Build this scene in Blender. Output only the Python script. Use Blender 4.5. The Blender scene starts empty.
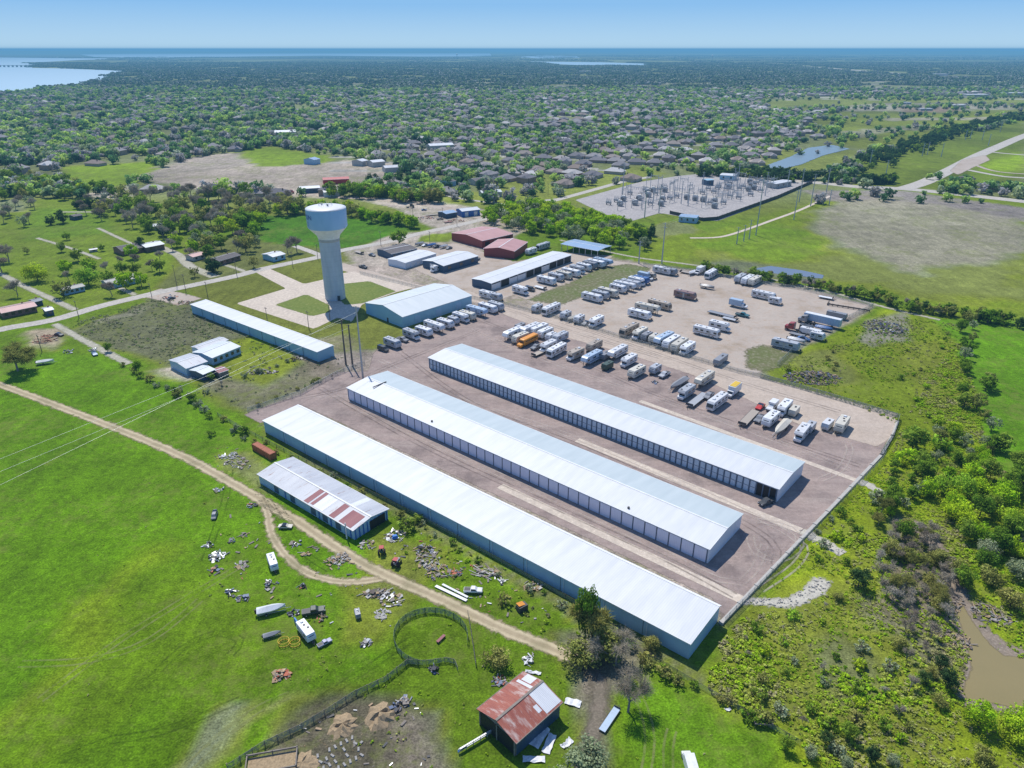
import bpy, math, random
import numpy as np
from mathutils import Vector
R_ = math.radians
col = bpy.context.scene.collection
# ---------------------------------------------------------------- survey camera: drone at 120 m
FPX, CH = 710.0, 120.0
PITCH = math.atan(335/FPX); cp, sp = math.cos(PITCH), math.sin(PITCH)
def G(x, y, z=0.0):
    a = (x-512)/FPX; b = (384-y)/FPX
    t = (z-CH)/(-sp+b*cp)
    return (a*t, (cp+b*sp)*t)
def pix(X, Y, Z=0.0):
    dep = Y*cp-(Z-CH)*sp
    dep = np.where(dep < 1, 1, dep) if isinstance(dep, np.ndarray) else max(dep, 1)
    return 512+FPX*X/dep, 384-FPX*(Y*sp+(Z-CH)*cp)/dep
U = (math.cos(R_(-40)), math.sin(R_(-40)))      # the site's long axis
V = (math.cos(R_(50)), math.sin(R_(50)))
AU, AV = R_(-40), R_(50)
# ---------------------------------------------------------------- numpy helpers
def vnoise(x, y, s, seed=0):
    x = np.asarray(x, float)/s+seed*17.3; y = np.asarray(y, float)/s+seed*5.7
    xi = np.floor(x).astype(np.int64); yi = np.floor(y).astype(np.int64); fx = x-xi; fy = y-yi
    fx = fx*fx*(3-2*fx); fy = fy*fy*(3-2*fy)
    def h(a, b):
        n = (a*374761393+b*668265263+seed*1013) & 0xffffffff
        n = ((n ^ (n >> 13))*1274126177) & 0xffffffff
        return ((n ^ (n >> 16)) & 0xffff)/65535.0
    return ((h(xi, yi)*(1-fx)+h(xi+1, yi)*fx)*(1-fy)+(h(xi, yi+1)*(1-fx)+h(xi+1, yi+1)*fx)*fy)*2-1
def sdist(P, poly):
    """signed distance of points P (n,2) to polygon, positive inside"""
    P = np.asarray(P, float); q = np.asarray(poly, float); n = len(q)
    d = np.full(len(P), 1e18); ins = np.zeros(len(P), bool)
    for i in range(n):
        a = q[i]; b = q[(i+1) % n]; ab = b-a
        t = np.clip(((P-a)@ab)/max(ab@ab, 1e-9), 0, 1)
        dd = P-a-t[:, None]*ab
        d = np.minimum(d, (dd**2).sum(1))
        c = (a[1] > P[:, 1]) != (b[1] > P[:, 1])
        with np.errstate(divide='ignore', invalid='ignore'):
            xx = (b[0]-a[0])*(P[:, 1]-a[1])/(b[1]-a[1])+a[0]
        ins ^= c & (P[:, 0] < xx)
    return np.where(ins, 1, -1)*np.sqrt(d)
def ldist(P, line):
    P = np.asarray(P, float); q = np.asarray(line, float); d = np.full(len(P), 1e18)
    for i in range(len(q)-1):
        a = q[i]; ab = q[i+1]-a
        t = np.clip(((P-a)@ab)/max(ab@ab, 1e-9), 0, 1)
        d = np.minimum(d, ((P-a-t[:, None]*ab)**2).sum(1))
    return np.sqrt(d)
def inpoly_px(px, py, poly):
    P = np.stack([np.atleast_1d(px), np.atleast_1d(py)], 1)
    return sdist(P, poly) > 0
def W(poly): return [G(*p) for p in poly]
def mkmesh(name, verts, faces, mats=(), smooth=False):
    me = bpy.data.meshes.new(name)
    verts = np.asarray(verts, np.float32)
    if isinstance(faces, np.ndarray):
        n, k = faces.shape
        me.vertices.add(len(verts)); me.vertices.foreach_set('co', verts.ravel())
        me.loops.add(n*k); me.loops.foreach_set('vertex_index', faces.ravel().astype(np.int32))
        me.polygons.add(n); me.polygons.foreach_set('loop_start', np.arange(0, n*k, k, dtype=np.int32))
        me.update(calc_edges=True)
    else:
        me.from_pydata([tuple(map(float, v)) for v in verts], [], faces); me.update()
    for m in mats: me.materials.append(m)
    if smooth: me.polygons.foreach_set('use_smooth', np.ones(len(me.polygons), bool))
    return me
def fattr(me, name, vals):
    a = me.attributes.new(name, 'FLOAT', 'POINT'); a.data.foreach_set('value', np.asarray(vals, np.float32))
def cattr(me, name, vals):
    a = me.color_attributes.new(name, 'FLOAT_COLOR', 'POINT')
    v = np.ones((len(vals), 4), np.float32); v[:, :3] = vals; a.data.foreach_set('color', v.ravel())
def tag(o, label=None, cat=None, group=None, kind=None):
    if label: o['label'] = label
    if cat: o['category'] = cat
    if group: o['group'] = group
    if kind: o['kind'] = kind
    return o
def link(name, me, parent=None):
    o = bpy.data.objects.new(name, me); col.objects.link(o)
    if parent is not None: o.parent = parent
    return o
def empty(name, loc=(0, 0, 0), rz=0.0, s=1.0):
    o = bpy.data.objects.new(name, None); col.objects.link(o)
    o.location = (loc[0], loc[1], loc[2] if len(loc) > 2 else 0); o.rotation_euler = (0, 0, rz); o.scale = (s, s, s)
    o.empty_display_size = .5
    return o
class MB:
    """collects boxes, prisms, tubes into one mesh"""
    def __init__(s): s.v = []; s.f = []; s.mi = []; s.cur = 0; s.parts = []
    def add(s, vs, fs):
        n = len(s.v); s.parts.append((list(vs), list(fs))); s.v += [tuple(v) for v in vs]
        for f in fs: s.f.append([n+i for i in f]); s.mi.append(s.cur)
        return s
    def box(s, c, d, rz=0.0, taper=1.0, tilt=0.0):
        x, y, z = d[0]/2, d[1]/2, d[2]/2; vs = []
        ct, st = math.cos(tilt), math.sin(tilt); cr, sr = math.cos(rz), math.sin(rz)
        for (a, b, e) in ((-x, -y, -z), (x, -y, -z), (x, y, -z), (-x, y, -z), (-x, -y, z), (x, -y, z), (x, y, z), (-x, y, z)):
            if e > 0: a *= taper; b *= taper
            a, e = a*ct+e*st, -a*st+e*ct
            vs.append((c[0]+a*cr-b*sr, c[1]+a*sr+b*cr, c[2]+e))
        return s.add(vs, [(0, 3, 2, 1), (4, 5, 6, 7), (0, 1, 5, 4), (1, 2, 6, 5), (2, 3, 7, 6), (3, 0, 4, 7)])
    def tube(s, p0, p1, r0, r1=None, n=6, cap=True):
        r1 = r0 if r1 is None else r1
        a = Vector(p0); b = Vector(p1); d = (b-a)
        if d.length < 1e-6: return s
        d.normalize(); e = d.orthogonal().normalized(); g = d.cross(e); vs = []
        for (c, r) in ((a, r0), (b, r1)):
            for i in range(n):
                t = 2*math.pi*i/n; vs.append(c+e*(r*math.cos(t))+g*(r*math.sin(t)))
        fs = [(i, (i+1) % n, n+(i+1) % n, n+i) for i in range(n)]
        if cap: fs += [tuple(reversed(range(n))), tuple(range(n, 2*n))]
        return s.add(vs, fs)
    def poly(s, pts): return s.add(pts, [tuple(range(len(pts)))])
    def extr(s, prof, w, ch=0.08, y0=0.0):
        """side profile (x,z) extruded across y with chamfered edges"""
        cx = sum(p[0] for p in prof)/len(prof); cz = sum(p[1] for p in prof)/len(prof)
        xs = [p[0] for p in prof]; zs = [p[1] for p in prof]
        kx = 1-2*ch/max(max(xs)-min(xs), .1); kz = 1-2*ch/max(max(zs)-min(zs), .1)
        n = len(prof); vs = []
        for (y, k) in ((-w/2, 1), (-w/2+ch, 0), (w/2-ch, 0), (w/2, 1)):
            for p in prof:
                vs.append((cx+(p[0]-cx)*(kx if k else 1), y0+y, cz+(p[1]-cz)*(kz if k else 1)))
        fs = []
        for r in range(3):
            for i in range(n):
                j = (i+1) % n; fs.append((r*n+i, (r+1)*n+i, (r+1)*n+j, r*n+j))
        fs += [tuple(range(n)), tuple(reversed(range(3*n, 4*n)))]
        return s.add(vs, fs)
    def mesh(s, name, mats, smooth=False):
        me = mkmesh(name, s.v, s.f, mats if isinstance(mats, (list, tuple)) else [mats], smooth)
        if len(me.materials) > 1: me.polygons.foreach_set('material_index', np.array(s.mi, np.int32))
        return me
    def each(s, name, mat, parent=None):
        """every piece added becomes a part of its own"""
        for vs, fs in s.parts:
            c = [sum(v[k] for v in vs)/len(vs) for k in range(3)]
            o = link(name, mkmesh(name, [(v[0]-c[0], v[1]-c[1], v[2]-c[2]) for v in vs], fs, [mat]), parent); o.location = c
    def build(s, name, mats, parent=None, smooth=False): return link(name, s.mesh(name, mats, smooth), parent)
# ---------------------------------------------------------------- materials
class NT:
    def __init__(s, name):
        s.m = bpy.data.materials.new(name); s.m.use_nodes = True; s.t = s.m.node_tree; s.n = s.t.nodes; s.l = s.t.links
        s.b = s.n['Principled BSDF']; s.out = s.n['Material Output']
    def node(s, ty, **k):
        n = s.n.new(ty)
        for a, v in k.items(): setattr(n, a, v)
        return n
    def put(s, sock, v):
        if hasattr(v, 'is_linked') or isinstance(v, bpy.types.NodeSocket): s.l.new(v, sock)
        else: sock.default_value = v
    def noise(s, scale, detail=4, rough=.6, vec=None, dist=0.0):
        n = s.node('ShaderNodeTexNoise'); n.inputs['Scale'].default_value = scale; n.inputs['Detail'].default_value = detail
        n.inputs['Roughness'].default_value = rough; n.inputs['Distortion'].default_value = dist
        if vec is not None: s.l.new(vec, n.inputs['Vector'])
        return n.outputs['Fac']
    def ramp(s, f, stops, mode='LINEAR'):
        n = s.node('ShaderNodeValToRGB'); s.l.new(f, n.inputs[0]); e = n.color_ramp.elements; n.color_ramp.interpolation = mode
        while len(e) < len(stops): e.new(.5)
        for i, (p, c) in enumerate(stops):
            e[i].position = p; e[i].color = (c, c, c, 1) if isinstance(c, (int, float)) else (*c, 1)
        return n.outputs['Color']
    def mix(s, f, a, b, mode='MIX'):
        n = s.node('ShaderNodeMix', data_type='RGBA', blend_type=mode)
        s.put(n.inputs[0], f)
        for i, v in ((6, a), (7, b)):
            if isinstance(v, tuple) and len(v) == 3: v = (*v, 1)
            s.put(n.inputs[i], v)
        return n.outputs[2]
    def math(s, op, a, b=0.0, c=0.0, clamp=False):
        n = s.node('ShaderNodeMath', operation=op); n.use_clamp = clamp
        s.put(n.inputs[0], a); s.put(n.inputs[1], b); s.put(n.inputs[2], c)
        return n.outputs[0]
    def coord(s, which='Object'): return s.node('ShaderNodeTexCoord').outputs[which]
    def pos(s): return s.node('ShaderNodeNewGeometry').outputs['Position']
    def mapped(s, vec, sc=(1, 1, 1), rot=(0, 0, 0)):
        n = s.node('ShaderNodeMapping'); s.l.new(vec, n.inputs[0]); n.inputs['Scale'].default_value = sc; n.inputs['Rotation'].default_value = rot
        return n.outputs[0]
    def attr(s, name, out='Fac'):
        n = s.node('ShaderNodeAttribute'); n.attribute_name = name; return n.outputs[out]
    def set(s, base=None, rough=None, metal=None, spec=None, bump=None, bs=.3, bd=.1):
        if base is not None:
            if isinstance(base, tuple): s.b.inputs['Base Color'].default_value = (*base[:3], 1)
            else: s.l.new(base, s.b.inputs['Base Color'])
        if rough is not None: s.b.inputs['Roughness'].default_value = rough
        if metal is not None: s.b.inputs['Metallic'].default_value = metal
        if spec is not None: s.b.inputs['Specular IOR Level'].default_value = spec
        if bump is not None:
            n = s.node('ShaderNodeBump'); n.inputs['Strength'].default_value = bs; n.inputs['Distance'].default_value = bd
            s.l.new(bump, n.inputs['Height']); s.l.new(n.outputs[0], s.b.inputs['Normal'])
        return s.m
M = {}
def paint(name, c, rough=.5, metal=0.0, var=.18, scale=.8, spec=.4, dirt=(.25, .2, .16), dirtamt=.25):
    t = NT(name); p = t.coord('Object')
    f = t.noise(scale, 5, .65, p); f2 = t.noise(scale*6, 3, .6, p)
    k = t.ramp(f, [(.3, 1-var), (.7, 1+0*var)])
    c1 = t.mix(1.0, (*c, 1), k, 'MULTIPLY')
    d = t.ramp(f2, [(.5, 0.0), (.8, dirtamt)])
    c2 = t.mix(d, c1, (*dirt, 1))
    t.set(c2, rough, metal, spec); M[name] = t.m; return t.m
def tinted(name, rough=.4):
    """paint whose colour is the object's own colour, slightly weathered"""
    t = NT(name); oi = t.node('ShaderNodeObjectInfo').outputs['Color']
    f = t.noise(.9, 5, .7, t.coord('Object'))
    c = t.mix(t.ramp(f, [(.45, 0.0), (.75, .35)]), oi, (.32, .29, .25, 1))
    t.set(c, rough, 0, .4); M[name] = t.m; return t.m
tinted('body_paint')
paint('white_paint', (.78, .79, .8), .45)
paint('glass_dark', (.02, .025, .03), .08, spec=.8, var=.05, dirtamt=.05)
paint('rubber', (.02, .02, .02), .8)
paint('steel', (.42, .44, .46), .4, .4)
paint('galv', (.5, .52, .54), .45, .3)
paint('dark_metal', (.06, .06, .065), .55)
paint('black', (.015, .015, .018), .6)
paint('orange_paint', (.75, .3, .03), .5)
paint('red_paint', (.45, .03, .03), .5)
paint('blue_paint', (.04, .16, .5), .45)
paint('tarp_blue', (.03, .2, .6), .6)
paint('yellow_paint', (.75, .5, .04), .5)
paint('green_paint', (.03, .09, .05), .5)
paint('wood_weathered', (.3, .26, .22), .85, var=.4)
paint('wood_fresh', (.5, .36, .22), .8, var=.3)
paint('junk_pale', (.42, .40, .37), .7, var=.5)
paint('rust_roof', (.42, .13, .06), .7, var=.35)
paint('concrete', (.5, .48, .44), .85, var=.2)
paint('bark', (.13, .10, .08), .9, var=.4)
paint('pale_bark', (.30, .27, .24), .9, var=.35)
paint('pole_wood', (.16, .13, .11), .85)
paint('stripe', (.12, .16, .26), .5)
paint('stripe_tan', (.35, .22, .12), .5)
def sheet_metal(name, c, c2, rough=.35, metal=.0, freq=3.0, ang=0.0, rust=None, rustamt=.0, seam=.25, nscale=.15, spec=.5):
    """ribbed metal sheet with lap seams; the ribs run across the object's local x"""
    t = NT(name); p = t.coord('Object')
    w = t.node('ShaderNodeTexWave', wave_type='BANDS', bands_direction='X', wave_profile='SIN'); w.inputs['Scale'].default_value = freq
    v = t.mapped(p, (1, 1, 1), (0, 0, ang)); t.l.new(v, w.inputs['Vector'])
    f = t.noise(nscale, 5, .6, t.mapped(p, (3, .5, 1)))
    c_ = t.mix(t.ramp(f, [(.35, 0.0), (.65, 1.0)]), (*c, 1), (*c2, 1))
    g = t.ramp(w.outputs['Fac'], [(.0, 1-seam), (.12, 1.0), (1, 1.0)])
    c_ = t.mix(1.0, c_, g, 'MULTIPLY')
    if rust:
        r = t.noise(.5, 6, .7, t.mapped(p, (1.5, .3, 1)))
        c_ = t.mix(t.ramp(r, [(.62-rustamt*.3, 0.0), (.68, 1.0)]), c_, (*rust, 1))
    t.set(c_, rough, metal, spec, bump=w.outputs['Fac'], bs=.25, bd=.03); M[name] = t.m; return t.m
def leaf(name, stops, trans=.32, patchy=None):
    t = NT(name); oi = t.node('ShaderNodeObjectInfo').outputs['Random']
    if patchy:
        f = t.math('ADD', t.math('MULTIPLY', t.noise(patchy, 4, .6, t.pos()), 1.5), t.math('MULTIPLY', oi, .35)); oi = t.math('SUBTRACT', f, .42, clamp=True)
    c = t.ramp(oi, stops)
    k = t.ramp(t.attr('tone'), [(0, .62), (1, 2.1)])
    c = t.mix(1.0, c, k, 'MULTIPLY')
    d = t.node('ShaderNodeBsdfDiffuse'); t.l.new(c, d.inputs[0])
    tr = t.node('ShaderNodeBsdfTranslucent'); t.l.new(c, tr.inputs[0])
    mx = t.node('ShaderNodeMixShader'); mx.inputs[0].default_value = trans
    t.l.new(d.outputs[0], mx.inputs[1]); t.l.new(tr.outputs[0], mx.inputs[2]); t.l.new(mx.outputs[0], t.out.inputs[0])
    M[name] = t.m; return t.m
leaf('leaf_bright', [(0, (.19, .33, .012)), (.4, (.27, .40, .015)), (.7, (.34, .42, .02)), (1, (.20, .34, .03))])
leaf('leaf_mid', [(0, (.10, .18, .018)), (.5, (.16, .25, .025)), (1, (.21, .28, .04))])
leaf('leaf_dark', [(0, (.035, .07, .025)), (.5, (.05, .095, .03)), (1, (.08, .13, .035))])
leaf('leaf_olive', [(0, (.18, .20, .05)), (.5, (.26, .25, .07)), (1, (.21, .24, .06))])
leaf('leaf_sage', [(0, (.20, .24, .13)), (.5, (.26, .29, .17)), (1, (.17, .21, .10))])
leaf('twig', [(0, (.24, .20, .15)), (.5, (.31, .27, .20)), (1, (.35, .32, .26))], .1)
leaf('woodland', [(0, (.05, .10, .05)), (.16, (.10, .19, .07)), (.36, (.20, .32, .09)), (.46, (.26, .25, .22)), (.62, (.34, .32, .31)), (.72, (.24, .36, .08)), (.9, (.40, .50, .11)), (1, (.24, .27, .20))])
leaf('brush_leaf', [(0, (.11, .23, .012)), (.2, (.20, .36, .015)), (.4, (.28, .41, .02)), (.55, (.31, .37, .05)), (.7, (.33, .33, .12)), (.85, (.31, .28, .17)), (1, (.20, .30, .03))], patchy=.06)
leaf('weed_leaf', [(0, (.18, .21, .08)), (.3, (.24, .24, .15)), (.6, (.30, .28, .21)), (.8, (.18, .26, .06)), (1, (.13, .20, .05))])
# ================================================================ GROUND (one sheet to the horizon, painted by land use)
def axis(parts):
    out = []
    for a, b, st in parts: out += list(np.arange(a, b, st))
    return np.array(out)
xs_pos = axis([(0, 220, 2.2), (220, 500, 5), (500, 1200, 12), (1200, 3000, 40), (3000, 8000, 160), (8000, 60001, 4000)])
xs = np.concatenate([-xs_pos[:0:-1], xs_pos])
ys = np.concatenate([-np.array([20000, 5000, 1000, 300, 100.]), axis([(-20, 60, 8), (60, 420, 2.2), (420, 800, 5), (800, 1500, 12), (1500, 3500, 35), (3500, 9000, 120), (9000, 60001, 3000)])])
X, Y = np.meshgrid(xs, ys); gx = X.ravel(); gy = Y.ravel(); NXY = X.shape
P = np.stack([gx, gy], 1)
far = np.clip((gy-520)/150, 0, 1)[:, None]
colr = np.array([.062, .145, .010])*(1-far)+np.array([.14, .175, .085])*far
n1 = vnoise(gx, gy, 45, 1); n2 = vnoise(gx, gy, 14, 2); n3 = vnoise(gx, gy, 260, 3)
wx = gx+vnoise(gx, gy, 9, 5)*2.2+vnoise(gx, gy, 30, 6)*3; wy = gy+vnoise(gx, gy, 9, 7)*2.2+vnoise(gx, gy, 30, 8)*3
def zone(poly, c, feather=3.0, amt=1.0, warp=1.0, near=True):
    global colr
    w = np.array(W(poly)); lo = w.min(0)-feather*2-10; hi = w.max(0)+feather*2+10
    m = (gx > lo[0]) & (gx < hi[0]) & (gy > lo[1]) & (gy < hi[1])
    if not m.any(): return
    q = np.stack([gx[m]+(wx[m]-gx[m])*warp, gy[m]+(wy[m]-gy[m])*warp], 1)
    k = np.clip(sdist(q, w)/feather+.5, 0, 1)[:, None]*amt
    colr[m] = colr[m]*(1-k)+np.array(c)*k
def band(line, width, c, feather=2.0, amt=1.0, warp=1.0):
    global colr
    w = np.array(W(line)); lo = w.min(0)-width-feather-10; hi = w.max(0)+width+feather+10
    m = (gx > lo[0]) & (gx < hi[0]) & (gy > lo[1]) & (gy < hi[1])
    q = np.stack([gx[m]+(wx[m]-gx[m])*warp, gy[m]+(wy[m]-gy[m])*warp], 1)
    k = np.clip((width/2-ldist(q, w))/feather+.5, 0, 1)[:, None]*amt
    colr[m] = colr[m]*(1-k)+np.array(c)*k
GR, LG, OLV, TAN, DIRT, GREY = (.055, .135, .008), (.10, .20, .02), (.12, .15, .035), (.33, .27, .19), (.27, .21, .16), (.30, .27, .25)
# distant light fields
zone([(800, 88), (1024, 86), (1024, 98), (860, 96), (790, 94)], (.09, .13, .06), 60, .8, 6)
zone([(770, 101), (860, 96), (1024, 96), (1024, 118), (940, 112), (830, 112), (760, 110)], (.13, .19, .06), 30, .9, 4)
zone([(820, 108), (880, 103), (1010, 104), (1012, 109), (900, 112), (830, 112)], (.36, .33, .26), 10, .9, 3)
zone([(835, 111), (1024, 112), (1024, 132), (880, 150), (835, 145), (800, 128)], (.10, .16, .035), 25, .9, 4)
zone([(900, 107), (965, 108), (950, 113), (900, 112)], (.28, .2, .15), 10, .9, 3)
zone([(700, 96), (760, 94), (770, 104), (700, 108)], (.12, .18, .05), 20, .8, 4)
zone([(840, 132), (930, 124), (935, 128), (850, 138)], (.30, .27, .19), 8, .7, 4)
zone([(880, 118), (1010, 117), (1010, 120), (880, 121)], (.33, .29, .21), 6, .8, 3)
zone([(855, 160), (1024, 118), (1024, 188), (960, 190), (860, 186)], (.075, .135, .025), 10, 1, 2)
zone([(960, 175), (1024, 150), (1024, 172), (975, 186)], (.12, .24, .02), 6, .9, 2)
zone([(770, 150), (860, 150), (838, 170), (800, 182), (700, 176), (760, 160)], (.12, .17, .045), 8, .9, 2)
zone([(490, 178), (640, 165), (660, 175), (590, 205), (520, 208)], (.11, .17, .04), 8, .8, 3)
zone([(60, 166), (155, 162), (165, 172), (120, 190), (70, 188)], (.11, .22, .02), 8, 1, 2)
zone([(225, 152), (275, 146), (335, 158), (310, 168), (262, 170), (205, 168)], (.10, .20, .02), 8, 1, 2)
zone([(130, 178), (180, 160), (232, 152), (262, 168), (345, 160), (395, 164), (402, 178), (350, 190), (320, 197), (250, 196), (200, 190)], (.44, .37, .30), 6, 1, 2)
zone([(130, 180), (175, 160), (240, 153), (255, 164), (200, 172)], (.28, .24, .20), 8, .8, 3)
zone([(92, 190), (130, 184), (128, 200), (95, 202)], (.36, .31, .26), 5, 1, 2)
# residential left, pale green lawns
zone([(-200, 199), (130, 199), (200, 240), (190, 292), (0, 330), (-200, 360)], (.085, .165, .022), 10, 1)
zone([(-200, 196), (30, 200), (30, 212), (-200, 220)], (.22, .25, .16), 10, .8, 2)
zone([(25, 208), (100, 210), (120, 232), (30, 240)], (.07, .17, .018), 8, .8)
zone([(200, 240), (330, 225), (345, 250), (260, 268), (190, 290), (150, 290)], (.12, .14, .05), 6, .9)
zone([(255, 216), (300, 215), (400, 222), (411, 233), (345, 247), (310, 247), (255, 240)], (.034, .13, .006), 3, 1, .5)
# driveway / tower lawns
zone([(190, 290), (260, 266), (300, 256), (345, 250), (420, 285), (470, 305), (400, 345), (340, 352), (200, 302)], (.135, .165, .03), 4, 1)
# weedy lot left of the white buildings
zone([(57, 328), (150, 298), (205, 300), (300, 345), (180, 372), (165, 368)], (.135, .14, .075), 4, 1)
zone([(57, 326), (140, 299), (150, 302), (75, 330)], (.07, .15, .015), 3, 1)
zone([(92, 322), (150, 308), (150, 312), (95, 326)], (.25, .24, .17), 2, .7)
zone([(205, 345), (255, 335), (330, 372), (240, 395), (180, 400), (170, 385)], (.10, .16, .03), 4, 1)
zone([(240, 355), (330, 350), (345, 372), (250, 412), (200, 408), (190, 395)], (.20, .17, .12), 4, .8)
zone([(255, 335), (300, 362), (260, 390), (215, 378)], (.10, .19, .02), 5, .8)
zone([(140, 370), (200, 362), (196, 378), (175, 384), (150, 380)], (.48, .42, .34), 2, 1)
zone([(290, 340), (350, 335), (375, 365), (320, 380), (290, 355)], (.26, .21, .17), 4, .6)
zone([(330, 355), (372, 350), (372, 370), (345, 378)], (.32, .27, .23), 3, 1)
zone([(30, 330), (70, 326), (66, 348), (35, 352)], (.42, .33, .24), 3, .9)
# corridor of dirt and roads behind the barns
zone([(345, 250), (390, 236), (430, 228), (395, 208), (360, 200), (420, 198), (500, 212), (530, 228), (500, 250), (420, 262), (430, 272), (520, 290), (500, 310), (460, 300), (360, 272)], (.42, .36, .30), 3, 1)
zone([(335, 262), (420, 270), (500, 262), (600, 256), (800, 286), (875, 306), (800, 352), (898, 414), (880, 456), (720, 622), (600, 560), (300, 415), (250, 412), (335, 376), (372, 352), (384, 346), (470, 308), (420, 292)], (.36, .30, .25), 3, 1, .3)
zone([(418, 236), (450, 232), (452, 242), (420, 243)], (.10, .18, .03), 2, 1)
zone([(455, 190), (530, 196), (520, 206), (440, 204)], (.13, .20, .05), 4, .8)
# right: tan field, wet grass, strip
zone([(640, 232), (700, 236), (830, 196), (900, 188), (1024, 200), (1300, 220), (1300, 330), (1024, 322), (900, 300), (700, 265), (640, 262)], (.095, .175, .02), 6, 1)
zone([(800, 190), (900, 190), (1024, 208), (1300, 240), (1300, 250), (1024, 222), (820, 200)], (.24, .21, .19), 5, 1)
zone([(700, 262), (760, 240), (820, 222), (1024, 245), (1040, 300), (960, 300), (860, 285), (790, 275)], (.20, .22, .09), 20, .55, 4)
zone([(826, 200), (900, 200), (1024, 220), (1030, 250), (990, 262), (950, 262), (920, 276), (900, 270), (860, 250), (800, 235)], (.29, .265, .19), 14, .95, 3)
zone([(690, 262), (760, 262), (820, 275), (822, 283), (740, 275)], (.17, .18, .12), 4, .8)
zone([(760, 222), (845, 240), (830, 262), (740, 262), (700, 245)], (.07, .17, .012), 14, .8, 3)
zone([(640, 225), (680, 220), (710, 232), (665, 240)], (.17, .19, .09), 5, .8, 2)
# brush land right of the yard
zone([(770, 372), (845, 330), (880, 310), (965, 312), (975, 380), (985, 440), (1000, 470), (1300, 500), (1300, 900), (790, 900), (700, 690), (722, 640), (885, 455)], (.125, .22, .018), 4, 1)
zone([(770, 372), (845, 330), (900, 312), (965, 315), (975, 380), (960, 440), (900, 425), (860, 405)], (.085, .155, .02), 5, .8, 2)
zone([(800, 360), (850, 345), (870, 380), (820, 390)], (.15, .16, .06), 5, .6, 2)
zone([(910, 340), (955, 340), (960, 400), (915, 400)], (.13, .18, .04), 6, .6, 2)
zone([(862, 318), (905, 312), (912, 340), (880, 346), (865, 340)], (.27, .24, .2), 4, .8)
zone([(935, 318), (1300, 330), (1300, 520), (1015, 490), (990, 450), (975, 400), (960, 340)], (.06, .185, .006), 3, 1)
zone([(745, 600), (870, 560), (905, 640), (930, 700), (960, 768), (830, 760), (700, 690)], (.15, .19, .04), 8, .7)
zone([(790, 640), (850, 620), (870, 680), (820, 700)], (.17, .17, .08), 6, .7, 2)
zone([(905, 520), (940, 530), (965, 590), (985, 640), (1024, 660), (1024, 700), (950, 650), (920, 620), (880, 600)], (.24, .19, .14), 3, .9)
zone([(860, 590), (950, 590), (960, 650), (930, 690), (905, 640), (870, 620)], (.2, .17, .12), 4, .8)
# big pasture tint
zone([(-300, 350), (60, 345), (180, 380), (260, 430), (420, 560), (400, 660), (250, 760), (240, 900), (-600, 900)], (.058, .168, .005), 6, .9)
zone([(60, 620), (240, 560), (400, 640), (300, 740), (60, 790), (-60, 800)], (.080, .145, .010), 20, .35, 4)
band([(-40, 740), (40, 680), (90, 625), (150, 560)], 6, (.13, .22, .025), 8, .55, 2)
zone([(180, 768), (215, 725), (240, 714), (262, 716), (232, 742), (200, 775), (160, 800)], (.28, .29, .19), 3, .75)
band([(150, 790), (230, 735), (300, 698)], 1.2, (.25, .28, .16), 1.5, .6, .5)
# worn ground round the sheds
zone([(262, 748), (315, 712), (350, 702), (395, 706), (425, 730), (420, 800), (200, 800), (240, 775)], (.155, .12, .095), 5, .85, 1.6)
zone([(395, 720), (440, 715), (450, 768), (420, 800), (380, 780)], (.23, .19, .15), 4, .8)
zone([(215, 455), (255, 448), (290, 490), (262, 492)], (.20, .22, .12), 3, .7)
zone([(375, 530), (440, 545), (450, 575), (400, 600), (370, 595)], (.15, .17, .06), 4, .6)
zone([(345, 575), (430, 590), (400, 640), (350, 640)], (.15, .17, .06), 5, .5)
zone([(585, 660), (615, 700), (612, 740), (590, 790), (570, 780), (585, 720)], (.2, .17, .13), 3, .8)
zone([(555, 640), (620, 620), (640, 660), (600, 700), (575, 670)], (.2, .16, .13), 4, .8)
zone([(640, 680), (780, 730), (800, 790), (630, 790)], (.06, .17, .01), 6, .9)
band([(262, 425), (420, 520), (560, 610), (690, 680)], 3.0, (.19, .18, .09), 2, .8)
band([(218, 415), (262, 440), (300, 460)], 2.5, (.09, .17, .02), 2, .6)
bx_ = np.floor(gx/330+.3*np.sin(gy/500)); by_ = np.floor(gy/280+.3*np.sin(gx/400)); hb_ = (np.sin(bx_*12.9898+by_*78.233)*43758.5453) % 1; th_ = (hb_-.5)*.9-.1
vv_ = ((-np.sin(th_)*gx+np.cos(th_)*gy)/62) % 1; sm_ = (np.minimum(vv_, 1-vv_)*62 < 6.5) & (gy > 640) & (gy < 3200); pxx_, pyy_ = pix(gx, gy)
sm_ &= (pyy_ < 172) & (pxx_ > 330) & ~((pxx_ > 760) & (pyy_ > 100)); colr[sm_] = (.36, .34, .31)
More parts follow.
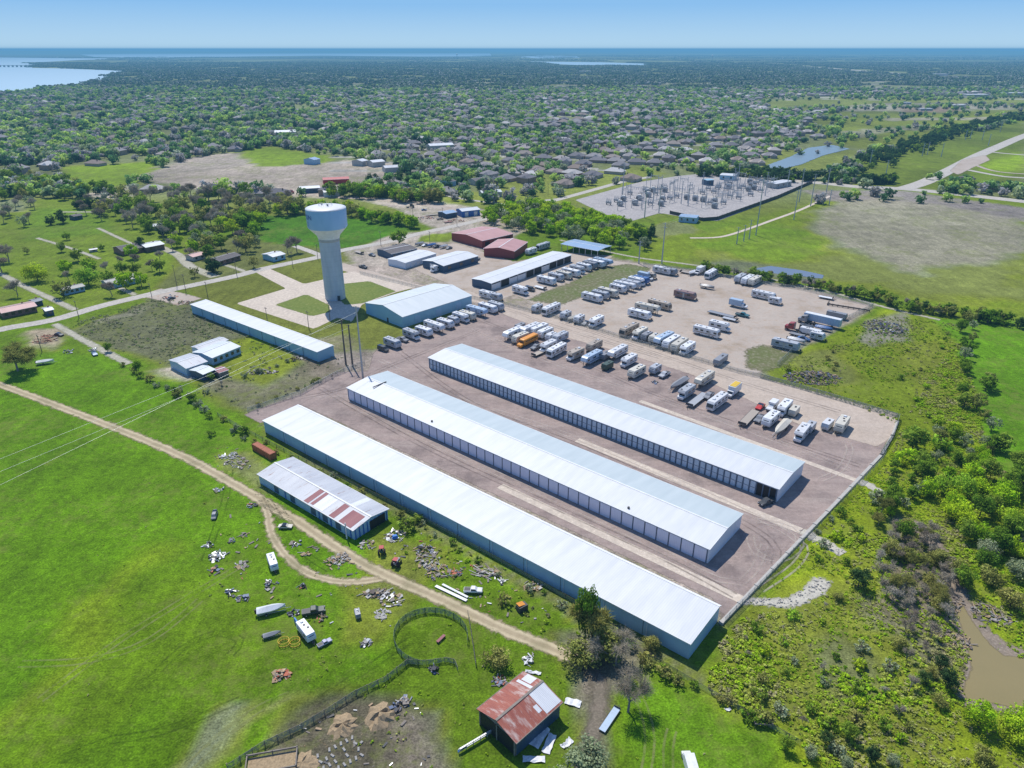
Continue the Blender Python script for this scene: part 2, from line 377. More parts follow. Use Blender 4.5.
# suburban mottling of roofs/lawns far away
bigm = np.clip(vnoise(gx, gy/1.0, 1400, 21)+.6*vnoise(gx, gy, 500, 22), -1, 1)[:, None]*np.clip((gy-4500)/2500, 0, 1)[:, None]
mott = (np.clip(vnoise(gx, gy, 120, 11)+vnoise(gx, gy, 40, 12)*.6, -1, 1))[:, None]
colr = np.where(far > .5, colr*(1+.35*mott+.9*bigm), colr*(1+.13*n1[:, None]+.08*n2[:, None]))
green = (colr[:, 1] > colr[:, 0]*1.12) & (colr[:, 1] > colr[:, 2]*1.6)
sat = np.clip((colr[:, 1]/np.maximum(colr[:, 0], .01)-1.12)/.5, 0, 1)*green
colr = colr*(1+sat[:, None]*np.array([.72, .30, -.40]))
colr = np.clip(colr, .002, 1)
ii = np.arange(NXY[0]*NXY[1]).reshape(NXY)
F4 = np.stack([ii[:-1, :-1].ravel(), ii[:-1, 1:].ravel(), ii[1:, 1:].ravel(), ii[1:, :-1].ravel()], 1)
t = NT('ground_soil'); p = t.pos()
base = t.attr('Col', 'Color')
a = t.noise(.09, 5, .65, p); b = t.noise(.55, 4, .6, p); c = t.noise(2.2, 3, .6, p)
ol = t.ramp(t.noise(.018, 6, .7, p), [(.40, 0.0), (.62, .55)])
st = t.noise(.22, 4, .6, t.mapped(p, (1, .22, 1), (0, 0, R_(-38))))
k = t.math('MULTIPLY', t.ramp(a, [(.3, .72), (.7, 1.25)]), t.ramp(b, [(.3, .7), (.7, 1.3)]))
k = t.math('MULTIPLY', k, t.ramp(c, [(.3, .62), (.7, 1.35)])); k = t.math('MULTIPLY', k, t.ramp(st, [(.35, .85), (.65, 1.12)]))
cc = t.node('ShaderNodeVectorMath', operation='SCALE'); t.l.new(base, cc.inputs[0]); t.l.new(k, cc.inputs[3])
dry = t.ramp(t.math('MULTIPLY', t.noise(.3, 6, .7, p), t.ramp(t.noise(.03, 3, .6, p), [(.35, .6), (.7, 1.15)])), [(.42, 0.0), (.6, .5)])
wt = t.ramp(t.noise(1.1, 5, .75, p), [(.60, 0.0), (.70, .45)])
fin = t.mix(t.math('MULTIPLY', ol, .35), cc.outputs[0], t.mix(.5, cc.outputs[0], (.15, .16, .035, 1)))
fin = t.mix(dry, fin, (.17, .20, .04, 1))
fin = t.mix(wt, fin, t.mix(.45, cc.outputs[0], (.34, .36, .14, 1)))
t.set(fin, .95, 0, .1, bump=t.math('ADD', b, c), bs=.5, bd=.35)
M['ground_soil'] = t.m
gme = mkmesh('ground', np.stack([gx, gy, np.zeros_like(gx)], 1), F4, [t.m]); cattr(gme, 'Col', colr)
tag(link('ground', gme), kind='structure')

# ---------------------------------------------------------------- laid surfaces
def surf(name, c1, c2, c3=None, sc=.12, rag=1.5, soft=.6, streak=None, rough=.9, c4=None, rut=0):
    t = NT(name); p = t.pos()
    a = t.noise(sc, 5, .65, p); b = t.noise(sc*7, 4, .6, p); g = t.noise(2.5, 3, .6, p)
    c = t.mix(t.ramp(a, [(.35, 0.0), (.65, 1.0)]), (*c1, 1), (*c2, 1))
    if streak is not None:
        s_ = t.noise(.22, 6, .7, t.mapped(p, (.10, 1, 1), (0, 0, -streak)), 1.2)
        # mapping: rotate then stretch along the lane direction
        c = t.mix(t.ramp(s_, [(.42, 0.0), (.72, .45)]), c, (*(c3 or c2), 1))
    elif c3: c = t.mix(t.ramp(b, [(.5, 0.0), (.7, .7)]), c, (*c3, 1))
    if c4: c = t.mix(t.ramp(t.noise(.05, 6, .7, p), [(.54, 0.0), (.64, .8)]), c, (*c4, 1))
    c = t.mix(1.0, c, t.ramp(t.math('MULTIPLY', b, g), [(.1, .78), (.4, 1.12)]), 'MULTIPLY')
    t.set(c, rough, 0, .2, bump=g, bs=.3, bd=.08)
    sd = t.math('ADD', t.attr('sd'), t.math('MULTIPLY', t.math('SUBTRACT', t.noise(.6, 5, .65, p), .5), rag*2))
    al = t.math('ADD', t.math('DIVIDE', sd, soft), .5, clamp=True)
    t.l.new(al, t.b.inputs['Alpha']); M[name] = t.m; return t.m
def sheet(name, poly, mat, z=.02, step=3.0, world=False, pad=1.5, label=None):
    w = np.array(poly if world else W(poly)); lo = w.min(0)-pad-step; hi = w.max(0)+pad+step
    ax = np.arange(lo[0], hi[0]+step, step); ay = np.arange(lo[1], hi[1]+step, step)
    XX, YY = np.meshgrid(ax, ay); pp = np.stack([XX.ravel(), YY.ravel()], 1); sd = sdist(pp, w)
    I = np.arange(len(pp)).reshape(XX.shape)
    f = np.stack([I[:-1, :-1].ravel(), I[:-1, 1:].ravel(), I[1:, 1:].ravel(), I[1:, :-1].ravel()], 1)
    f = f[sd[f].max(1) > -pad]
    used = np.unique(f); mp = np.full(len(pp), -1); mp[used] = np.arange(len(used))
    me = mkmesh(name, np.c_[pp[used], np.full(len(used), z)], mp[f], [mat]); fattr(me, 'sd', sd[used])
    return tag(link(name, me), kind='structure')
def smooth_line(pts, step):
    pts = [np.array(p, float) for p in pts]; out = []
    for i in range(len(pts)-1):
        p0 = pts[max(i-1, 0)]; p1 = pts[i]; p2 = pts[i+1]; p3 = pts[min(i+2, len(pts)-1)]
        n = max(2, int(np.linalg.norm(p2-p1)/step))
        for k in range(n):
            u = k/n; out.append(.5*((2*p1)+(-p0+p2)*u+(2*p0-5*p1+4*p2-p3)*u*u+(-p0+3*p1-3*p2+p3)*u**3))
    out.append(pts[-1]); return np.array(out)
def strip(name, line, width, mat, z=.03, step=4.0, world=False, nc=7):
    q = smooth_line(line if world else W(line), step)
    tg = np.gradient(q, axis=0); tg /= np.linalg.norm(tg, axis=1)[:, None]+1e-9; nn = np.stack([-tg[:, 1], tg[:, 0]], 1)
    vs = []; sd = []; ac = []
    ext = width/2+1.5
    for k in range(nc):
        o = -ext+2*ext*k/(nc-1); vs.append(q+nn*o); sd += [width/2-abs(o)]*len(q); ac += [o/(width/2)]*len(q)
    vs = np.concatenate(vs); n = len(q); I = np.arange(n*nc).reshape(nc, n)
    f = np.stack([I[:-1, :-1].ravel(), I[:-1, 1:].ravel(), I[1:, 1:].ravel(), I[1:, :-1].ravel()], 1)
    me = mkmesh(name, np.c_[vs, np.full(len(vs), z)], f, [mat]); fattr(me, 'sd', sd); fattr(me, 'across', ac)
    return tag(link(name, me), kind='structure')
yardm = surf('yard_gravel', (.37, .285, .25), (.26, .205, .185), (.48, .40, .345), .11, .8, .5, streak=AU, c4=(.21, .165, .15))
lanem = surf('lane_gravel', (.52, .43, .35), (.45, .37, .30), (.58, .50, .42), .1, .8, .6, streak=AU)
lotm = surf('lot_caliche', (.50, .43, .36), (.43, .36, .30), (.34, .25, .18), .05, 2.0, 1.0, c4=(.38, .30, .22))
conm = surf('slab_concrete', (.62, .53, .43), (.54, .46, .38), (.68, .59, .48), .1, .15, .2)
drivem = surf('drive_gravel', (.45, .42, .34), (.36, .35, .24), (.52, .48, .40), .1, 1.6, 1.2)
roadm = surf('road_asphalt', (.52, .48, .42), (.44, .41, .36), (.58, .54, .48), .1, .8, .5)
grassm = surf('lawn_grass', (.17, .21, .035), (.13, .185, .03), (.24, .24, .08), .1, .8, .6)
scrubm = surf('scrub_grass', (.12, .16, .035), (.17, .16, .08), (.3, .26, .2), .08, 4.0, 2.5)
subm = surf('pad_gravel', (.43, .40, .38), (.34, .32, .31), (.50, .47, .44), .08, .6, .8)
rockm = surf('rock_rubble', (.66, .62, .52), (.45, .42, .36), (.26, .27, .18), .6, 2.2, .8)
# gravel yard round the long sheds
sheet('gravel_yard', [(243, 414), (300, 395), (335, 372), (368, 372), (374, 352), (384, 346), (470, 308), (496, 301), (560, 322), (680, 362), (740, 378), (897, 421), (880, 455), (721, 624), (716, 600), (560, 525), (400, 450), (300, 404), (262, 424)], yardm, .02, 2.5)
sheet('gravel_lane', [(340, 262), (420, 285), (470, 291), (500, 303), (560, 319), (620, 337), (690, 358), (740, 372), (898, 414), (893, 436), (878, 447), (800, 425), (740, 396), (690, 374), (627, 354), (568, 338), (507, 316), (490, 306), (420, 291), (340, 270)], lanem, .04, 2.5)
sheet('caliche_lot', [(500, 290), (520, 297), (560, 318), (620, 336), (690, 357), (740, 371), (758, 374), (790, 352), (822, 330), (873, 306), (800, 289), (720, 274), (640, 264), (600, 259), (548, 282)], lotm, .03, 2.5)
sheet('caliche_apron', [(388, 254), (455, 243), (515, 262), (560, 252), (615, 256), (600, 262), (500, 300), (470, 293), (420, 272)], lotm, .035, 2.5)
sheet('lot_grass', [(528, 300), (545, 292), (570, 283), (600, 268), (628, 264), (650, 268), (645, 275), (620, 284), (590, 294), (560, 305)], scrubm, .05, 2.0)
sheet('lot_dead_grass', [(746, 350), (765, 345), (785, 352), (800, 352), (788, 364), (765, 372), (748, 368)], scrubm, .05, 2.0)
sheet('tower_driveway', [(236, 303.5), (286, 288.5), (255, 272), (268, 268), (304, 284), (322, 280), (344, 273), (353, 271.5), (417, 287), (397, 292), (362, 304.5), (352, 322), (338, 317.5), (314, 329)], conm, .05, 2.0)
sheet('island_lawn', [(275, 305), (306, 294.3), (329, 305), (330, 312), (312, 316.3)], grassm, .07, 2.0)
sheet('tower_lawn', [(343, 284), (369, 281.2), (396, 291.4), (362, 303.5), (345, 305), (336, 296)], grassm, .07, 2.0)
# concrete drainage strips between the sheds
def cstrip(a, b, w, name='concrete_swale'):
    return strip(name, [a, ((a[0]+b[0])/2, (a[1]+b[1])/2), b], w, conm, .06, 6)
cstrip((577, 440), (801, 531), 3.0); cstrip((500, 486), (742, 600), 3.0); cstrip((640, 401), (858, 481), 2.2)
strip('rock_swale', [(858, 481), (868, 485), (884, 494)], 3.0, rockm, .05)
strip('rock_swale', [(802, 531), (822, 541), (843, 554)], 3.2, rockm, .05)
sheet('rock_swale', [(740, 597), (768, 599), (790, 598), (804, 588), (811, 579), (822, 578), (832, 583), (824, 594), (806, 603), (790, 608), (742, 604)], rockm, .05, 1.5)
# roads
strip('road', [(-160, 366), (-60, 345), (0, 329.6), (52.7, 320), (97.6, 307), (136.7, 297.4), (172, 289.6), (200, 283.7), (236, 276), (267, 268), (322, 256.4), (341.7, 250.5), (388.6, 241.8), (418, 234), (450, 227), (480, 220), (520, 209), (560, 199), (600, 188), (626, 181), (650, 177)], 7.5, roadm, .06)
strip('road', [(54.7, 324), (85, 341), (129, 364)], 3.4, drivem, .055)
strip('driveway', [(150, 292), (172, 297), (190, 302)], 14, lotm, .05)
strip('driveway', [(-40, 262), (0, 274), (23, 285.7), (50, 298), (75, 310)], 3.6, drivem, .05)
strip('driveway', [(37, 238), (70, 248), (99.6, 259)], 2.6, drivem, .05)
strip('driveway', [(60, 212), (82, 212), (104, 212)], 3.5, drivem, .05)
strip('driveway', [(98, 228), (115, 236), (150, 252)], 2.6, drivem, .05)
strip('driveway', [(160, 247), (178, 255), (190, 266), (215, 277)], 6, drivem, .05)
strip('driveway', [(120, 288), (135, 295)], 3, drivem, .05)
strip('driveway', [(215, 262), (235, 268), (248, 273)], 3, drivem, .05)
strip('driveway', [(295, 246), (312, 252), (322, 256)], 5, roadm, .05)
strip('dirt_road', [(400, 178), (410, 187), (440, 194), (470, 200), (520, 206)], 5, roadm, .05)
strip('dirt_road', [(320, 196), (360, 198), (400, 201), (440, 207), (500, 222)], 12, lotm, .04)
strip('road', [(514, 204), (560, 199)], 7, roadm, .055)
strip('road', [(640, 185), (690, 194), (720, 198)], 6, roadm, .09)
strip('road', [(1500, 250), (1200, 222), (1024, 201.5), (960, 194.5), (905, 189), (860, 187), (820, 183), (740, 177)], 16, roadm, .09)
strip('road', [(903, 189), (925, 182), (950, 170), (975, 157), (1000, 146), (1024, 136), (1070, 120)], 15, roadm, .12, 8)
sheet('road_works', [(950, 171), (962, 160), (985, 155), (990, 160), (972, 168), (958, 175)], lotm, .14, 4)
strip('footpath', [(975, 165), (1000, 172), (1060, 176)], 5, lotm, .13)
strip('road', [(968, 170), (1000, 176), (1024, 178), (1080, 182)], 7, roadm, .1)
strip('road', [(990, 152), (1024, 155), (1080, 158)], 7, roadm, .1)
strip('footpath', [(560, 240), (600, 250), (640, 258), (700, 266), (760, 277), (830, 292), (880, 306), (940, 320)], 2.5, drivem, .06)
strip('footpath', [(690, 238), (720, 237), (745, 230), (770, 221), (800, 210), (830, 196)], 3.0, conm, .06)
strip('road', [(768, 63), (800, 66), (850, 70), (920, 75), (1024, 79), (1100, 82)], 60, roadm, 1.2, 60)
# dirt track across the pasture: two pale wheel ruts with a browner crown
def trackmat(name):
    t = NT(name); p = t.pos(); ac = t.math('ABSOLUTE', t.attr('across'))
    wob = t.math('ADD', ac, t.math('MULTIPLY', t.math('SUBTRACT', t.noise(.25, 4, .6, p), .5), .5))
    rut = t.ramp(wob, [(.18, 0.25), (.45, .8), (.7, 1.0), (1, .1)])
    n = t.noise(.8, 4, .6, p)
    c = t.mix(rut, t.mix(n, (.27, .21, .13, 1), (.42, .34, .22, 1)), t.mix(n, (.42, .34, .21, 1), (.66, .57, .38, 1)))
    c = t.mix(t.ramp(t.noise(.12, 5, .6, p), [(.5, 0.0), (.7, .5)]), c, (.16, .16, .07, 1))
    t.set(c, .95, 0, .1, bump=n, bs=.4, bd=.1)
    sd = t.math('ADD', t.attr('sd'), t.math('MULTIPLY', t.math('SUBTRACT', t.noise(.45, 6, .7, p), .5), 4.2))
    t.l.new(t.math('ADD', t.math('DIVIDE', sd, .9), .5, clamp=True), t.b.inputs['Alpha']); return t.m
trk = trackmat('track_dirt')
strip('dirt_track', [(-40, 370), (4, 386), (60, 407), (120, 430), (180, 455), (230, 482), (290, 517), (340, 550), (385, 575), (440, 599), (500, 628), (550, 648), (585, 665)], 3.5, trk, .04, 3)
strip('dirt_track', [(585, 660), (600, 685), (598, 715), (588, 750), (575, 800)], 3.2, surf('mud_path', (.22, .18, .14), (.16, .14, .1), (.28, .24, .18), .3, 2, 1.4), .035, 2)
strip('side_track', [(252, 492), (266, 508), (272, 535), (290, 560), (318, 577), (350, 582), (385, 578)], 2.4, trk, .035, 2)
# dry channel and pond
mudm = surf('mud_bank', (.30, .24, .18), (.22, .18, .14), (.36, .3, .24), .25, 2.0, 1.0)
strip('creek_bed', [(905, 520), (925, 532), (945, 560), (958, 590), (962, 610)], 4, mudm, .03, 2)
def water(name, poly, c, z, rough=.12, step=3.0, rag=.8):
    t = NT(name+'_surface'); p = t.pos(); n = t.noise(.6, 3, .5, p)
    t.set(t.mix(t.noise(.08, 4, .6, p), (*c, 1), (c[0]*.8, c[1]*.85, c[2]*.85, 1)), rough, 0, .5, bump=n, bs=.05, bd=.05)
    sd = t.math('ADD', t.attr('sd'), t.math('MULTIPLY', t.math('SUBTRACT', t.noise(.3, 4, .6, p), .5), rag*2))
    t.l.new(t.math('ADD', t.math('DIVIDE', sd, .5), .5, clamp=True), t.b.inputs['Alpha'])
    return sheet(name, poly, t.m, z, step)
water('muddy_pond', [(955, 608), (963, 606), (975, 625), (990, 645), (1003, 655), (1040, 660), (1100, 690), (1060, 720), (1000, 705), (968, 700), (962, 690), (972, 670), (966, 640)], (.30, .235, .10), .06, .25, 1.0)
sheet('mud_bank', [(948, 600), (968, 600), (985, 625), (1008, 645), (1050, 650), (1110, 690), (1060, 728), (1000, 712), (962, 705), (956, 690), (966, 668), (958, 640)], mudm, .045, 1.5)
water('retention_pond', [(768, 165), (790, 157), (808, 148), (832, 145), (850, 149), (825, 155), (800, 165), (778, 170), (766, 168)], (.21, .28, .32), .3, .4, 6, 4)
water('ditch_water', [(752, 269), (770, 266), (800, 270), (824, 275), (822, 279), (800, 276), (770, 273)], (.17, .19, .24), .05, .2)
def lake(poly, z=.8, c=(.20, .34, .50)):
    w = W(poly); me = mkmesh('lake_water', [(a, b, z) for a, b in w], [list(range(len(w)))], [M['lake']]); tag(link('lake_water', me), kind='structure')
t = NT('lake'); M['lake'] = t.set((.34, .50, .60), .5, 0, .4, bump=t.noise(.02, 3, .5, t.pos()), bs=.04, bd=1)
lake([(-700, 130), (-100, 98), (0, 93), (28, 90.5), (52, 87.5), (82, 86), (98, 82), (108, 80), (110, 76), (122, 73), (133, 71.5), (100, 70), (60, 68.5), (32, 68), (36, 64), (45, 62), (80, 60), (130, 58.8), (-100, 56.5), (-700, 57)])
lake([(80, 54.6), (180, 53.0), (300, 51.9), (380, 51.8), (490, 53.4), (492, 56.3), (420, 56.6), (320, 55.6), (250, 56.4), (180, 57.8), (100, 57.8)], 1.0)
lake([(518, 57.3), (540, 55.0), (576, 55.8), (580, 58), (545, 58.8)], 1.0)
lake([(530, 61.5), (600, 62.3), (650, 63.8), (648, 65.8), (600, 66), (568, 64.8), (540, 63.5)], 1.0)
# substation pads
sheet('substation_pad', [(575, 200), (640, 182), (678, 176), (720, 172), (790, 178), (812, 183), (778, 198), (718, 221), (700, 220), (660, 213), (632, 221), (604, 214)], subm, .07, 4)

# faint tyre tracks worn into the yard and the pasture
def wheelmat(name, c, a):
    t = NT(name); p = t.pos(); t.set((*c,), .95, 0, .1)
    ac = t.math('ABSOLUTE', t.attr('across')); r = t.ramp(ac, [(.45, 0.0), (.6, 1.0), (.85, 1.0), (1, 0.0)])
    t.l.new(t.math('MULTIPLY', t.math('MULTIPLY', r, t.ramp(t.noise(.15, 4, .7, p), [(.35, .1), (.6, 1.0)])), a), t.b.inputs['Alpha']); return t.m
wd_, wl_, wg_, wy_ = wheelmat('tyre_dark', (.14, .11, .10), .38), wheelmat('tyre_pale', (.58, .5, .43), .55), wheelmat('tyre_grass_dark', (.035, .07, .008), .3), wheelmat('tyre_grass_pale', (.30, .32, .12), .5)
for i, (ln, m_) in enumerate(([[(380, 360), (450, 395), (560, 432), (680, 482), (790, 535), (800, 560), (760, 590)], wl_], [[(400, 352), (470, 402), (580, 446), (700, 500), (770, 540), (775, 565)], wd_], [[(330, 395), (400, 428), (500, 475), (620, 530), (720, 580), (750, 575), (765, 545)], wl_], [[(320, 388), (420, 444), (540, 500), (660, 556), (735, 596)], wd_], [[(300, 398), (345, 388), (380, 370), (430, 350), (480, 330)], wd_], [[(480, 320), (560, 352), (650, 392), (760, 432), (860, 466)], wd_], [[(470, 330), (550, 362), (660, 400), (740, 428), (800, 450), (850, 470)], wl_], [[(755, 520), (790, 528), (800, 545), (780, 560), (755, 552), (750, 535)], wl_], [[(820, 480), (840, 470), (850, 450), (845, 440)], wl_], [[(560, 322), (640, 348), (740, 382), (840, 412)], wd_], [[(430, 296), (500, 308), (560, 328), (660, 358)], wd_])):
    strip('tyre_track', ln, 2.6, m_, .066+i*.004, 3, nc=11)
for i, (ln, m_) in enumerate(([[(250, 560), (200, 590), (120, 640), (40, 700)], wy_], [[(150, 680), (180, 650), (215, 633), (240, 640), (230, 655)], wg_], [[(60, 760), (110, 740), (160, 732), (240, 700)], wg_], [[(200, 600), (150, 640), (90, 660), (20, 664)], wy_], [[(230, 470), (225, 500), (212, 540), (205, 560)], wg_], [[(260, 480), (268, 500), (300, 548), (330, 570)], wg_], [[(170, 790), (215, 741), (260, 708), (290, 695)], wy_], [[(185, 770), (225, 735), (250, 716)], wy_], [[(320, 700), (380, 660), (410, 640)], wg_], [[(640, 800), (650, 740), (640, 700), (625, 680)], wy_], [[(670, 800), (668, 750), (672, 730)], wy_])):
    strip('tyre_track', ln, 2.4, m_, .02+i*.004, 3, nc=11)
# ================================================================ BUILDINGS
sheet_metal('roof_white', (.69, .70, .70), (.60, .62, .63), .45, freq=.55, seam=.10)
sheet_metal('roof_pale', (.54, .60, .60), (.48, .545, .55), .4, freq=.55, seam=.08)  # far slopes' duller tint; sky sheen of the near slopes put into colour
sheet_metal('roof_cream', (.62, .66, .66), (.55, .60, .61), .5, freq=.4, seam=.10)
sheet_metal('wall_blue', (.34, .52, .68), (.30, .47, .62), .5, freq=.8, seam=.10)
sheet_metal('wall_teal', (.30, .53, .66), (.26, .47, .60), .5, freq=.8, seam=.15)
sheet_metal('wall_white', (.70, .76, .84), (.64, .70, .78), .5, freq=.8, seam=.15)
sheet_metal('door_grey', (.80, .80, .90), (.72, .73, .84), .5, freq=.6, seam=.1)
sheet_metal('door_blue', (.52, .64, .74), (.46, .58, .68), .4, freq=.6, seam=.2)
sheet_metal('roof_old', (.52, .54, .57), (.42, .44, .48), .5, freq=.9, rust=(.22, .12, .10), rustamt=.1)
sheet_metal('roof_rust', (.36, .11, .07), (.27, .07, .05), .7, freq=.9, rust=(.50, .40, .36), rustamt=.35, nscale=.4)
sheet_metal('patch_rust', (.27, .09, .10), (.33, .13, .13), .7, freq=.9, seam=.3)
sheet_metal('patch_white', (.72, .74, .76), (.6, .62, .65), .5, freq=.9, seam=.3)
sheet_metal('roof_pinkred', (.52, .28, .26), (.44, .22, .2), .5, freq=.5, seam=.12)
sheet_metal('wall_red', (.30, .05, .05), (.24, .04, .04), .5, freq=.8, seam=.2)
sheet_metal('roof_blue', (.30, .42, .58), (.26, .38, .54), .4, freq=.5, seam=.15)
sheet_metal('wall_navy', (.05, .10, .18), (.04, .08, .14), .5, freq=.8)
sheet_metal('box_rust', (.50, .12, .05), (.38, .09, .04), .6, freq=2.2, seam=.4, rust=(.2, .06, .03), rustamt=.3)
paint('shingle', (.17, .155, .155), .9, var=.35, scale=.6)
paint('shingle_brown', (.22, .16, .13), .9, var=.35, scale=.6)
paint('brick', (.30, .17, .12), .85, var=.3)
paint('siding', (.5, .49, .45), .7, var=.2)
paint('trim', (.85, .86, .86), .5)
paint('frame_slate', (.10, .15, .22), .6)
paint('seam_dark', (.10, .14, .2), .6)
RAD2 = 1
def rect_px(a, b, c, h):
    """a: left, b: far-left, c: far-right pixels of the eave corners at height h -> centre, rz, length (u), width (v)"""
    A, B, C = (np.array(G(*p, h)) for p in (a, b, c)); d = C-B
    L = np.linalg.norm(d); ang = math.atan2(d[1], d[0]); n = np.array([-math.sin(ang), math.cos(ang)]); w = abs((A-B)@n)
    ctr = (B+C)/2-n*w/2
    return ctr, ang, L, w
def gable(name, ctr, ang, L, w, h, rise, roofm, wallm, roof2=None, label='', cat='building', group=None, over=.25, ridge_off=0.0, trimm='trim', walls=True):
    """long gabled shed, local x along the ridge; local -y side faces the camera"""
    t = empty(name, (ctr[0], ctr[1], 0), ang); tag(t, label, cat, group)
    y0, y1, x0, x1 = -w/2, w/2, -L/2, L/2; yr = ridge_off
    if walls:
        m = MB()
        m.add([(x0, y0, 0), (x1, y0, 0), (x1, y0, h), (x0, y0, h)], [(0, 1, 2, 3)])
        m.add([(x0, y1, 0), (x1, y1, 0), (x1, y1, h), (x0, y1, h)], [(3, 2, 1, 0)])
        for x, fl in ((x0, 1), (x1, 0)):
            vs = [(x, y0, 0), (x, y1, 0), (x, y1, h), (x, yr, h+rise), (x, y0, h)]
            m.add(vs, [tuple(reversed(range(5))) if fl else tuple(range(5))])
        m.build('wall', M[wallm], t)
    o = over; th = .12
    s0 = rise/(yr-y0); s1 = rise/(y1-yr)
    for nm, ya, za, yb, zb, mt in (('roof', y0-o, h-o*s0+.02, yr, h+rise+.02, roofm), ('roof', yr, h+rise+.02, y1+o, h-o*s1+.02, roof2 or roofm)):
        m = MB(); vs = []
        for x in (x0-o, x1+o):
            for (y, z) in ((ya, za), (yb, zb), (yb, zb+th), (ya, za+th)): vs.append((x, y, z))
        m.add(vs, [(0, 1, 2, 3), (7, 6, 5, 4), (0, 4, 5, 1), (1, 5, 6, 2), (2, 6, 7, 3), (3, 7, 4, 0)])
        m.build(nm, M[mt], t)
    if rise > .2:
        m = MB(); m.box((0, yr, h+rise+th+.06), (L+2*o+.02, .5, .06)); m.build('ridge_cap', M[trimm], t)
    m = MB(); m.box((0, y0-o-.08, h-o*s0+.05), (L+2*o, .14, .22)); m.box((0, y1+o+.08, h-o*s1+.05), (L+2*o, .14, .22)); m.build('gutter', M[trimm], t)
    return t
# --- long shed A (nearest), blank blue wall
c, a, L, w = rect_px((263.3, 420.5), (299.4, 405.5), (719.8, 606), 4.6)
LA = 160.0; shA = gable('storage_shed', c, a, L, w, 4.6, .35, 'roof_white', 'wall_blue', None, 'long white roofed storage shed with blank blue wall, nearest to the dirt track', 'shed', 'long parallel storage sheds', ridge_off=w/2-.6)
m = MB()
for i in range(1, 14): m.box((-L/2+L*i/14, -w/2-.03, 2.3), (.12, .05, 4.5))
m.each('wall_seam', M['seam_dark'], shA)
m = MB()
for i in range(1, 14): m.box((-L/2+L*i/14+1, -w/2-.12, 2.2), (.12, .12, 4.4))
m.each('downpipe', M['wall_white'], shA)
# --- shed B with wide roller doors
c, a, L, w = rect_px((346, 389), (389, 370.7), (743.7, 512.8), 4.6); w = 19.6
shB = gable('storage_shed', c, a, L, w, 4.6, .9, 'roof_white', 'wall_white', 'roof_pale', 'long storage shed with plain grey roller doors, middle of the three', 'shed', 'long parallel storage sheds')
def ydoors(t, n, L, w, h, mat, frame, kind, skip=()):
    g_ = .56 if kind == 'panel' else .32
    pitch = (L-1.0)/n
    dm = MB(); dm.box((0, 0, h*.46), (pitch-g_, .08, h*.92))
    if kind == 'panel':
        pass
    dme = dm.mesh('roller_door', M[mat])
    wm = MB(); 
    for z in (.46,): wm.box((0, -.07, h*z), (pitch-g_, .03, .14))
    fm = MB()
    pm_ = MB(); pm_.box((0, 0, h*.48), (g_*.62, .2, h*.96)); pm_ = pm_.mesh('door_post', M[frame])
    for i in range(n+1): o = link('door_post', pm_, t); o.location = (-L/2+.5+i*pitch, -w/2-.08, 0)
    fm.box((0, -w/2-.08, h*.965), (L-.6, .16, .22)); fm.build('door_head', M[frame], t)
    rib = wm.mesh('door_rail', M[frame])
    for i in range(n):
        if i in skip: continue
        o = link('roller_door', dme, t); o.location = (-L/2+.5+(i+.5)*pitch, -w/2-.05, 0)
        if kind == 'panel':
            q = link('door_rail', rib, o)
    return pitch
ydoors(shB, 40, L, w, 4.5, 'door_grey', 'seam_dark', 'plain')
m = MB()
for x in (.33, -.2): m.box((x*L, -w/2+1.5, 5.1), (.5, .5, .6))
m.each('roof_vent', M['dark_metal'], shB); m = MB(); m.box((-L/2+9, -1.5, 5.75), (.35, 6.5, .25)); m.build('roof_bar', M['dark_metal'], shB)
# --- shed C with panelled blue doors, last bay open
c, a, L, w = rect_px((426, 357), (462, 344), (804.5, 462), 4.6); w = 19.4
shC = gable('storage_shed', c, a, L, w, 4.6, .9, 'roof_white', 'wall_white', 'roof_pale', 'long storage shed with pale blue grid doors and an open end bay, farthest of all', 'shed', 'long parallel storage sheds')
pit = ydoors(shC, 72, L, w, 4.4, 'door_blue', 'frame_slate', 'panel', skip=(69, 70, 71))
m = MB(); m.box((L/2-.5-pit*1.5, -w/2-.04, 2.1), (3*pit-.4, .06, 4.2)); m.build('bay_shade', M['black'], shC)  # black sheet on the wall stands for the shade inside the open bay
shC_ctr, shC_ang, shC_L, shC_w = c, a, L, w
# --- N long narrow shed
c, a, L, w = rect_px((195.5, 304), (204, 300), (331, 346), 5.0); w = 8.5
shN = gable('storage_shed', c, a, L, w, 4.6, .3, 'roof_white', 'wall_teal', None, 'long narrow white roofed shed with teal wall below the water tower', 'shed', ridge_off=w/2-.4)
m = MB()
for i in range(1, 10): m.box((-L/2+L*i/10, -w/2-.06, 2.3), (.15, .1, 4.5))
m.each('downpipe', M['seam_dark'], shN)
# --- D gabled hall beside the tower
A_ = np.array(G(402.3, 317, 5.5)); B_ = np.array(G(471.6, 295.5, 5.5)); C_ = np.array(G(361, 304.3, 5.5))
d = B_-A_; ang = math.atan2(d[1], d[0]); L = np.linalg.norm(d); nrm = np.array([-math.sin(ang), math.cos(ang)]); w = abs((C_-A_)@nrm)
ctr = (A_+B_)/2+nrm*w/2
print('hall', L, w); w = min(w, 34); ctr = (A_+B_)/2+nrm*w/2; hall = gable('metal_hall', ctr, ang, L, w, 5.5, 2.4, 'roof_cream', 'wall_teal', 'roof_cream', 'wide gabled hall with white roof and teal walls beside the water tower', 'building')
m = MB()
for x in (-.3, 0, .3): m.box((x*L, -w/2-.04, 2), (3.4, .06, 4))
m.each('roller_door', M['wall_blue'], hall)
m = MB(); m.box((-L/2-.05, -3, 1.1), (.08, 1.2, 2.2)); m.build('door', M['dark_metal'], hall)
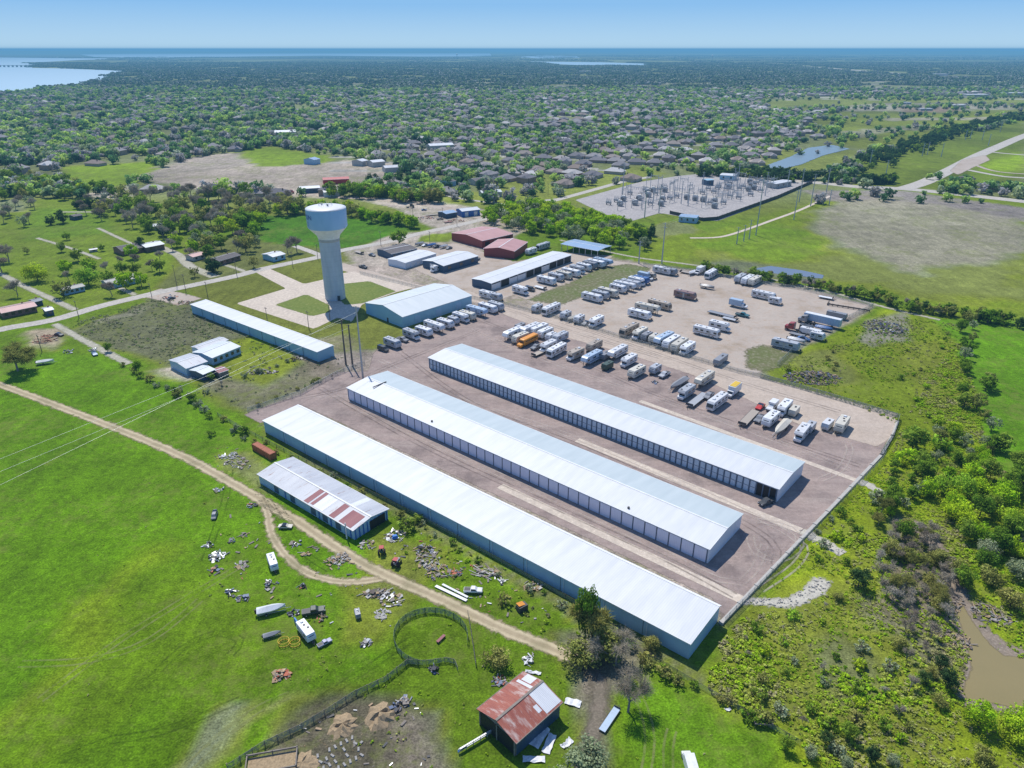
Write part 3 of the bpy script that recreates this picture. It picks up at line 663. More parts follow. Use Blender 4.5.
# --- E, F
def small(nm, far_l, near_l, near_r, h, rise, roofm, wallm, label, cat='building', roof2=None, minw=None, **k):
    """near_l -> near_r is the camera-side eave"""
    A_ = np.array(G(*near_l, h)); B_ = np.array(G(*near_r, h)); C_ = np.array(G(*far_l, h))
    d = B_-A_; ang = math.atan2(d[1], d[0]); L = np.linalg.norm(d); n_ = np.array([-math.sin(ang), math.cos(ang)]); w = minw or abs((C_-A_)@n_)
    return gable(nm, (A_+B_)/2+n_*w/2, ang, L, w, h, rise, roofm, wallm, roof2, label, cat, **k), L, w
def openings(t, L, w, n, h, ww, kind='window', z=None, mat='glass_dark', side=-1):
    z = z or h*.55
    me = MB(); me.box((0, 0, 0), (ww, .1, h*.4 if kind == 'window' else h*.75)); me = me.mesh(kind, M[mat])
    for i in range(n):
        o = link(kind, me, t); o.location = (-L/2+L*(i+.5)/n, side*(w/2+.05), z if kind == 'window' else h*.38)
t, L, w = small('workshop_building', (423.7, 260.3), (443.3, 266), (478, 256), 4.2, 1.2, 'roof_white', 'wall_navy', 'white gabled workshop with dark walls behind the hall, awning at its near end')
openings(t, L, w, 3, 4.2, 2.5); m = MB(); m.box((-L/2-.06, 0, 1.9), (.1, 5, 3.6)); m.build('roller_door', M['white_paint'], t)
t, L, w = small('open_front_shed', (477.5, 276.5), (491, 283.5), (571.3, 255), 4.2, .5, 'roof_white', 'wall_navy', 'long white roofed shed with open dark bays facing the camper row', 'shed', minw=14)
m = MB(); m.box((0, -w/2-.06, 2.0), (L-2, .08, 3.6)); m.build('bay_shade', M['black'], t)  # one black sheet along the front paints the shade inside the bays
m = MB()
for i in range(11): m.box((-L/2+.5+i*(L-1)/10, -w/2-.15, 2.05), (.35, .2, 4.1))
m.each('post', M['white_paint'], t)
m = MB()
for i in (0, 2, 3, 6): m.box((-L/2+(i+.5)*(L-1)/10+.5, -w/2-.12, 1.7), ((L-1)/10-.8, .06, 3.2))
m.each('roller_door', M['white_paint'], t)
t, L, w = small('carport', (559.6, 242.3), (561, 244), (598, 251), 4.4, .4, 'roof_blue', 'wall_navy', 'pale blue roofed open carport at the edge of the green wood', 'carport', walls=False, minw=16)
for x in np.linspace(-L/2+.4, L/2-.4, 7):
    for y in (-w/2+.3, w/2-.3):
        m = MB(); m.box((0, 0, 2.2), (.3, .3, 4.4)); o = m.build('post', M['galv'], t); o.location = (x, y, 0)
t, L, w = small('red_barn', (463.8, 230.5), (482, 241), (513, 233.8), 5.0, 1.6, 'roof_pinkred', 'wall_red', 'larger red barn with faded pink roof, farther of the two', 'barn')
openings(t, L, w, 3, 5, 4.2, 'barn_door', mat='black')
t, L, w = small('red_barn', (488, 246), (514, 251.5), (527.5, 242), 5.0, 1.5, 'roof_pinkred', 'wall_red', 'smaller red barn with closed red walls beside the open front shed', 'barn')
# boxy house cluster
t, L, w = small('workshop_building', (383.5, 248), (391, 254), (417, 248.5), 3.6, .8, 'shingle', 'wall_navy', 'low dark roofed shop beside a leafy tree behind the tower')
openings(t, L, w, 4, 3.6, 1.6)
t, L, w = small('workshop_building', (391.5, 258), (405, 263), (436, 253.5), 3.8, .6, 'roof_white', 'wall_white', 'low white roofed shop with a row of white doors behind the tower')
openings(t, L, w, 6, 3.8, 3.2, 'roller_door', mat='white_paint')
t, L, w = small('equipment_shed', (456, 209), (462, 211.5), (480, 209.5), 4.5, 1.2, 'roof_white', 'blue_paint', 'small shed with white roof and bright blue walls by the dirt road', 'shed')
openings(t, L, w, 2, 4.5, 3, 'roller_door', mat='white_paint')
t, L, w = small('equipment_shed', (441, 211.5), (446, 214), (457, 212), 3.6, .8, 'roof_blue', 'wall_navy', 'low blue roofed lean-to shed left of the bright blue shed', 'shed')
# --- white cluster in the weedy lot
def blk(nm, corners, h, rise, roofm, wallm, label, **k):
    t, L, w = small(nm, *corners, h, rise, roofm, wallm, label, 'building', **k); return t, L, w
t, L, w = blk('farm_building', ((170.5, 360), (186, 368.5), (207, 361.5)), 3.4, .8, 'roof_old', 'wall_blue', 'pale metal farm building with blue wall at the left of the weedy lot cluster'); openings(t, L, w, 2, 3.4, 1.2)
t, L, w = blk('farm_building', ((181, 349), (212, 358), (240, 346.5)), 3.4, .9, 'roof_cream', 'wall_blue', 'longest pale roofed building in the weedy lot cluster', minw=12); openings(t, L, w, 5, 3.4, 1.4)
t, L, w = blk('farm_building', ((193, 347), (200, 350), (228, 340)), 3.0, .4, 'roof_old', 'wall_white', 'narrow grey roofed lean-to at the back of the weedy lot cluster', minw=6)
t, L, w = blk('farm_building', ((194, 370), (203, 374.5), (215, 369.5)), 2.8, .5, 'roof_cream', 'wall_navy', 'small square white roofed annex at the front of the weedy lot cluster', minw=8); openings(t, L, w, 2, 2.8, 1.0)
t, L, w = blk('lean_to_shed', ((214, 370), (219, 373), (228, 370)), 2.4, .3, 'patch_rust', 'wood_weathered', 'tiny brown lean-to at the right end of the weedy lot cluster', minw=5)
# --- residential left
def house(corners, h, rise, rm, wm, label, n=4, **k):
    t, L, w = small('house', *corners, h, rise, rm, wm, label, 'house', over=.5, trimm='siding', **k); openings(t, L, w, n, h, 1.4)
    m = MB(); m.box((L*.2, 1, h+rise), (.8, .6, 1.4)); m.build('chimney', M['brick'], t); return t
house(((119, 244), (122, 251), (146, 246.5)), 3.2, 1.6, 'shingle', 'brick', 'large grey shingled house with evergreen in front, left of the road', 3, minw=14)
house(((135, 244), (146, 247.5), (164, 244)), 3.4, 1.0, 'roof_cream', 'shingle_brown', 'white roofed garage wing attached beside the large grey house', 2, minw=12)
house(((103, 277), (108, 284), (140, 277)), 3.0, 1.0, 'siding', 'wall_blue', 'long low house with pale roof and blue wall by the road', 5, minw=9)
house(((60, 286), (64, 290.5), (84, 286)), 2.8, .7, 'siding', 'wall_blue', 'low pale mobile home under the bright green tree', 4, minw=6)
house(((-12, 304), (2, 313), (36, 306)), 3.0, 1.0, 'roof_pinkred', 'brick', 'brick house with pinkish roof at the left edge by the road', 5, minw=10)
house(((38, 306), (46, 311), (53, 309.5)), 2.8, .6, 'roof_white', 'wall_navy', 'small white roofed garage beside the brick house', 1, minw=6)
house(((31, 300), (34, 302), (42, 300)), 2.6, .5, 'wall_navy', 'wall_navy', 'small dark blue shed behind the brick house', 1, minw=5)
house(((268, 251), (273, 257), (285, 254)), 3.2, .8, 'roof_white', 'wall_teal', 'small house with white roof and bright teal wall by the road', 2, minw=11)
house(((211, 255), (219, 261), (240, 255)), 3.0, 1.0, 'shingle', 'brick', 'dark roofed house among trees left of the teal walled house', 4, minw=9)
house(((190, 252), (193, 257), (205, 254)), 2.8, .8, 'roof_pinkred', 'siding', 'small pink roofed house in tree shade left of the tower', 2, minw=8)
house(((150, 222), (153, 226.5), (172, 224)), 2.8, .5, 'roof_cream', 'siding', 'pale flat shed among the bare trees', 3, minw=8)
house(((72, 214), (74, 216.5), (82, 215)), 3.0, .6, 'shingle', 'wall_navy', 'small dark shed on the far green lawn', 1, minw=7)
house(((88, 247), (90, 250), (97, 249)), 1.6, .3, 'roof_white', 'siding', 'tiny white roofed pump shed on the green lawn', 1, minw=3)
# sheds of the mid distance
for (x, y, wd, rm, wm, lb) in ((334, 180, 15, 'red_paint', 'red_paint', 'bright red metal roofed shed on the bare dirt lot'), (308, 189, 12, 'roof_white', 'wall_navy', 'white trailer shaped building beside the bare dirt lot'), (330, 192.5, 10, 'roof_white', 'white_paint', 'white box building right of the lot edge hedge'), (363, 161.5, 5, 'roof_white', 'siding', 'small pale shed at the far end of the dirt lot'), (377, 162.5, 8, 'roof_white', 'siding', 'pale long shed at the far end of the dirt lot'), (393, 168, 12, 'roof_old', 'siding', 'grey roofed low building near the dark evergreens'), (450, 182, 6, 'shingle', 'wall_blue', 'blue walled two storey house among the evergreens'), (478, 181, 7, 'shingle', 'siding', 'dark roofed bungalow right of the blue walled house'), (490, 193, 12, 'roof_cream', 'siding', 'white roofed house row end near the bright wood'), (315, 160, 5, 'roof_blue', 'wall_blue', 'tiny blue shed on the green meadow'), (278, 133, 18, 'roof_white', 'siding', 'large white flat roofed building beyond the meadow'), (500, 212, 9, 'roof_old', 'siding', 'grey roofed house at the left end of the bright wood'), (440, 146, 14, 'roof_white', 'siding', 'long pale building before the suburb')):
    dd = (120/math.tan(PITCH+math.atan((y-384)/FPX))); k_ = dd/650
    small('outbuilding', (x-wd, y-2.0), (x-wd+4, y), (x+wd, y-1.2), 4.0*k_, 1.2*k_, rm, wm, lb, 'building', minw=11*k_)
# --- the long blue shed with rust patches (foreground)
A_ = np.array(G(353.5, 530, 3.3)); B_ = np.array(G(258.5, 474, 3.3)); C_ = np.array(G(390.4, 511, 3.3))
d = A_-B_; ang = math.atan2(d[1], d[0]); L = np.linalg.norm(d); n_ = np.array([-math.sin(ang), math.cos(ang)]); w = abs((C_-A_)@n_)
ctr = (A_+B_)/2+n_*w/2
barnA = gable('long_blue_barn', ctr, ang, L, w, 3.3, .9, 'roof_old', 'wall_blue', 'roof_old', 'long blue walled barn with patchwork grey and rust red roof beside the dirt track', 'barn', trimm='galv', over=.35)
s0 = .9/(w/2)
def rpatch(x0, x1, mat, near=True, f0=0.0, f1=1.0, parent=barnA, h=3.3, rise=.9, W_=None, L_=None, nm='roof_sheet', dz=.16):
    W_ = W_ or w; L_ = L_ or L; sg = -1 if near else 1; m = MB()
    ya = sg*W_/2*(1-f0)*1.02; yb = sg*W_/2*(1-f1); za = h+rise*f0+dz; zb = h+rise*f1+dz
    q = [(x0*L_, ya, za), (x1*L_, ya, za), (x1*L_, yb, zb), (x0*L_, yb, zb)]
    if not near: q.reverse()
    m.poly(q); return m.build(nm, M[mat], parent)
rpatch(.01, .055, 'patch_rust', f1=.98); rpatch(.07, .10, 'patch_rust', f0=.05, f1=.95); rpatch(.105, .20, 'patch_white', f1=.9); rpatch(.265, .315, 'patch_rust', f1=.93); rpatch(.36, .475, 'patch_rust', f1=.85)
rpatch(.10, .49, 'roof_old', near=False, dz=.15); rpatch(.30, .345, 'patch_white', near=False)
m = MB()
for i in range(9): m.box((L/2+.06, -w/2+.5+i*(w-1)/8, 1.6), (.12, .35, 3.2))
m.each('end_board', M['blue_paint'], barnA)
m = MB(); m.box((L/2+.10, w*.18, 1.5), (.1, w*.45, 2.9)); m.build('barn_door', M['black'], barnA)
m = MB()
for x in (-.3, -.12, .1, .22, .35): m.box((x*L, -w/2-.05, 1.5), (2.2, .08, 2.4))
m.each('opening_shade', M['wall_navy'], barnA)  # dark panels on the wall imitate the shade inside the openings
m = MB()
for x in (-.2, .16, .28, .42, .47): m.box((x*L, -w/2-.08, 1.6), (.5, .08, 3.2))
m.each('end_board', M['blue_paint'], barnA)
m = MB(); m.box((L/2-2, -w/2-1.0, 2.6), (.25, .25, 5.2)); m.build('vent_pipe', M['white_paint'], barnA)
# --- red roofed barn near the bottom
A_ = np.array(G(516, 741, 4.0)); B_ = np.array(G(560, 702, 4.0)); C_ = np.array(G(480.5, 708.5, 4.0))
d = B_-A_; ang = math.atan2(d[1], d[0]); L = np.linalg.norm(d); n_ = np.array([-math.sin(ang), math.cos(ang)]); w = abs((C_-A_)@n_)
ctr = (A_+B_)/2+n_*w/2
barnR = gable('red_roof_barn', ctr, ang, L, w, 4.0, 1.4, 'roof_rust', 'wood_weathered', 'roof_rust', 'open fronted barn with rusty red roof and white patched end beside the dirt path', 'barn', trimm='wood_weathered', over=.4)
rpatch(.18, .52, 'patch_white', parent=barnR, h=4.0, rise=1.4, W_=w, L_=L); rpatch(.36, .52, 'patch_white', near=False, f0=.2, f1=.7, parent=barnR, h=4.0, rise=1.4, W_=w, L_=L)
rpatch(.08, .16, 'patch_white', parent=barnR, h=4.0, rise=1.4, W_=w, L_=L, f0=.2, f1=.5)
rpatch(.28, .34, 'patch_white', near=False, f0=.1, f1=.9, parent=barnR, h=4.0, rise=1.4, W_=w, L_=L)
m = MB(); m.box((-L/2-.06, 0, 1.9), (.1, w-.8, 3.7)); m.build('bay_shade', M['black'], barnR)  # black sheet over the end wall, painted shade of the barn's inside
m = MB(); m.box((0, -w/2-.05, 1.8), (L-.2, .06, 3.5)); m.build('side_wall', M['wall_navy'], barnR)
m = MB()
for y in (-w/2+.2, 0, w/2-.2): m.box((-L/2-.2, y, 2.1), (.2, .2, 4.1))
m.each('post', M['wood_weathered'], barnR)
BR_C, BR_A, BR_L, BR_W = ctr, ang, L, w
# ================================================================ WATER TOWER
tw = empty('water_tower', (*G(335.6, 298), 0)); tag(tw, 'tall white and blue composite water tower with fluted grey column', 'water tower')
def lathe(prof, n=48, flute=0.0):
    m = MB(); vs = []
    for (r, z) in prof:
        for i in range(n):
            rr = r*(1+(flute if i % 4 < 2 else 0)); a_ = 2*math.pi*i/n; vs.append((rr*math.cos(a_), rr*math.sin(a_), z))
    k = len(prof); fs = [(j*n+i, j*n+(i+1) % n, (j+1)*n+(i+1) % n, (j+1)*n+i) for j in range(k-1) for i in range(n)]
    m.add(vs, fs); return m
t = NT('tower_shaft'); p = t.coord('Object'); f = t.noise(.25, 5, .6, t.mapped(p, (1, 1, .25)))
zb = t.node('ShaderNodeTexWave', wave_type='BANDS', bands_direction='Z'); zb.inputs['Scale'].default_value = .12; t.l.new(p, zb.inputs[0])
c = t.mix(t.ramp(f, [(.35, 0.0), (.65, 1.0)]), (.42, .47, .51, 1), (.53, .57, .60, 1)); c = t.mix(1.0, c, t.ramp(zb.outputs['Fac'], [(0, .93), (.08, 1.0)]), 'MULTIPLY')
M['tower_shaft'] = t.set(c, .75)
lathe([(5.3, 0), (5.25, 12), (5.2, 31.0)], 64, -.02).build('shaft', M['tower_shaft'], tw)
lathe([(5.3, 30.9), (5.45, 31.6), (5.3, 32.4)], 64).build('collar', M['concrete'], tw)
lathe([(5.3, 32.2), (5.9, 34.0), (9.7, 38.0)], 64).build('tank_cone', M['white_paint'], tw, True)
sheet_metal('tank_blue', (.30, .52, .78), (.27, .48, .74), .4, freq=.01, seam=.0)
lathe([(9.7, 38.0), (10.0, 38.5), (10.1, 47.4)], 64).build('tank', M['tank_blue'], tw, True)
lathe([(10.1, 47.4), (10.0, 47.75), (8.5, 48.2), (4.5, 48.7), (.01, 48.9)], 64).build('tank_roof', M['white_paint'], tw, True)
m = MB(); m.tube((1.5, -1.5, 48.6), (1.5, -1.5, 49.8), .5, n=10); m.tube((-2, 1, 48.6), (-2, 1, 49.7), .35, n=10); m.tube((0, 2, 48.6), (0, 2, 51.6), .06); m.each('roof_hatch', M['steel'], tw)
m = MB()
for i in range(20):
    a_ = 2*math.pi*i/20; b_ = 2*math.pi*(i+1)/20; m.tube((3.4*math.cos(a_), 3.4*math.sin(a_), 48.6), (3.4*math.cos(a_), 3.4*math.sin(a_), 49.8), .04, n=4)
    m.tube((3.4*math.cos(a_), 3.4*math.sin(a_), 49.8), (3.4*math.cos(b_), 3.4*math.sin(b_), 49.8), .04, n=4)
m.build('railing', M['galv'], tw)
m = MB(); m.box((3.0, -4.75, 1.4), (1.4, .5, 2.6)); m.build('door', M['dark_metal'], tw)
m = MB()
for z in range(4, 30, 2): m.box((5.2, -1.2, z), (.5, .5, .1))
m.tube((5.45, -1.2, 2), (5.45, -1.2, 30), .08); m.build('conduit', M['white_paint'], tw)
# lettering bent round the tank
def bent_text(txt, size, theta, z, r):
    cu = bpy.data.curves.new('lettering', 'FONT'); cu.body = txt; cu.size = size; cu.extrude = .0; cu.align_x = 'LEFT'
    ob = bpy.data.objects.new('tmp', cu); dg = bpy.context.evaluated_depsgraph_get(); col.objects.link(ob); dg.update()
    me = bpy.data.meshes.new_from_object(ob.evaluated_get(dg)); bpy.data.objects.remove(ob)
    for v in me.vertices:
        a_ = theta+v.co.x/r; zz = z+v.co.y; v.co = (r*math.cos(a_), r*math.sin(a_), zz)
    me.materials.clear(); me.materials.append(M['letter_blue']); return link('lettering', me, tw)
paint('letter_blue', (.02, .10, .38), .5, dirtamt=0)
bent_text('TON', 3.4, R_(196), 43.0, 10.17)
bent_text('I', 3.4, R_(214), 39.6, 10.17)
# ================================================================ VEHICLES (front toward local +x)
_cache = {}
def wheels(parts, xs, y, r=.38, w=.26):
    m = MB(); m.tube((0, -w/2, 0), (0, w/2, 0), r, n=14); tyre = m.mesh('wheel', M['rubber'])
    m = MB(); m.tube((0, -w/2-.02, 0), (0, w/2+.02, 0), r*.55, n=10); rim = m.mesh('rim', M['steel'])
    for x in xs:
        for s in (-1, 1): parts.append(('wheel', tyre, (x, s*y, r), None, [('rim', rim)]))
def add(parts, name, mb, mat, loc=(0, 0, 0), tint=None, sub=None): parts.append((name, mb.mesh(name, M[mat]), loc, tint, sub or []))
def addeach(parts, name, mb, mat):
    for vs, fs in mb.parts: m = MB(); m.add(vs, fs); add(parts, name, m, mat)
def win(parts, spots, W_, z, h, name='window'):
    for (x, l) in spots:
        m = MB(); m.box((0, 0, 0), (l, W_+.05, h)); add(parts, name, m, 'glass_dark', (x, 0, z))
def roofstuff(parts, L, z, n=2, seed=0):
    r = random.Random(seed)
    m = MB(); m.box((0, 0, .14), (.95, .8, .28), taper=.8); me = m.mesh('roof_unit', M['white_paint'])
    for i in range(n): parts.append(('roof_unit', me, (-L*.28+i*L*.5+r.uniform(-.4, .4), 0, z), None, []))
    m = MB(); m.box((0, 0, .06), (.5, .5, .12)); v = m.mesh('roof_vent', M['dark_metal'])
    for i in range(2): parts.append(('roof_vent', v, (r.uniform(-.4, .4)*L, r.uniform(-.5, .5), z), None, []))
def stripe(parts, L, W_, z, h, mat='stripe', x=0):
    m = MB(); m.box((0, 0, 0), (L, W_+.03, h)); add(parts, 'side_stripe', m, mat, (x, 0, z))
def mk(kind):
    P = []
    if kind.startswith('tt'):     # travel trailer
        L = {'tt': 7.2, 'tts': 5.2, 'ttl': 8.8}[kind]; h = 2.95; W_ = 2.4
        pf = [(-L/2, .5), (L/2-.5, .5), (L/2, 1.0), (L/2-.05, 2.0), (L/2-.6, h-.05), (L/2-1.0, h), (-L/2+.3, h), (-L/2, h-.25)]
        m = MB(); m.extr(pf, W_); add(P, 'body', m, 'body_paint', tint=1)
        win(P, [(-L*.28, 1.1), (L*.22, 1.3)], W_, 1.95, .6); m = MB(); m.box((0, 0, 0), (.06, 1.5, .6), tilt=-.25); add(P, 'window', m, 'glass_dark', (L/2-.18, 0, 2.1))
        m = MB(); m.box((0, 0, 0), (.7, .05, 1.8)); add(P, 'door', m, 'siding', (-.1*L/5, -W_/2-.01, 1.5))
        stripe(P, L*.8, W_, 1.25, .18); wheels(P, (-.45, .45), W_/2-.1, .34); roofstuff(P, L, h, 1, int(L*10)); m = MB(); m.tube((-L*.3, -W_/2-.12, 2.6), (L*.25, -W_/2-.12, 2.6), .11, n=6); add(P, 'awning', m, 'stripe')
        m = MB(); m.tube((L/2-.3, -.6, .5), (L/2+1.3, 0, .5), .06); m.tube((L/2-.3, .6, .5), (L/2+1.3, 0, .5), .06); m.tube((L/2+1.0, 0, .1), (L/2+1.0, 0, .9), .05); m.box((L/2+.5, 0, .75), (.4, .6, .4)); add(P, 'hitch', m, 'dark_metal')
    elif kind == 'fw':            # fifth wheel
        L, h, W_ = 10.4, 3.5, 2.5
        pf = [(-L/2, .6), (L/2-2.6, .6), (L/2-2.4, 1.7), (L/2-.2, 1.75), (L/2, 2.2), (L/2-.5, 3.2), (L/2-1.2, h), (-L/2+.3, h-.1), (-L/2, h-.35)]
        m = MB(); m.extr(pf, W_); add(P, 'body', m, 'body_paint', tint=1)
        win(P, [(-L*.33, 1.2), (0, 1.6), (L*.34, 1.1)], W_, 2.3, .6); stripe(P, L*.7, W_, 1.4, .35, x=-1)
        m = MB(); m.box((0, 0, 0), (3, .4, 1.7)); add(P, 'slide_out', m, 'body_paint', (-1, -W_/2-.1, 1.8), 1)
        wheels(P, (-1.6, -.7), W_/2-.1, .38); roofstuff(P, L, h-.05, 2, 4)
        m = MB(); m.box((L/2-1.2, -.7, .85), (.15, .15, 1.7)); m.box((L/2-1.2, .7, .85), (.15, .15, 1.7)); addeach(P, 'landing_leg', m, 'dark_metal')
    elif kind == 'ma':            # class A motorhome
        L, h, W_ = 9.8, 3.25, 2.5
        pf = [(-L/2, .45), (L/2-.1, .45), (L/2+.1, 1.2), (L/2-.25, 2.6), (L/2-.7, h-.1), (L/2-1.2, h), (-L/2+.2, h), (-L/2, h-.2)]
        m = MB(); m.extr(pf, W_); add(P, 'body', m, 'body_paint', tint=1)
        m = MB(); m.box((0, 0, 0), (.08, 2.1, 1.15), tilt=-.22); add(P, 'windshield', m, 'glass_dark', (L/2-.02, 0, 1.95))
        win(P, [(L*.38, 1.1), (L*.12, 1.5), (-L*.14, 1.1), (-L*.36, 1.3)], W_, 2.1, .65); stripe(P, L*.86, W_, 1.3, .25, 'stripe_tan')
        wheels(P, (L/2-1.9, -L/2+2.6), W_/2-.12, .45); roofstuff(P, L, h, 2, 6)
        m = MB(); m.box((0, 0, 0), (.7, .05, 1.9)); add(P, 'door', m, 'siding', (1.6, -W_/2-.01, 1.5))
    elif kind == 'mc':            # class C with cab-over bunk
        L, h, W_ = 7.4, 3.05, 2.35
        pf = [(-L/2, .55), (L/2-2.0, .55), (L/2-2.0, 2.0), (L/2-.6, 2.05), (L/2-.5, 2.5), (L/2-1.0, h), (-L/2+.2, h), (-L/2, h-.2)]
        m = MB(); m.extr(pf, W_); add(P, 'body', m, 'body_paint', tint=1)
        pf = [(L/2-2.1, .5), (L/2, .5), (L/2, 1.15), (L/2-.9, 1.3), (L/2-1.5, 2.03), (L/2-2.1, 2.03)]
        m = MB(); m.extr(pf, 2.0); add(P, 'cab', m, 'white_paint')
        m = MB(); m.box((0, 0, 0), (.06, 1.7, .8), tilt=-.85); add(P, 'windshield', m, 'glass_dark', (L/2-1.17, 0, 1.68))
        win(P, [(-L*.3, 1.1), (.2, 1.3)], W_, 1.95, .6); stripe(P, L*.55, W_, 1.2, .22, x=-.8)
        wheels(P, (L/2-.9, -L/2+1.9), 1.0, .38); roofstuff(P, L, h, 1, 9)
    elif kind == 'bus':
        L, h, W_ = 10.5, 3.0, 2.4
        pf = [(-L/2, .55), (L/2-1.6, .55), (L/2-1.6, h-.4), (L/2-1.8, h-.1), (L/2-2.2, h), (-L/2+.3, h), (-L/2, h-.3)]
        m = MB(); m.extr(pf, W_, .25); add(P, 'body', m, 'body_paint', tint=1)
        m = MB(); m.extr([(L/2-1.7, .5), (L/2, .5), (L/2, 1.3), (L/2-.3, 1.5), (L/2-1.7, 1.65)], 2.1); add(P, 'hood', m, 'body_paint', tint=1)
        m = MB(); m.box((0, 0, 0), (.06, 2.0, .9)); add(P, 'windshield', m, 'glass_dark', (L/2-1.57, 0, 2.15))
        win(P, [(-L/2+.9+i*.95, .7) for i in range(8)], W_, 2.1, .55); stripe(P, L*.8, W_, 1.35, .08, 'black', -1); wheels(P, (L/2-1.5, -L/2+2.6), 1.05, .48)
    elif kind in ('pk', 'pkc'):
        pf = [(-2.75, .5), (2.75, .5), (2.8, .95), (2.6, 1.15), (1.25, 1.2), (-2.75, 1.15)]
        m = MB(); m.extr(pf, 1.95, .1); add(P, 'body', m, 'body_paint', tint=1)
        m = MB(); m.extr([(-.7, 1.15), (1.35, 1.15), (.65, 1.8), (-.5, 1.83)], 1.75, .12); add(P, 'cab', m, 'body_paint', tint=1)
        m = MB(); m.extr([(-.6, 1.25), (1.2, 1.22), (.62, 1.74), (-.5, 1.76)], 1.79, .02); add(P, 'window', m, 'glass_dark')
        if kind == 'pk': m = MB(); m.box((-1.7, 0, 1.12), (1.9, 1.6, .12)); add(P, 'truck_bed', m, 'dark_metal')
        else:
            m = MB(); m.extr([(-3.0, 1.0), (-.7, 1.0), (-.7, 1.9), (.6, 1.95), (.6, 2.6), (-2.9, 2.65)], 2.2, .1); add(P, 'camper_shell', m, 'white_paint')
        wheels(P, (1.75, -1.7), .88, .38); m = MB(); m.box((2.81, 0, .75), (.06, 1.7, .25)); add(P, 'grille', m, 'dark_metal')
        for s in (-1, 1): m = MB(); m.box((0, 0, 0), (.08, .35, .18)); add(P, 'headlight', m, 'white_paint', (2.8, s*.72, .95))
    elif kind in ('car', 'van'):
        if kind == 'car': pf = [(-2.2, .4), (2.2, .4), (2.25, .75), (1.1, .95), (-1.9, 1.0), (-2.25, .9)]; cb = [(-1.6, .95), (1.0, .95), (.3, 1.42), (-1.0, 1.44)]
        else: pf = [(-2.5, .4), (2.5, .4), (2.5, .9), (1.8, 1.2), (-2.5, 1.2)]; cb = [(-2.5, 1.1), (1.8, 1.15), (1.1, 2.0), (-2.4, 2.05)]
        m = MB(); m.extr(pf, 1.85, .12); add(P, 'body', m, 'body_paint', tint=1); m = MB(); m.extr(cb, 1.65, .14); add(P, 'cabin', m, 'body_paint', tint=1)
        k = [(x*.93, .06+z*.97) for x, z in cb]; m = MB(); m.extr(k, 1.69, .02); add(P, 'window', m, 'glass_dark')
        wheels(P, (1.45, -1.4), .84, .34)
    elif kind in ('box', 'boxl'):   # enclosed cargo trailer
        L = 4.6 if kind == 'box' else 7.5; h = 2.5
        m = MB(); m.extr([(-L/2, .45), (L/2, .45), (L/2+.25, 1.4), (L/2, h), (-L/2, h)], 2.2, .06); add(P, 'body', m, 'body_paint', tint=1)
        m = MB(); m.box((-L/2-.02, 0, 1.4), (.05, 1.9, 1.7)); add(P, 'door', m, 'steel'); wheels(P, (-.4, .4), 1.1, .34)
        m = MB(); m.tube((L/2, -.5, .45), (L/2+1.2, 0, .45), .05); m.tube((L/2, .5, .45), (L/2+1.2, 0, .45), .05); add(P, 'hitch', m, 'dark_metal'); roofstuff(P, L, h, 0, 3)
        m = MB(); m.box((0, 0, 0), (L-.1, 2.24, .1)); add(P, 'skirt_rail', m, 'dark_metal', (0, 0, .5))
    elif kind in ('flat', 'flatl'):
        L = 6.0 if kind == 'flat' else 10.5
        m = MB(); m.box((0, 0, .75), (L, 2.3, .14)); add(P, 'deck', m, 'body_paint', tint=1)
        m = MB(); m.box((0, -1.15, .7), (L, .1, .25)); m.box((0, 1.15, .7), (L, .1, .25)); m.tube((L/2, -.7, .6), (L/2+1.5, 0, .6), .07); m.tube((L/2, .7, .6), (L/2+1.5, 0, .6), .07); m.box((L/2-.1, 0, 1.1), (.1, 2.3, .7)); add(P, 'frame', m, 'dark_metal'); wheels(P, (-.9, 0), 1.0, .36)
    elif kind in ('boat', 'boatl'):
        L = 6.5 if kind == 'boat' else 10.0; m = MB(); vs = []; n = 9
        for i in range(n):
            u = i/(n-1); x = -L/2+L*u; b = 1.15*(1-max(0, (u-.45)/.55)**2.2)+.02
            vs += [(x, 0, .5+.35*u**3), (x, -b*.8, .85+.3*u**2), (x, -b, 1.35+.3*u**2), (x, 0, 1.75+.35*math.sin(u*3)), (x, b, 1.35+.3*u**2), (x, b*.8, .85+.3*u**2)]
        fs = [(a*6+j, a*6+(j+1) % 6, (a+1)*6+(j+1) % 6, (a+1)*6+j) for a in range(n-1) for j in range(6)]+[(5, 4, 3, 2, 1, 0)]
        m.add(vs, fs); add(P, 'hull', m, 'body_paint', tint=1)
        m = MB(); m.box((0, -.7, .45), (L, .1, .15)); m.box((0, .7, .45), (L, .1, .15)); m.tube((L/2-.3, 0, .45), (L/2+1.2, 0, .45), .06); m.box((-1, 0, .45), (.1, 2, .12)); add(P, 'boat_trailer', m, 'galv'); wheels(P, (-1.2,), 1.05, .32)
        m = MB(); m.box((-L/2-.25, 0, 1.2), (.4, .45, 1.1)); add(P, 'motor', m, 'black')
    elif kind == 'st':              # dry-van semi trailer
        L = 14.0; m = MB(); m.box((0, 0, 2.55), (L, 2.55, 2.8)); add(P, 'body', m, 'body_paint', tint=1)
        m = MB(); m.box((0, 0, 1.1), (L, .9, .15)); m.box((L/2-3, 0, .55), (.3, 1.8, 1.1)); add(P, 'frame', m, 'dark_metal'); wheels(P, (-L/2+1.2, -L/2+2.4), 1.05, .5, .4)
        m = MB()
        for i in range(14): m.box((-L/2+.5+i, 0, 2.55), (.05, 2.59, 2.7))
        add(P, 'side_post', m, 'steel'); m = MB(); m.box((0, 0, 3.97), (L-.3, 2.2, .04)); add(P, 'roof', m, 'white_paint')
    elif kind == 'semi':
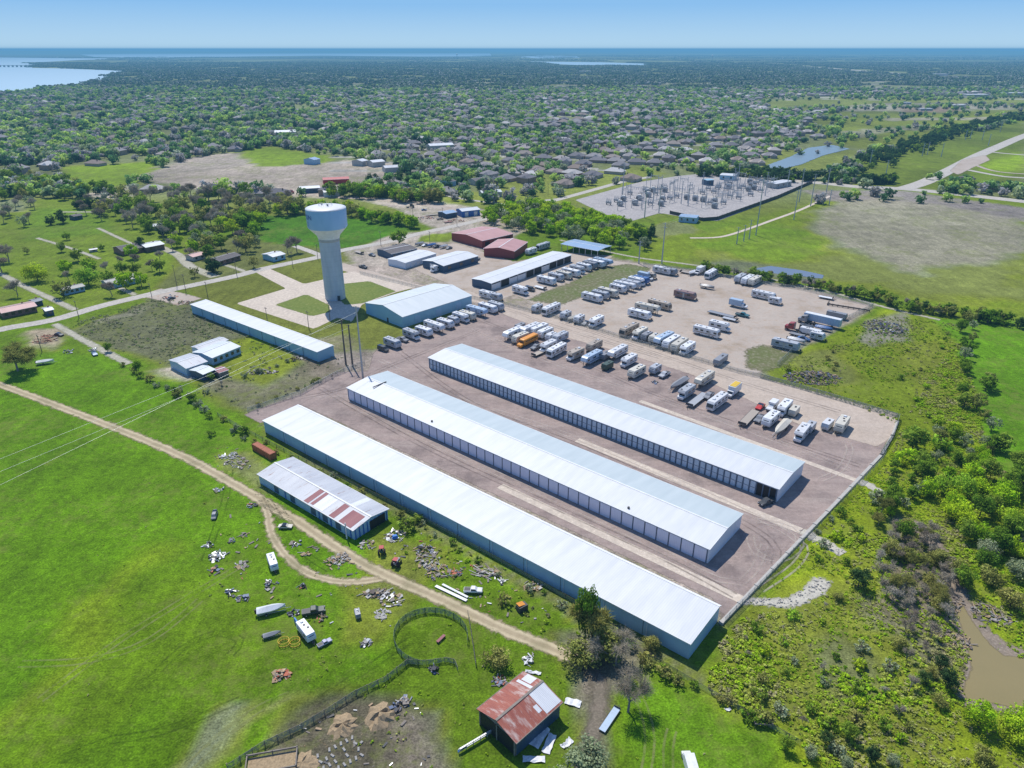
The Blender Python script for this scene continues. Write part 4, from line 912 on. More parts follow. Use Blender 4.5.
        m = MB(); m.extr([(-1.6, .9), (1.7, .9), (1.8, 1.9), (.6, 2.1), (.3, 3.2), (-1.3, 3.5), (-1.6, 3.4)], 2.3, .1); add(P, 'body', m, 'body_paint', tint=1)
        m = MB(); m.box((0, 0, 0), (.06, 1.9, .8), tilt=-.3); add(P, 'windshield', m, 'glass_dark', (.5, 0, 2.65)); win(P, [(-.3, .8)], 2.3, 2.6, .6)
        m = MB(); m.box((-3, 0, .85), (3.8, .9, .25)); add(P, 'frame', m, 'dark_metal'); wheels(P, (1.1, -3.0, -4.2), 1.05, .5, .35)
        m = MB(); m.tube((-1.75, .9, 1), (-1.75, .9, 3.7), .09); m.tube((-1.75, -.9, 1), (-1.75, -.9, 3.7), .09); addeach(P, 'exhaust_pipe', m, 'steel')
    elif kind == 'bt':              # box truck
        m = MB(); m.box((-1.2, 0, 2.15), (5.4, 2.4, 2.5)); add(P, 'box_body', m, 'body_paint', tint=1)
        m = MB(); m.extr([(1.55, .6), (3.7, .6), (3.7, 1.25), (2.9, 1.4), (2.3, 2.15), (1.55, 2.2)], 2.1, .1); add(P, 'cab', m, 'white_paint')
        m = MB(); m.box((0, 0, 0), (.06, 1.8, .8), tilt=-.75); add(P, 'windshield', m, 'glass_dark', (2.68, 0, 1.75)); wheels(P, (2.9, -2.4), .98, .42)
        m = MB(); m.box((-3.92, 0, 2.1), (.06, 2.1, 2.2)); add(P, 'door', m, 'steel')
    elif kind == 'cont':
        m = MB(); m.box((0, 0, 1.3), (12.2, 2.44, 2.6)); add(P, 'body', m, 'box_rust')
        m = MB()
        for x in (-6.1, 6.1):
            for y in (-1.2, 1.2): m.box((x, y, 1.3), (.2, .2, 2.62))
        for y in (-1.2, 1.2): m.box((0, y, 2.6), (12.3, .14, .14))
        add(P, 'frame', m, 'rust_roof'); m = MB(); m.box((6.12, 0, 1.3), (.06, 2.1, 2.3)); add(P, 'door', m, 'rust_roof')
        m = MB(); m.box((0, 0, 2.63), (11.8, 2.1, .05)); add(P, 'roof', m, 'rust_roof')
    elif kind == 'tractor':
        m = MB(); m.box((.6, 0, 1.1), (1.7, .7, .7), taper=.9); m.box((-.5, 0, 1.0), (.9, .9, .6)); add(P, 'body', m, 'body_paint', tint=1)
        m = MB(); m.tube((0, -.2, 0), (0, .2, 0), .75, n=16); me = m.mesh('wheel', M['rubber'])
        for s in (-1, 1): P.append(('wheel', me, (-.6, s*.8, .75), None, []))
        m = MB(); m.tube((0, -.1, 0), (0, .1, 0), .38, n=14); me = m.mesh('wheel', M['rubber'])
        for s in (-1, 1): P.append(('wheel', me, (1.2, s*.6, .38), None, []))
        m = MB(); m.box((-.6, 0, 1.5), (.5, .5, .12)); m.box((-.85, 0, 1.75), (.1, .5, .5)); m.tube((-.2, 0, 1.3), (0, 0, 1.7), .04); add(P, 'seat', m, 'black')
        m = MB()
        for x, y in ((-1.1, -.5), (-1.1, .5), (.1, -.5), (.1, .5)): m.tube((x, y, 1.2), (x, y, 2.3), .04)
        m.box((-.5, 0, 2.33), (1.4, 1.2, .07)); add(P, 'canopy', m, 'red_paint')
    return P
def spawn(kind, name, x, y, rz, c=(.75, .76, .78), label='', cat='', group=None, s=1.0, px=True, z=0.0):
    if kind not in _cache: _cache[kind] = mk(kind)
    if px: x, y = G(x, y, 1.3)
    t = empty(name, (x, y, z), rz, s); tag(t, label, cat, group)
    for (nm, me, loc, tint, sub) in _cache[kind]:
        o = link(nm, me, t); o.location = loc; o.color = (*c, 1)
        for (n2, m2) in sub: link(n2, m2, o)
    return t
FV, FVB, FU, FUB = AV+math.pi, AV, AU, AU+math.pi     # facing down-left / up-right / down-right / up-left
WH, SL, CR, TN, GY, DG, BL, PB = (.76, .77, .78), (.45, .47, .50), (.66, .62, .52), (.45, .38, .30), (.26, .27, .29), (.06, .065, .07), (.05, .14, .35), (.42, .54, .68)
NM = {'tt': ('travel_trailer', 'travel trailer'), 'tts': ('travel_trailer', 'travel trailer'), 'ttl': ('travel_trailer', 'travel trailer'), 'fw': ('fifth_wheel_trailer', 'camper trailer'), 'ma': ('motorhome', 'motorhome'), 'mc': ('motorhome', 'motorhome'), 'bus': ('bus', 'bus'), 'pk': ('pickup_truck', 'pickup'), 'pkc': ('truck_camper', 'truck camper'), 'car': ('parked_car', 'car'), 'van': ('parked_van', 'van'), 'box': ('cargo_trailer', 'trailer'), 'boxl': ('cargo_trailer', 'trailer'), 'flat': ('flatbed_trailer', 'trailer'), 'flatl': ('flatbed_trailer', 'trailer'), 'boat': ('covered_boat', 'boat'), 'boatl': ('covered_boat', 'boat'), 'st': ('semi_trailer', 'semi trailer'), 'semi': ('semi_truck', 'semi truck'), 'bt': ('box_truck', 'box truck'), 'cont': ('shipping_container', 'container'), 'tractor': ('tractor', 'tractor')}
CW = {WH: 'white', SL: 'silver', CR: 'cream', TN: 'tan', GY: 'grey', DG: 'black', BL: 'blue', PB: 'pale blue'}
YARD = [  # between the farthest shed and the lane
 (513, 335, 'fw', FV, WH, 'white camper at the left end of the yard row'), (520, 327, 'box', FV, GY, 'small grey trailer behind the left end of the yard row'), (520.5, 339, 'tt', FV, CR, 'cream travel trailer between the end white camper and the orange bus'),
 (527.5, 341.5, 'bus', FV, (.78, .30, .02), 'orange school bus in the yard row'), (530, 331, 'fw', FV, WH, 'long white camper behind the orange bus'), (538.5, 330.5, 'ttl', FV, WH, 'white trailer second back from the orange bus'), (545, 334, 'tt', FV, WH, 'white trailer right of the pair behind the orange bus'), (551, 337.5, 'tts', FV, WH, 'short white trailer left of the silver one behind the yard row'), (560, 338.5, 'tt', FV, SL, 'silver trailer at the right end of the group behind the bus'),
 (536, 346, 'pk', FV, GY, 'grey pickup right of the orange bus'), (538.5, 352, 'flat', FV, TN, 'small brown flat trailer in front of the grey pickup'), (548, 347.5, 'mc', FV, WH, 'white motorhome with cab over bunk next to the grey pickup'), (556.5, 351.5, 'ma', FV, WH, 'white motorhome fronting the group right of the bus'),
 (575, 355.5, 'mc', FV, TN, 'tan motorhome standing alone right of the bus group'), (594, 347, 'tt', FV, TN, 'tan travel trailer behind the long pale camper'), (591.5, 359.5, 'fw', FV, PB, 'longest pale blue white camper in the yard row'), (605, 356, 'box', FV, GY, 'small grey trailer beside the long pale camper'), (617.5, 354, 'fw', FV, WH, 'white camper with blue trim behind the dark green truck'),
 (607.5, 366, 'box', FV, (.05, .09, .06), 'small dark green box trailer in front of the yard row'), (628.5, 362, 'mc', FV, WH, 'white motorhome right of the dark green box'), (636.5, 373, 'tt', FV, CR, 'cream travel trailer nearest the shed roof mid row'), (655, 370, 'tts', FV, SL, 'short silver trailer left of the silver pickup'), (664.5, 373.5, 'pk', FV, SL, 'silver pickup beside the short silver trailer'),
 (678.5, 383.5, 'boatl', FV, GY, 'long grey covered boat on its trailer'), (704, 381, 'fw', FV, CR, 'long cream camper beside the grey boat'), (686, 393.5, 'mc', FV, SL, 'silver motorhome in front of the long grey boat'), (697.5, 398.5, 'flatl', FV, SL, 'pale low flat trailer between silver motorhome and white coach'), (709, 394.5, 'pk', FV, GY, 'grey pickup at the head of the pale flat trailer'),
 (717, 403, 'ma', FV, WH, 'big white coach nearest the shed at mid right'), (733, 391.5, 'bt', FV, WH, 'white truck with a yellow top beside the lane'), (760.5, 405, 'car', FV, (.55, .02, .02), 'small red car in the right part of the yard'), (772, 406, 'pkc', FV, WH, 'white truck camper right of the red car'), (784, 409.5, 'mc', FV, WH, 'white motorhome behind the right end group'), (794, 411.5, 'box', FV, CR, 'boxy cream trailer at the back of the right group'),
 (749, 416.5, 'flatl', FV, TN, 'long tan flat trailer at the left of the right group'), (760, 417.5, 'pk', FV, GY, 'grey pickup between tan flat trailer and white trailer'), (770.5, 420.5, 'tt', FV, WH, 'white travel trailer in the middle of the right group'), (781.5, 427.5, 'boatl', FV, CR, 'long low cream covered boat in the right group'), (810, 427.5, 'box', FV, SL, 'small silver trailer behind the last white motorhome'), (801.5, 434.5, 'mc', FV, WH, 'white motorhome nearest the right end of the farthest shed'), (827.5, 425, 'box', FV, WH, 'small white box trailer left of the cream camper at the lane end'), (841.5, 426, 'tt', FV, CR, 'cream camper standing last at the right end of the yard'),
]
HALLROW = [
 (383, 348, 'van', FU, DG, 'black van at the lower left end of the hall row'), (392.5, 344, 'tt', FU, SL, 'silver trailer second from the lower end of the hall row'), (402.5, 338.5, 'pk', FU, GY, 'grey pickup third from the lower end of the hall row'), (411.5, 335.5, 'mc', FU, SL, 'silver motorhome with dark front in the hall row'), (424, 332.5, 'tt', FU, WH, 'white trailer left of the tallest camper in the hall row'), (434.5, 328, 'fw', FU, WH, 'tallest white camper in the middle of the hall row'), (445.5, 324.5, 'tt', FU, WH, 'white trailer right of the tallest camper in the hall row'), (453.5, 321, 'tts', FU, SL, 'short silver trailer in the upper hall row'), (461, 318.5, 'mc', FU, WH, 'white motorhome in the upper hall row'), (467.5, 316.5, 'tt', FU, CR, 'cream trailer in the upper hall row'), (477, 312.5, 'fw', FU, PB, 'pale blue camper near the upper end of the hall row'), (488, 309, 'ttl', FU, WH, 'long white trailer next to last at the upper hall row end'), (496, 307, 'tt', FU, SL, 'last silver trailer at the upper end of the hall row'),
 (487, 296, 'mc', FU, WH, 'white motorhome left of a pair behind the hall corner'), (494.5, 297.5, 'tt', FU, SL, 'silver trailer right of a pair behind the hall corner'),
 (363, 266, 'pk', FU, DG, 'black pickup parked behind the tower lawn'), (359, 251.5, 'flat', FU, TN, 'brown flat trailer beside the road behind the tower'), (437, 269, 'mc', FV, WH, 'white motorhome at the near end of the white gabled workshop'), (372, 254, 'car', FU, GY, 'grey car left of the dark roofed shop'),
 (466.5, 240.5, 'bt', FU, WH, 'white box truck left of the larger red barn'), (482, 242, 'pk', FU, (.3, .03, .03), 'dark red pickup in front of the larger red barn'), (515.5, 240, 'car', FU, GY, 'grey car right of the red barns'), (543, 247, 'ma', FV, SL, 'silver coach parked between red barn and carport'), (531, 252, 'tt', FV, WH, 'white trailer beside the silver coach'),
 (476, 258.5, 'pk', FV, GY, 'grey pickup at the right end of the gabled workshop'),
]
for i, x in enumerate((419, 425, 431, 437, 443, 449)):
    HALLROW.append((x, 243.5+i*.7, ('boat', 'car', 'boat', 'pk', 'boat', 'car')[i], FV, (GY, WH, BL, DG, SL, GY)[i], ('grey covered boat first in the line behind the shops', 'white car in the line behind the shops', 'blue covered boat in the line behind the shops', 'black pickup in the line behind the shops', 'silver covered boat in the line behind the shops', 'grey car last in the line behind the shops')[i]))
UPPER = [
 (520.5, 291.5, 'mc', FU, WH, 'white motorhome nearest the end of the open front shed'), (530, 288.5, 'van', FU, DG, 'black van beside the end motorhome by the open front shed'), (540, 286.5, 'flat', FU, WH, 'low white flat trailer in the open shed row'), (546.5, 281.5, 'ttl', FU, WH, 'long white trailer first of the open shed row'), (556, 278, 'tt', FU, SL, 'silver trailer in the lower open shed row'), (564, 276, 'tt', FU, CR, 'cream trailer in the middle of the open shed row'), (571, 273.5, 'ttl', FU, WH, 'white trailer right of the cream one in the open shed row'), (577.5, 270.5, 'mc', FU, SL, 'silver motorhome in the open shed row'), (584, 268, 'tt', FU, WH, 'white trailer left of the last three by the carport'), (590, 266, 'tt', FU, GY, 'grey trailer third from the carport end of the row'), (596, 264.5, 'ttl', FU, WH, 'white trailer next to the last blue one by the carport'), (603, 263.5, 'fw', FU, PB, 'pale blue camper last at the carport end of the row'),
 (592, 298.5, 'ttl', FU, WH, 'white trailer at the lower end of the grass strip row'), (600.5, 296, 'tt', FU, SL, 'silver trailer second in the grass strip row'), (608, 293.5, 'ttl', FU, CR, 'cream long trailer third in the grass strip row'), (618, 289.5, 'tt', FU, WH, 'rounded white trailer in the middle of the grass strip row'), (624.5, 287.5, 'fw', FU, WH, 'tall white camper in the middle of the grass strip row'), (630.5, 285, 'ttl', FU, SL, 'silver long trailer in the upper grass strip row'), (636.5, 282.5, 'mc', FU, WH, 'white motorhome in the upper grass strip row'), (641, 281, 'tt', FU, BL, 'blue trailer in the upper grass strip row'), (645.5, 277.5, 'bt', FU, PB, 'pale blue box truck in the upper grass strip row'), (650.5, 276.5, 'tts', FU, TN, 'tan trailer last at the upper end of the grass strip row'),
 (662.5, 271.5, 'ttl', FU, WH, 'white trailer left of a pair by the path'), (669, 272.5, 'tt', FU, GY, 'grey trailer right of a pair by the path'), (686.5, 271.5, 'flat', FUB, TN, 'brown flat trailer left of the big white box truck'), (692, 272.5, 'boat', FV, WH, 'white covered boat left of the big white box truck'), (699.5, 271.5, 'bt', FV, WH, 'big white box truck by the path'), (711, 275, 'ma', FV, WH, 'white motorhome right of the big box truck'),
 (707.5, 286.5, 'boat', FU, GY, 'grey covered boat alone in the upper lot'), (740, 279.5, 'tt', FV, SL, 'silver trailer left of three by the path'), (747.5, 281, 'ttl', FV, WH, 'white trailer middle of three by the path'), (754.5, 282, 'ttl', FV, CR, 'cream trailer right of three by the path'),
 (763.5, 296.5, 'ma', FU, WH, 'long white motorhome with many windows in the upper lot'), (685, 296, 'ttl', FU, (.25, .15, .13), 'brown long trailer in the middle of the upper lot'), (659.5, 306, 'ma', FU, TN, 'long tan motorhome in the middle of the lot'), (647.5, 310, 'fw', FU, CR, 'cream camper left of the long tan motorhome'), (639.5, 315.5, 'ttl', FU, WH, 'white trailer in front of the cream camper'), (738.5, 305, 'bt', FU, PB, 'pale blue box truck in the open lot'), (742.5, 314, 'pk', FU, (.03, .15, .17), 'teal pickup in the open lot'), (722, 313.5, 'flatl', FU, GY, 'long grey flatbed behind the teal pickup'), (730, 318, 'flat', FU, SL, 'short silver flat trailer beside the long grey flatbed'), (719.5, 327.5, 'mc', FU, WH, 'white motorhome right of the long white one near the lane'), (706.5, 333, 'ma', FU, WH, 'long white motorhome near the lane fence'),
 (822, 322.5, 'st', FU, PB, 'pale blue semi trailer at the right edge of the lot'), (803, 320, 'semi', FUB, GY, 'grey semi tractor coupled to the pale blue trailer'), (790, 327.5, 'semi', FUB, (.35, .04, .04), 'dark red semi tractor at the right side of the lot'), (810.5, 332, 'boxl', FU, WH, 'white long box trailer behind the dark red tractor'), (824, 328, 'boat', FU, BL, 'blue covered boat beside the pale blue semi trailer'), (796.5, 340, 'boat', FU, SL, 'silver covered boat near the lot corner'), (804, 337.5, 'car', FU, BL, 'small blue car near the lot corner'), (785.5, 346, 'ttl', FU, SL, 'silver trailer closest to the dead grass corner'), (806, 328.5, 'box', FU, DG, 'small black box trailer between the two semi tractors'), (798, 333.5, 'flat', FU, GY, 'grey flat trailer in front of the white box trailer'), (817.5, 337, 'tts', FU, WH, 'short white trailer nearest the green edge of the lot'), (775, 301.5, 'tts', FU, WH, 'short white trailer right of the windowed motorhome'), (836.5, 315.5, 'boxl', FU, GY, 'grey box trailer by the wooden barrier'), (826, 296.5, 'flat', FU, WH, 'small white flat trailer at the far lot edge'),
 (537, 309, 'tts', FV, SL, 'short silver trailer at the left of the fence row'), (551, 310.5, 'ma', FV, WH, 'white motorhome at the left of the fence row'), (565.5, 316, 'tts', FV, SL, 'short silver trailer right of the fence row motorhome'), (572.5, 318, 'boat', FV, CR, 'cream covered boat in the fence row'), (579, 320, 'tts', FV, WH, 'short white trailer left of the grey fence row car'), (586, 322, 'car', FV, GY, 'grey car in the fence row'), (596, 323, 'mc', FV, WH, 'white motorhome at the right of the first fence row'),
 (629, 331, 'ma', FV, TN, 'big tan motorhome first of the second fence row'), (639.5, 335, 'mc', FV, CR, 'cream motorhome second of the second fence row'), (646.5, 337.5, 'tts', FV, GY, 'short grey trailer in the second fence row'), (654, 339.5, 'tts', FV, CR, 'short cream trailer in the second fence row'), (663.5, 341, 'fw', FV, PB, 'pale blue camper in the second fence row'), (671, 343.5, 'ttl', FV, WH, 'white trailer right of the pale blue camper'), (679, 346.5, 'ttl', FV, CR, 'cream trailer next to last in the second fence row'), (687, 350, 'mc', FV, WH, 'white motorhome last in the second fence row'), (720.5, 360.5, 'boxl', FV, GY, 'grey box trailer alone against the lane fence'),
]
for rows, grp in ((YARD, 'campers and vehicles stored in the yard row'), (HALLROW, 'vehicles parked round the hall and shops'), (UPPER, 'campers and trailers in the upper lot')):
    for (x, y, k, rz, c, lb) in rows:
        n_, cat = NM[k]; rr = random.Random(int(x*10)); g2 = rr.uniform(.86, 1.06)
        o = spawn(k, n_, x, y, rz+rr.uniform(-.05, .05), tuple(min(.8, v*g2) for v in c), lb, cat, grp, s=(1.2 if k in ('ma', 'fw', 'bus') else (1.28 if k in ('boatl', 'flatl', 'mc', 'ttl', 'tt') else 1.15))*(1.06 if rows is UPPER else 1.0))
        if lb.startswith('white truck with a yellow'):
            m = MB(); m.box((-1.2, 0, 3.46), (4.5, 2.0, .12)); m.build('roof_cargo', M['yellow_paint'], o)
spawn('pk', 'pickup_truck', 767, 500, FV-.35, DG, 'dark pickup nosing out of the open bay of the farthest shed', 'pickup')
# pasture vehicles
spawn('cont', 'shipping_container', 264, 450.5, AU, (.5, .1, .05), 'rusty orange shipping container behind the long blue barn', 'container', s=.86)
spawn('tt', 'travel_trailer', 272.5, 562, R_(-62), WH, 'small white camper trailer on the pasture near the side track', 'travel trailer', s=.8)
spawn('tt', 'travel_trailer', 306, 631, R_(-50), WH, 'white camper trailer with blue side tarp beside the yellow hay rings', 'travel trailer', s=.85)
spawn('boat', 'open_boat', 271, 608, R_(18), (.7, .72, .75), 'white motorboat on a trailer in the pasture', 'boat')
spawn('boat', 'boat_hull', 271.5, 632, R_(22), GY, 'dark grey rounded hull lying in the grass left of the camper', 'boat', s=.6)
spawn('pk', 'pickup_truck', 313, 609, R_(15), (.03, .05, .04), 'dark green pickup behind the white camper with blue tarp', 'pickup', s=.95)
spawn('pk', 'pickup_truck', 324, 640, R_(40), (.35, .35, .5), 'small faded lilac pickup beside the blue tarp camper', 'pickup', s=.6)
spawn('car', 'old_car', 285, 524, R_(0), CR, 'cream old car by the bend of the side track', 'car', s=.85)
spawn('pk', 'pickup_truck', 473, 588, R_(-3), WH, 'white pickup on the grass between the lumber and the track', 'pickup', s=.82)
spawn('tractor', 'tractor', 381.5, 549, R_(100), (.05, .12, .08), 'green tractor with red canopy at the end of the long blue barn', 'tractor')
spawn('tractor', 'tractor', 396.5, 561, R_(70), GY, 'grey tractor on the grass above the track junction', 'tractor')
spawn('van', 'parked_van', 214, 513, R_(-80), GY, 'grey van among scrap on the upper pasture', 'van', s=.7)
spawn('tts', 'travel_trailer', 357.5, 612, R_(-70), GY, 'small grey box camper by the fenced round pen', 'travel trailer', s=.5)
spawn('flatl', 'flatbed_trailer', 610, 716, R_(55), PB, 'pale blue flatbed trailer beside the bare tree trunk', 'trailer', s=.62)
spawn('bt', 'box_truck', 690, 764, R_(92), WH, 'white box truck half seen at the bottom edge', 'box truck', s=.8)
spawn('car', 'parked_car', 94, 352, R_(-50), PB, 'pale blue old car in the hedge by the side road', 'car')
spawn('car', 'parked_car', 58.5, 333, R_(-20), DG, 'dark car by the lumber heap at the road corner', 'car')
spawn('van', 'parked_van', 35, 302, R_(0), BL, 'dark blue van behind the brick house', 'van')
spawn('car', 'parked_car', 171, 297, R_(60), DG, 'small black car on the gravel apron left of the narrow shed', 'car')
spawn('boat', 'covered_boat', 45, 361, R_(20), WH, 'white covered boat beside the big oak', 'boat')
for (x, y, k, rz, c, lb) in ((292, 192, 'semi', 0, (.3, .04, .04), 'dark red tractor unit on the bare dirt lot'), (412, 206, 'semi', .3, DG, 'black tractor unit by the dirt road'), (440, 218, 'pk', .5, TN, 'tan pickup among machinery by the dirt road'), (432, 214, 'flatl', .4, TN, 'tan flatbed among machinery by the dirt road'), (424, 209, 'car', .4, BL, 'blue car by the dirt road'), (448, 221, 'flat', .2, (.3, .1, .06), 'rust coloured flatbed among machinery by the dirt road'), (470, 213, 'st', .1, (.5, .25, .15), 'orange brown semi trailer in front of the bright blue shed')):
    spawn(k, NM[k][0], x, y, rz, c, lb, NM[k][1])
# ================================================================ PLANTS
def quads(cen, nrm_, size, rng, aspect=1.0):
    n = len(cen); a = rng.normal(size=(n, 3)); a -= (a*nrm_).sum(1)[:, None]*nrm_; a /= np.linalg.norm(a, axis=1)[:, None]+1e-9
    b = np.cross(nrm_, a); s = size[:, None]
    v = np.stack([cen-a*s*aspect-b*s*.5, cen+a*s*aspect-b*s*.6, cen+a*s*aspect*.8+b*s*.5, cen-a*s*aspect*.7+b*s*.6], 1).reshape(-1, 3)
    return v, np.arange(4*n).reshape(n, 4)
def crown_mesh(name, seed, R=3.2, H=6.0, z0=2.0, nc=16, nl=20, ls=.5, mat='leaf_mid', cone=0.0, spread=.34, gap=.1):
    rng = np.random.default_rng(seed); cs = []
    while len(cs) < nc:
        p = rng.uniform(-1, 1, 3); r = np.linalg.norm(p)
        if r > 1 or r < .25: continue
        k = 1-cone*(p[2]*.5+.5)
        cs.append((p[0]*R*.8*k, p[1]*R*.8*k, z0+H*(.5+p[2]*.45), rng.uniform(.6, 1.25)))
    cs = np.array(cs); ctr = np.array([0, 0, z0+H*.45]); C = []; N = []; S = []; T = []
    for (x, y, z, sc) in cs:
        d = rng.normal(size=(nl, 3)); d /= np.linalg.norm(d, axis=1)[:, None]; rad = rng.uniform(.55, 1.15, nl)[:, None]*R*spread*sc
        p = np.array([x, y, z])+d*rad*np.array([1, 1, .8]); nn = d*.8+rng.normal(size=(nl, 3))*.6+np.array([0, 0, .35])
        C.append(p); N.append(nn/np.linalg.norm(nn, axis=1)[:, None]); S.append(rng.uniform(.6, 1.3, nl)*ls)
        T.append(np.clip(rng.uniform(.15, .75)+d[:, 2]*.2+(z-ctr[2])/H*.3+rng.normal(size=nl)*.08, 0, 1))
    C = np.concatenate(C); N = np.concatenate(N); S = np.concatenate(S); T = np.concatenate(T)
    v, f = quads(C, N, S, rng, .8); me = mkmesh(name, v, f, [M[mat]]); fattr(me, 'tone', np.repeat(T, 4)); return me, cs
def trunk_mesh(name, seed, cs, z0=2.0, r=.22, mat='bark', lean=0):
    m = MB(); rr = random.Random(seed); top = Vector((lean, 0, z0+1.2)); m.tube((0, 0, -.1), (lean*.5, 0, z0*.6), r, r*.8, 7); m.tube((lean*.5, 0, z0*.6), top, r*.8, r*.6, 7)
    for c in list(cs)[:7]:
        e = Vector(c[:3]); mid = top.lerp(e, .5)+Vector((0, 0, .3)); m.tube(top, mid, r*.45, r*.3, 5, False); m.tube(mid, e, r*.3, r*.1, 5, False)
    return m.mesh(name, M[mat])
def bare_mesh(seed, R=2.8, H=8.0, n=420, tw=.035, mat='twig', up=.6):
    """leafless tree: forking limbs plus a cloud of fine twigs"""
    rr = random.Random(seed); m = MB(); tips = []
    def grow(p, d, L, r, k):
        q = p+d*L; m.tube(p, q, r, r*.68, 6 if k < 2 else 4, False)
        if k >= 4: tips.append((q, d)); return
        for _ in range(3 if k < 3 else 2):
            e = (d+Vector((rr.gauss(0, .5), rr.gauss(0, .5), rr.gauss(.12, .3)))).normalized(); grow(q, e, L*rr.uniform(.62, .85), r*.62, k+1)
        if k > 1: tips.append((q, d))
    grow(Vector((0, 0, -.1)), Vector((rr.uniform(-.1, .1), rr.uniform(-.1, .1), 1)).normalized(), H*.26, H*.026, 0)
    tr = m.mesh('trunk', M['pale_bark']); rng = np.random.default_rng(seed)
    P0 = np.array([tips[i % len(tips)][0][:] for i in range(n)]); D0 = np.array([tips[i % len(tips)][1][:] for i in range(n)])
    D = D0*up+rng.normal(size=(n, 3))*.55; D /= np.linalg.norm(D, axis=1)[:, None]; L = rng.uniform(.35, 1.3, n)[:, None]*H/9
    sd = np.cross(D, rng.normal(size=(n, 3))); sd /= np.linalg.norm(sd, axis=1)[:, None]; sd *= tw*H/9
    J = P0+rng.normal(size=(n, 3))*.25*H/9
    v = np.stack([J-sd, J+sd, J+D*L+sd*.4, J+D*L-sd*.4], 1).reshape(-1, 3); me = mkmesh('crown', v, np.arange(4*n).reshape(n, 4), [M[mat]])
    fattr(me, 'tone', np.repeat(rng.uniform(.2, .8, n), 4)); return me, tr
def tree_set(mat, n=3, seed=0, **k):
    out = []
    for i in range(n):
        kk = dict(k); z0 = kk.pop('z0', 1.8); tr = kk.pop('trunk', 'bark')
        me, cs = crown_mesh('crown', seed+i*7+1, mat=mat, z0=z0, **kk); out.append((me, trunk_mesh('trunk', seed+i, cs, z0, mat=tr)))
    return out
TS = {
 'bright': tree_set('leaf_bright', 4, 10, nc=30, nl=26, ls=.42, R=4.0, H=6.8, z0=.9, spread=.3), 'mid': tree_set('leaf_mid', 4, 30, nc=30, nl=26, ls=.42, R=4.0, H=6.8, z0=.9, spread=.3),
 'dark': tree_set('leaf_dark', 3, 50, nc=32, nl=26, ls=.36, R=3.2, H=7.0, z0=.4, spread=.32), 'olive': tree_set('leaf_olive', 3, 70, nc=24, nl=24, ls=.36, R=3.8, H=6.6, z0=1.0, spread=.3),
 'sage': tree_set('leaf_sage', 3, 90, nc=24, nl=24, ls=.34, R=3.8, H=6.6, z0=1.0, spread=.3), 'bare': [bare_mesh(s, n=1500, tw=.06) for s in (1, 2, 3, 4)],
 'shrub': tree_set('leaf_bright', 3, 110, nc=12, nl=26, ls=.30, R=2.6, H=2.6, z0=.2), 'shrubd': tree_set('leaf_mid', 3, 120, nc=12, nl=26, ls=.28, R=2.4, H=2.6, z0=.2),
 'shrubo': tree_set('leaf_olive', 3, 130, nc=12, nl=26, ls=.28, R=2.4, H=2.6, z0=.2), 'shrubs': tree_set('leaf_sage', 2, 140, nc=12, nl=26, ls=.26, R=2.4, H=2.4, z0=.2),
 'thicket': [bare_mesh(s, n=900, H=4.2, tw=.05, up=.25) for s in (11, 12, 13)],
 'bigmid': tree_set('leaf_mid', 2, 150, nc=40, nl=60, ls=.24, R=3.4, H=6.6), 'bigbright': tree_set('leaf_bright', 3, 160, nc=36, nl=55, ls=.25, R=4.2, H=6.2, z0=.6),
 'bigolive': tree_set('leaf_olive', 2, 170, nc=34, nl=60, ls=.2, R=3.4, H=4.6, z0=.6), 'bigsage': tree_set('leaf_sage', 2, 180, nc=34, nl=60, ls=.2, R=3.4, H=5.2, z0=.8),
 'bigbare': [bare_mesh(s, n=2600, tw=.022) for s in (21, 22)], 'bigdark': tree_set('leaf_dark', 2, 190, nc=36, nl=55, ls=.24, R=3.4, H=6.2),
}
TS['oak'] = [bare_mesh(s, n=4200, tw=.06, mat='leaf_olive', up=.3) for s in (31, 32)]
HT = {'oak': 8.5, 'shrub': 3, 'shrubd': 3, 'shrubo': 3, 'shrubs': 3, 'thicket': 4.5, 'bare': 8.5, 'bigbare': 8.5, 'dark': 7.5}
NAMES = {'oak': 'oak_tree', 'bright': 'leafy_tree', 'mid': 'leafy_tree', 'dark': 'evergreen_tree', 'olive': 'budding_tree', 'sage': 'pale_tree', 'bare': 'bare_tree', 'shrub': 'shrub', 'shrubd': 'shrub', 'shrubo': 'shrub', 'shrubs': 'shrub', 'thicket': 'thicket', 'bigmid': 'leafy_tree', 'bigbright': 'leafy_tree', 'bigolive': 'shrub', 'bigsage': 'pale_tree', 'bigbare': 'bare_tree', 'bigdark': 'leafy_tree'}
CATS = {'shrub': 'shrub', 'thicket': 'thicket'}
trng = random.Random(5)
NTREE = [0]
def tree(kind, x, y, h, label, group=None, px=True, rz=None, wide=1.0):
    if px: x, y = G(x, y)
    me, tr = TS[kind][trng.randrange(len(TS[kind]))]; s = h/HT.get(kind, 8.0); nm = NAMES[kind]
    t = empty(nm, (x, y, 0), trng.uniform(0, 6.28)); t.scale = (s*wide*trng.uniform(.9, 1.1), s*wide, s); tag(t, label, CATS.get(nm, 'tree'), group)
    link('trunk', tr, t); link('crown', me, t); NTREE[0] += 1; return t
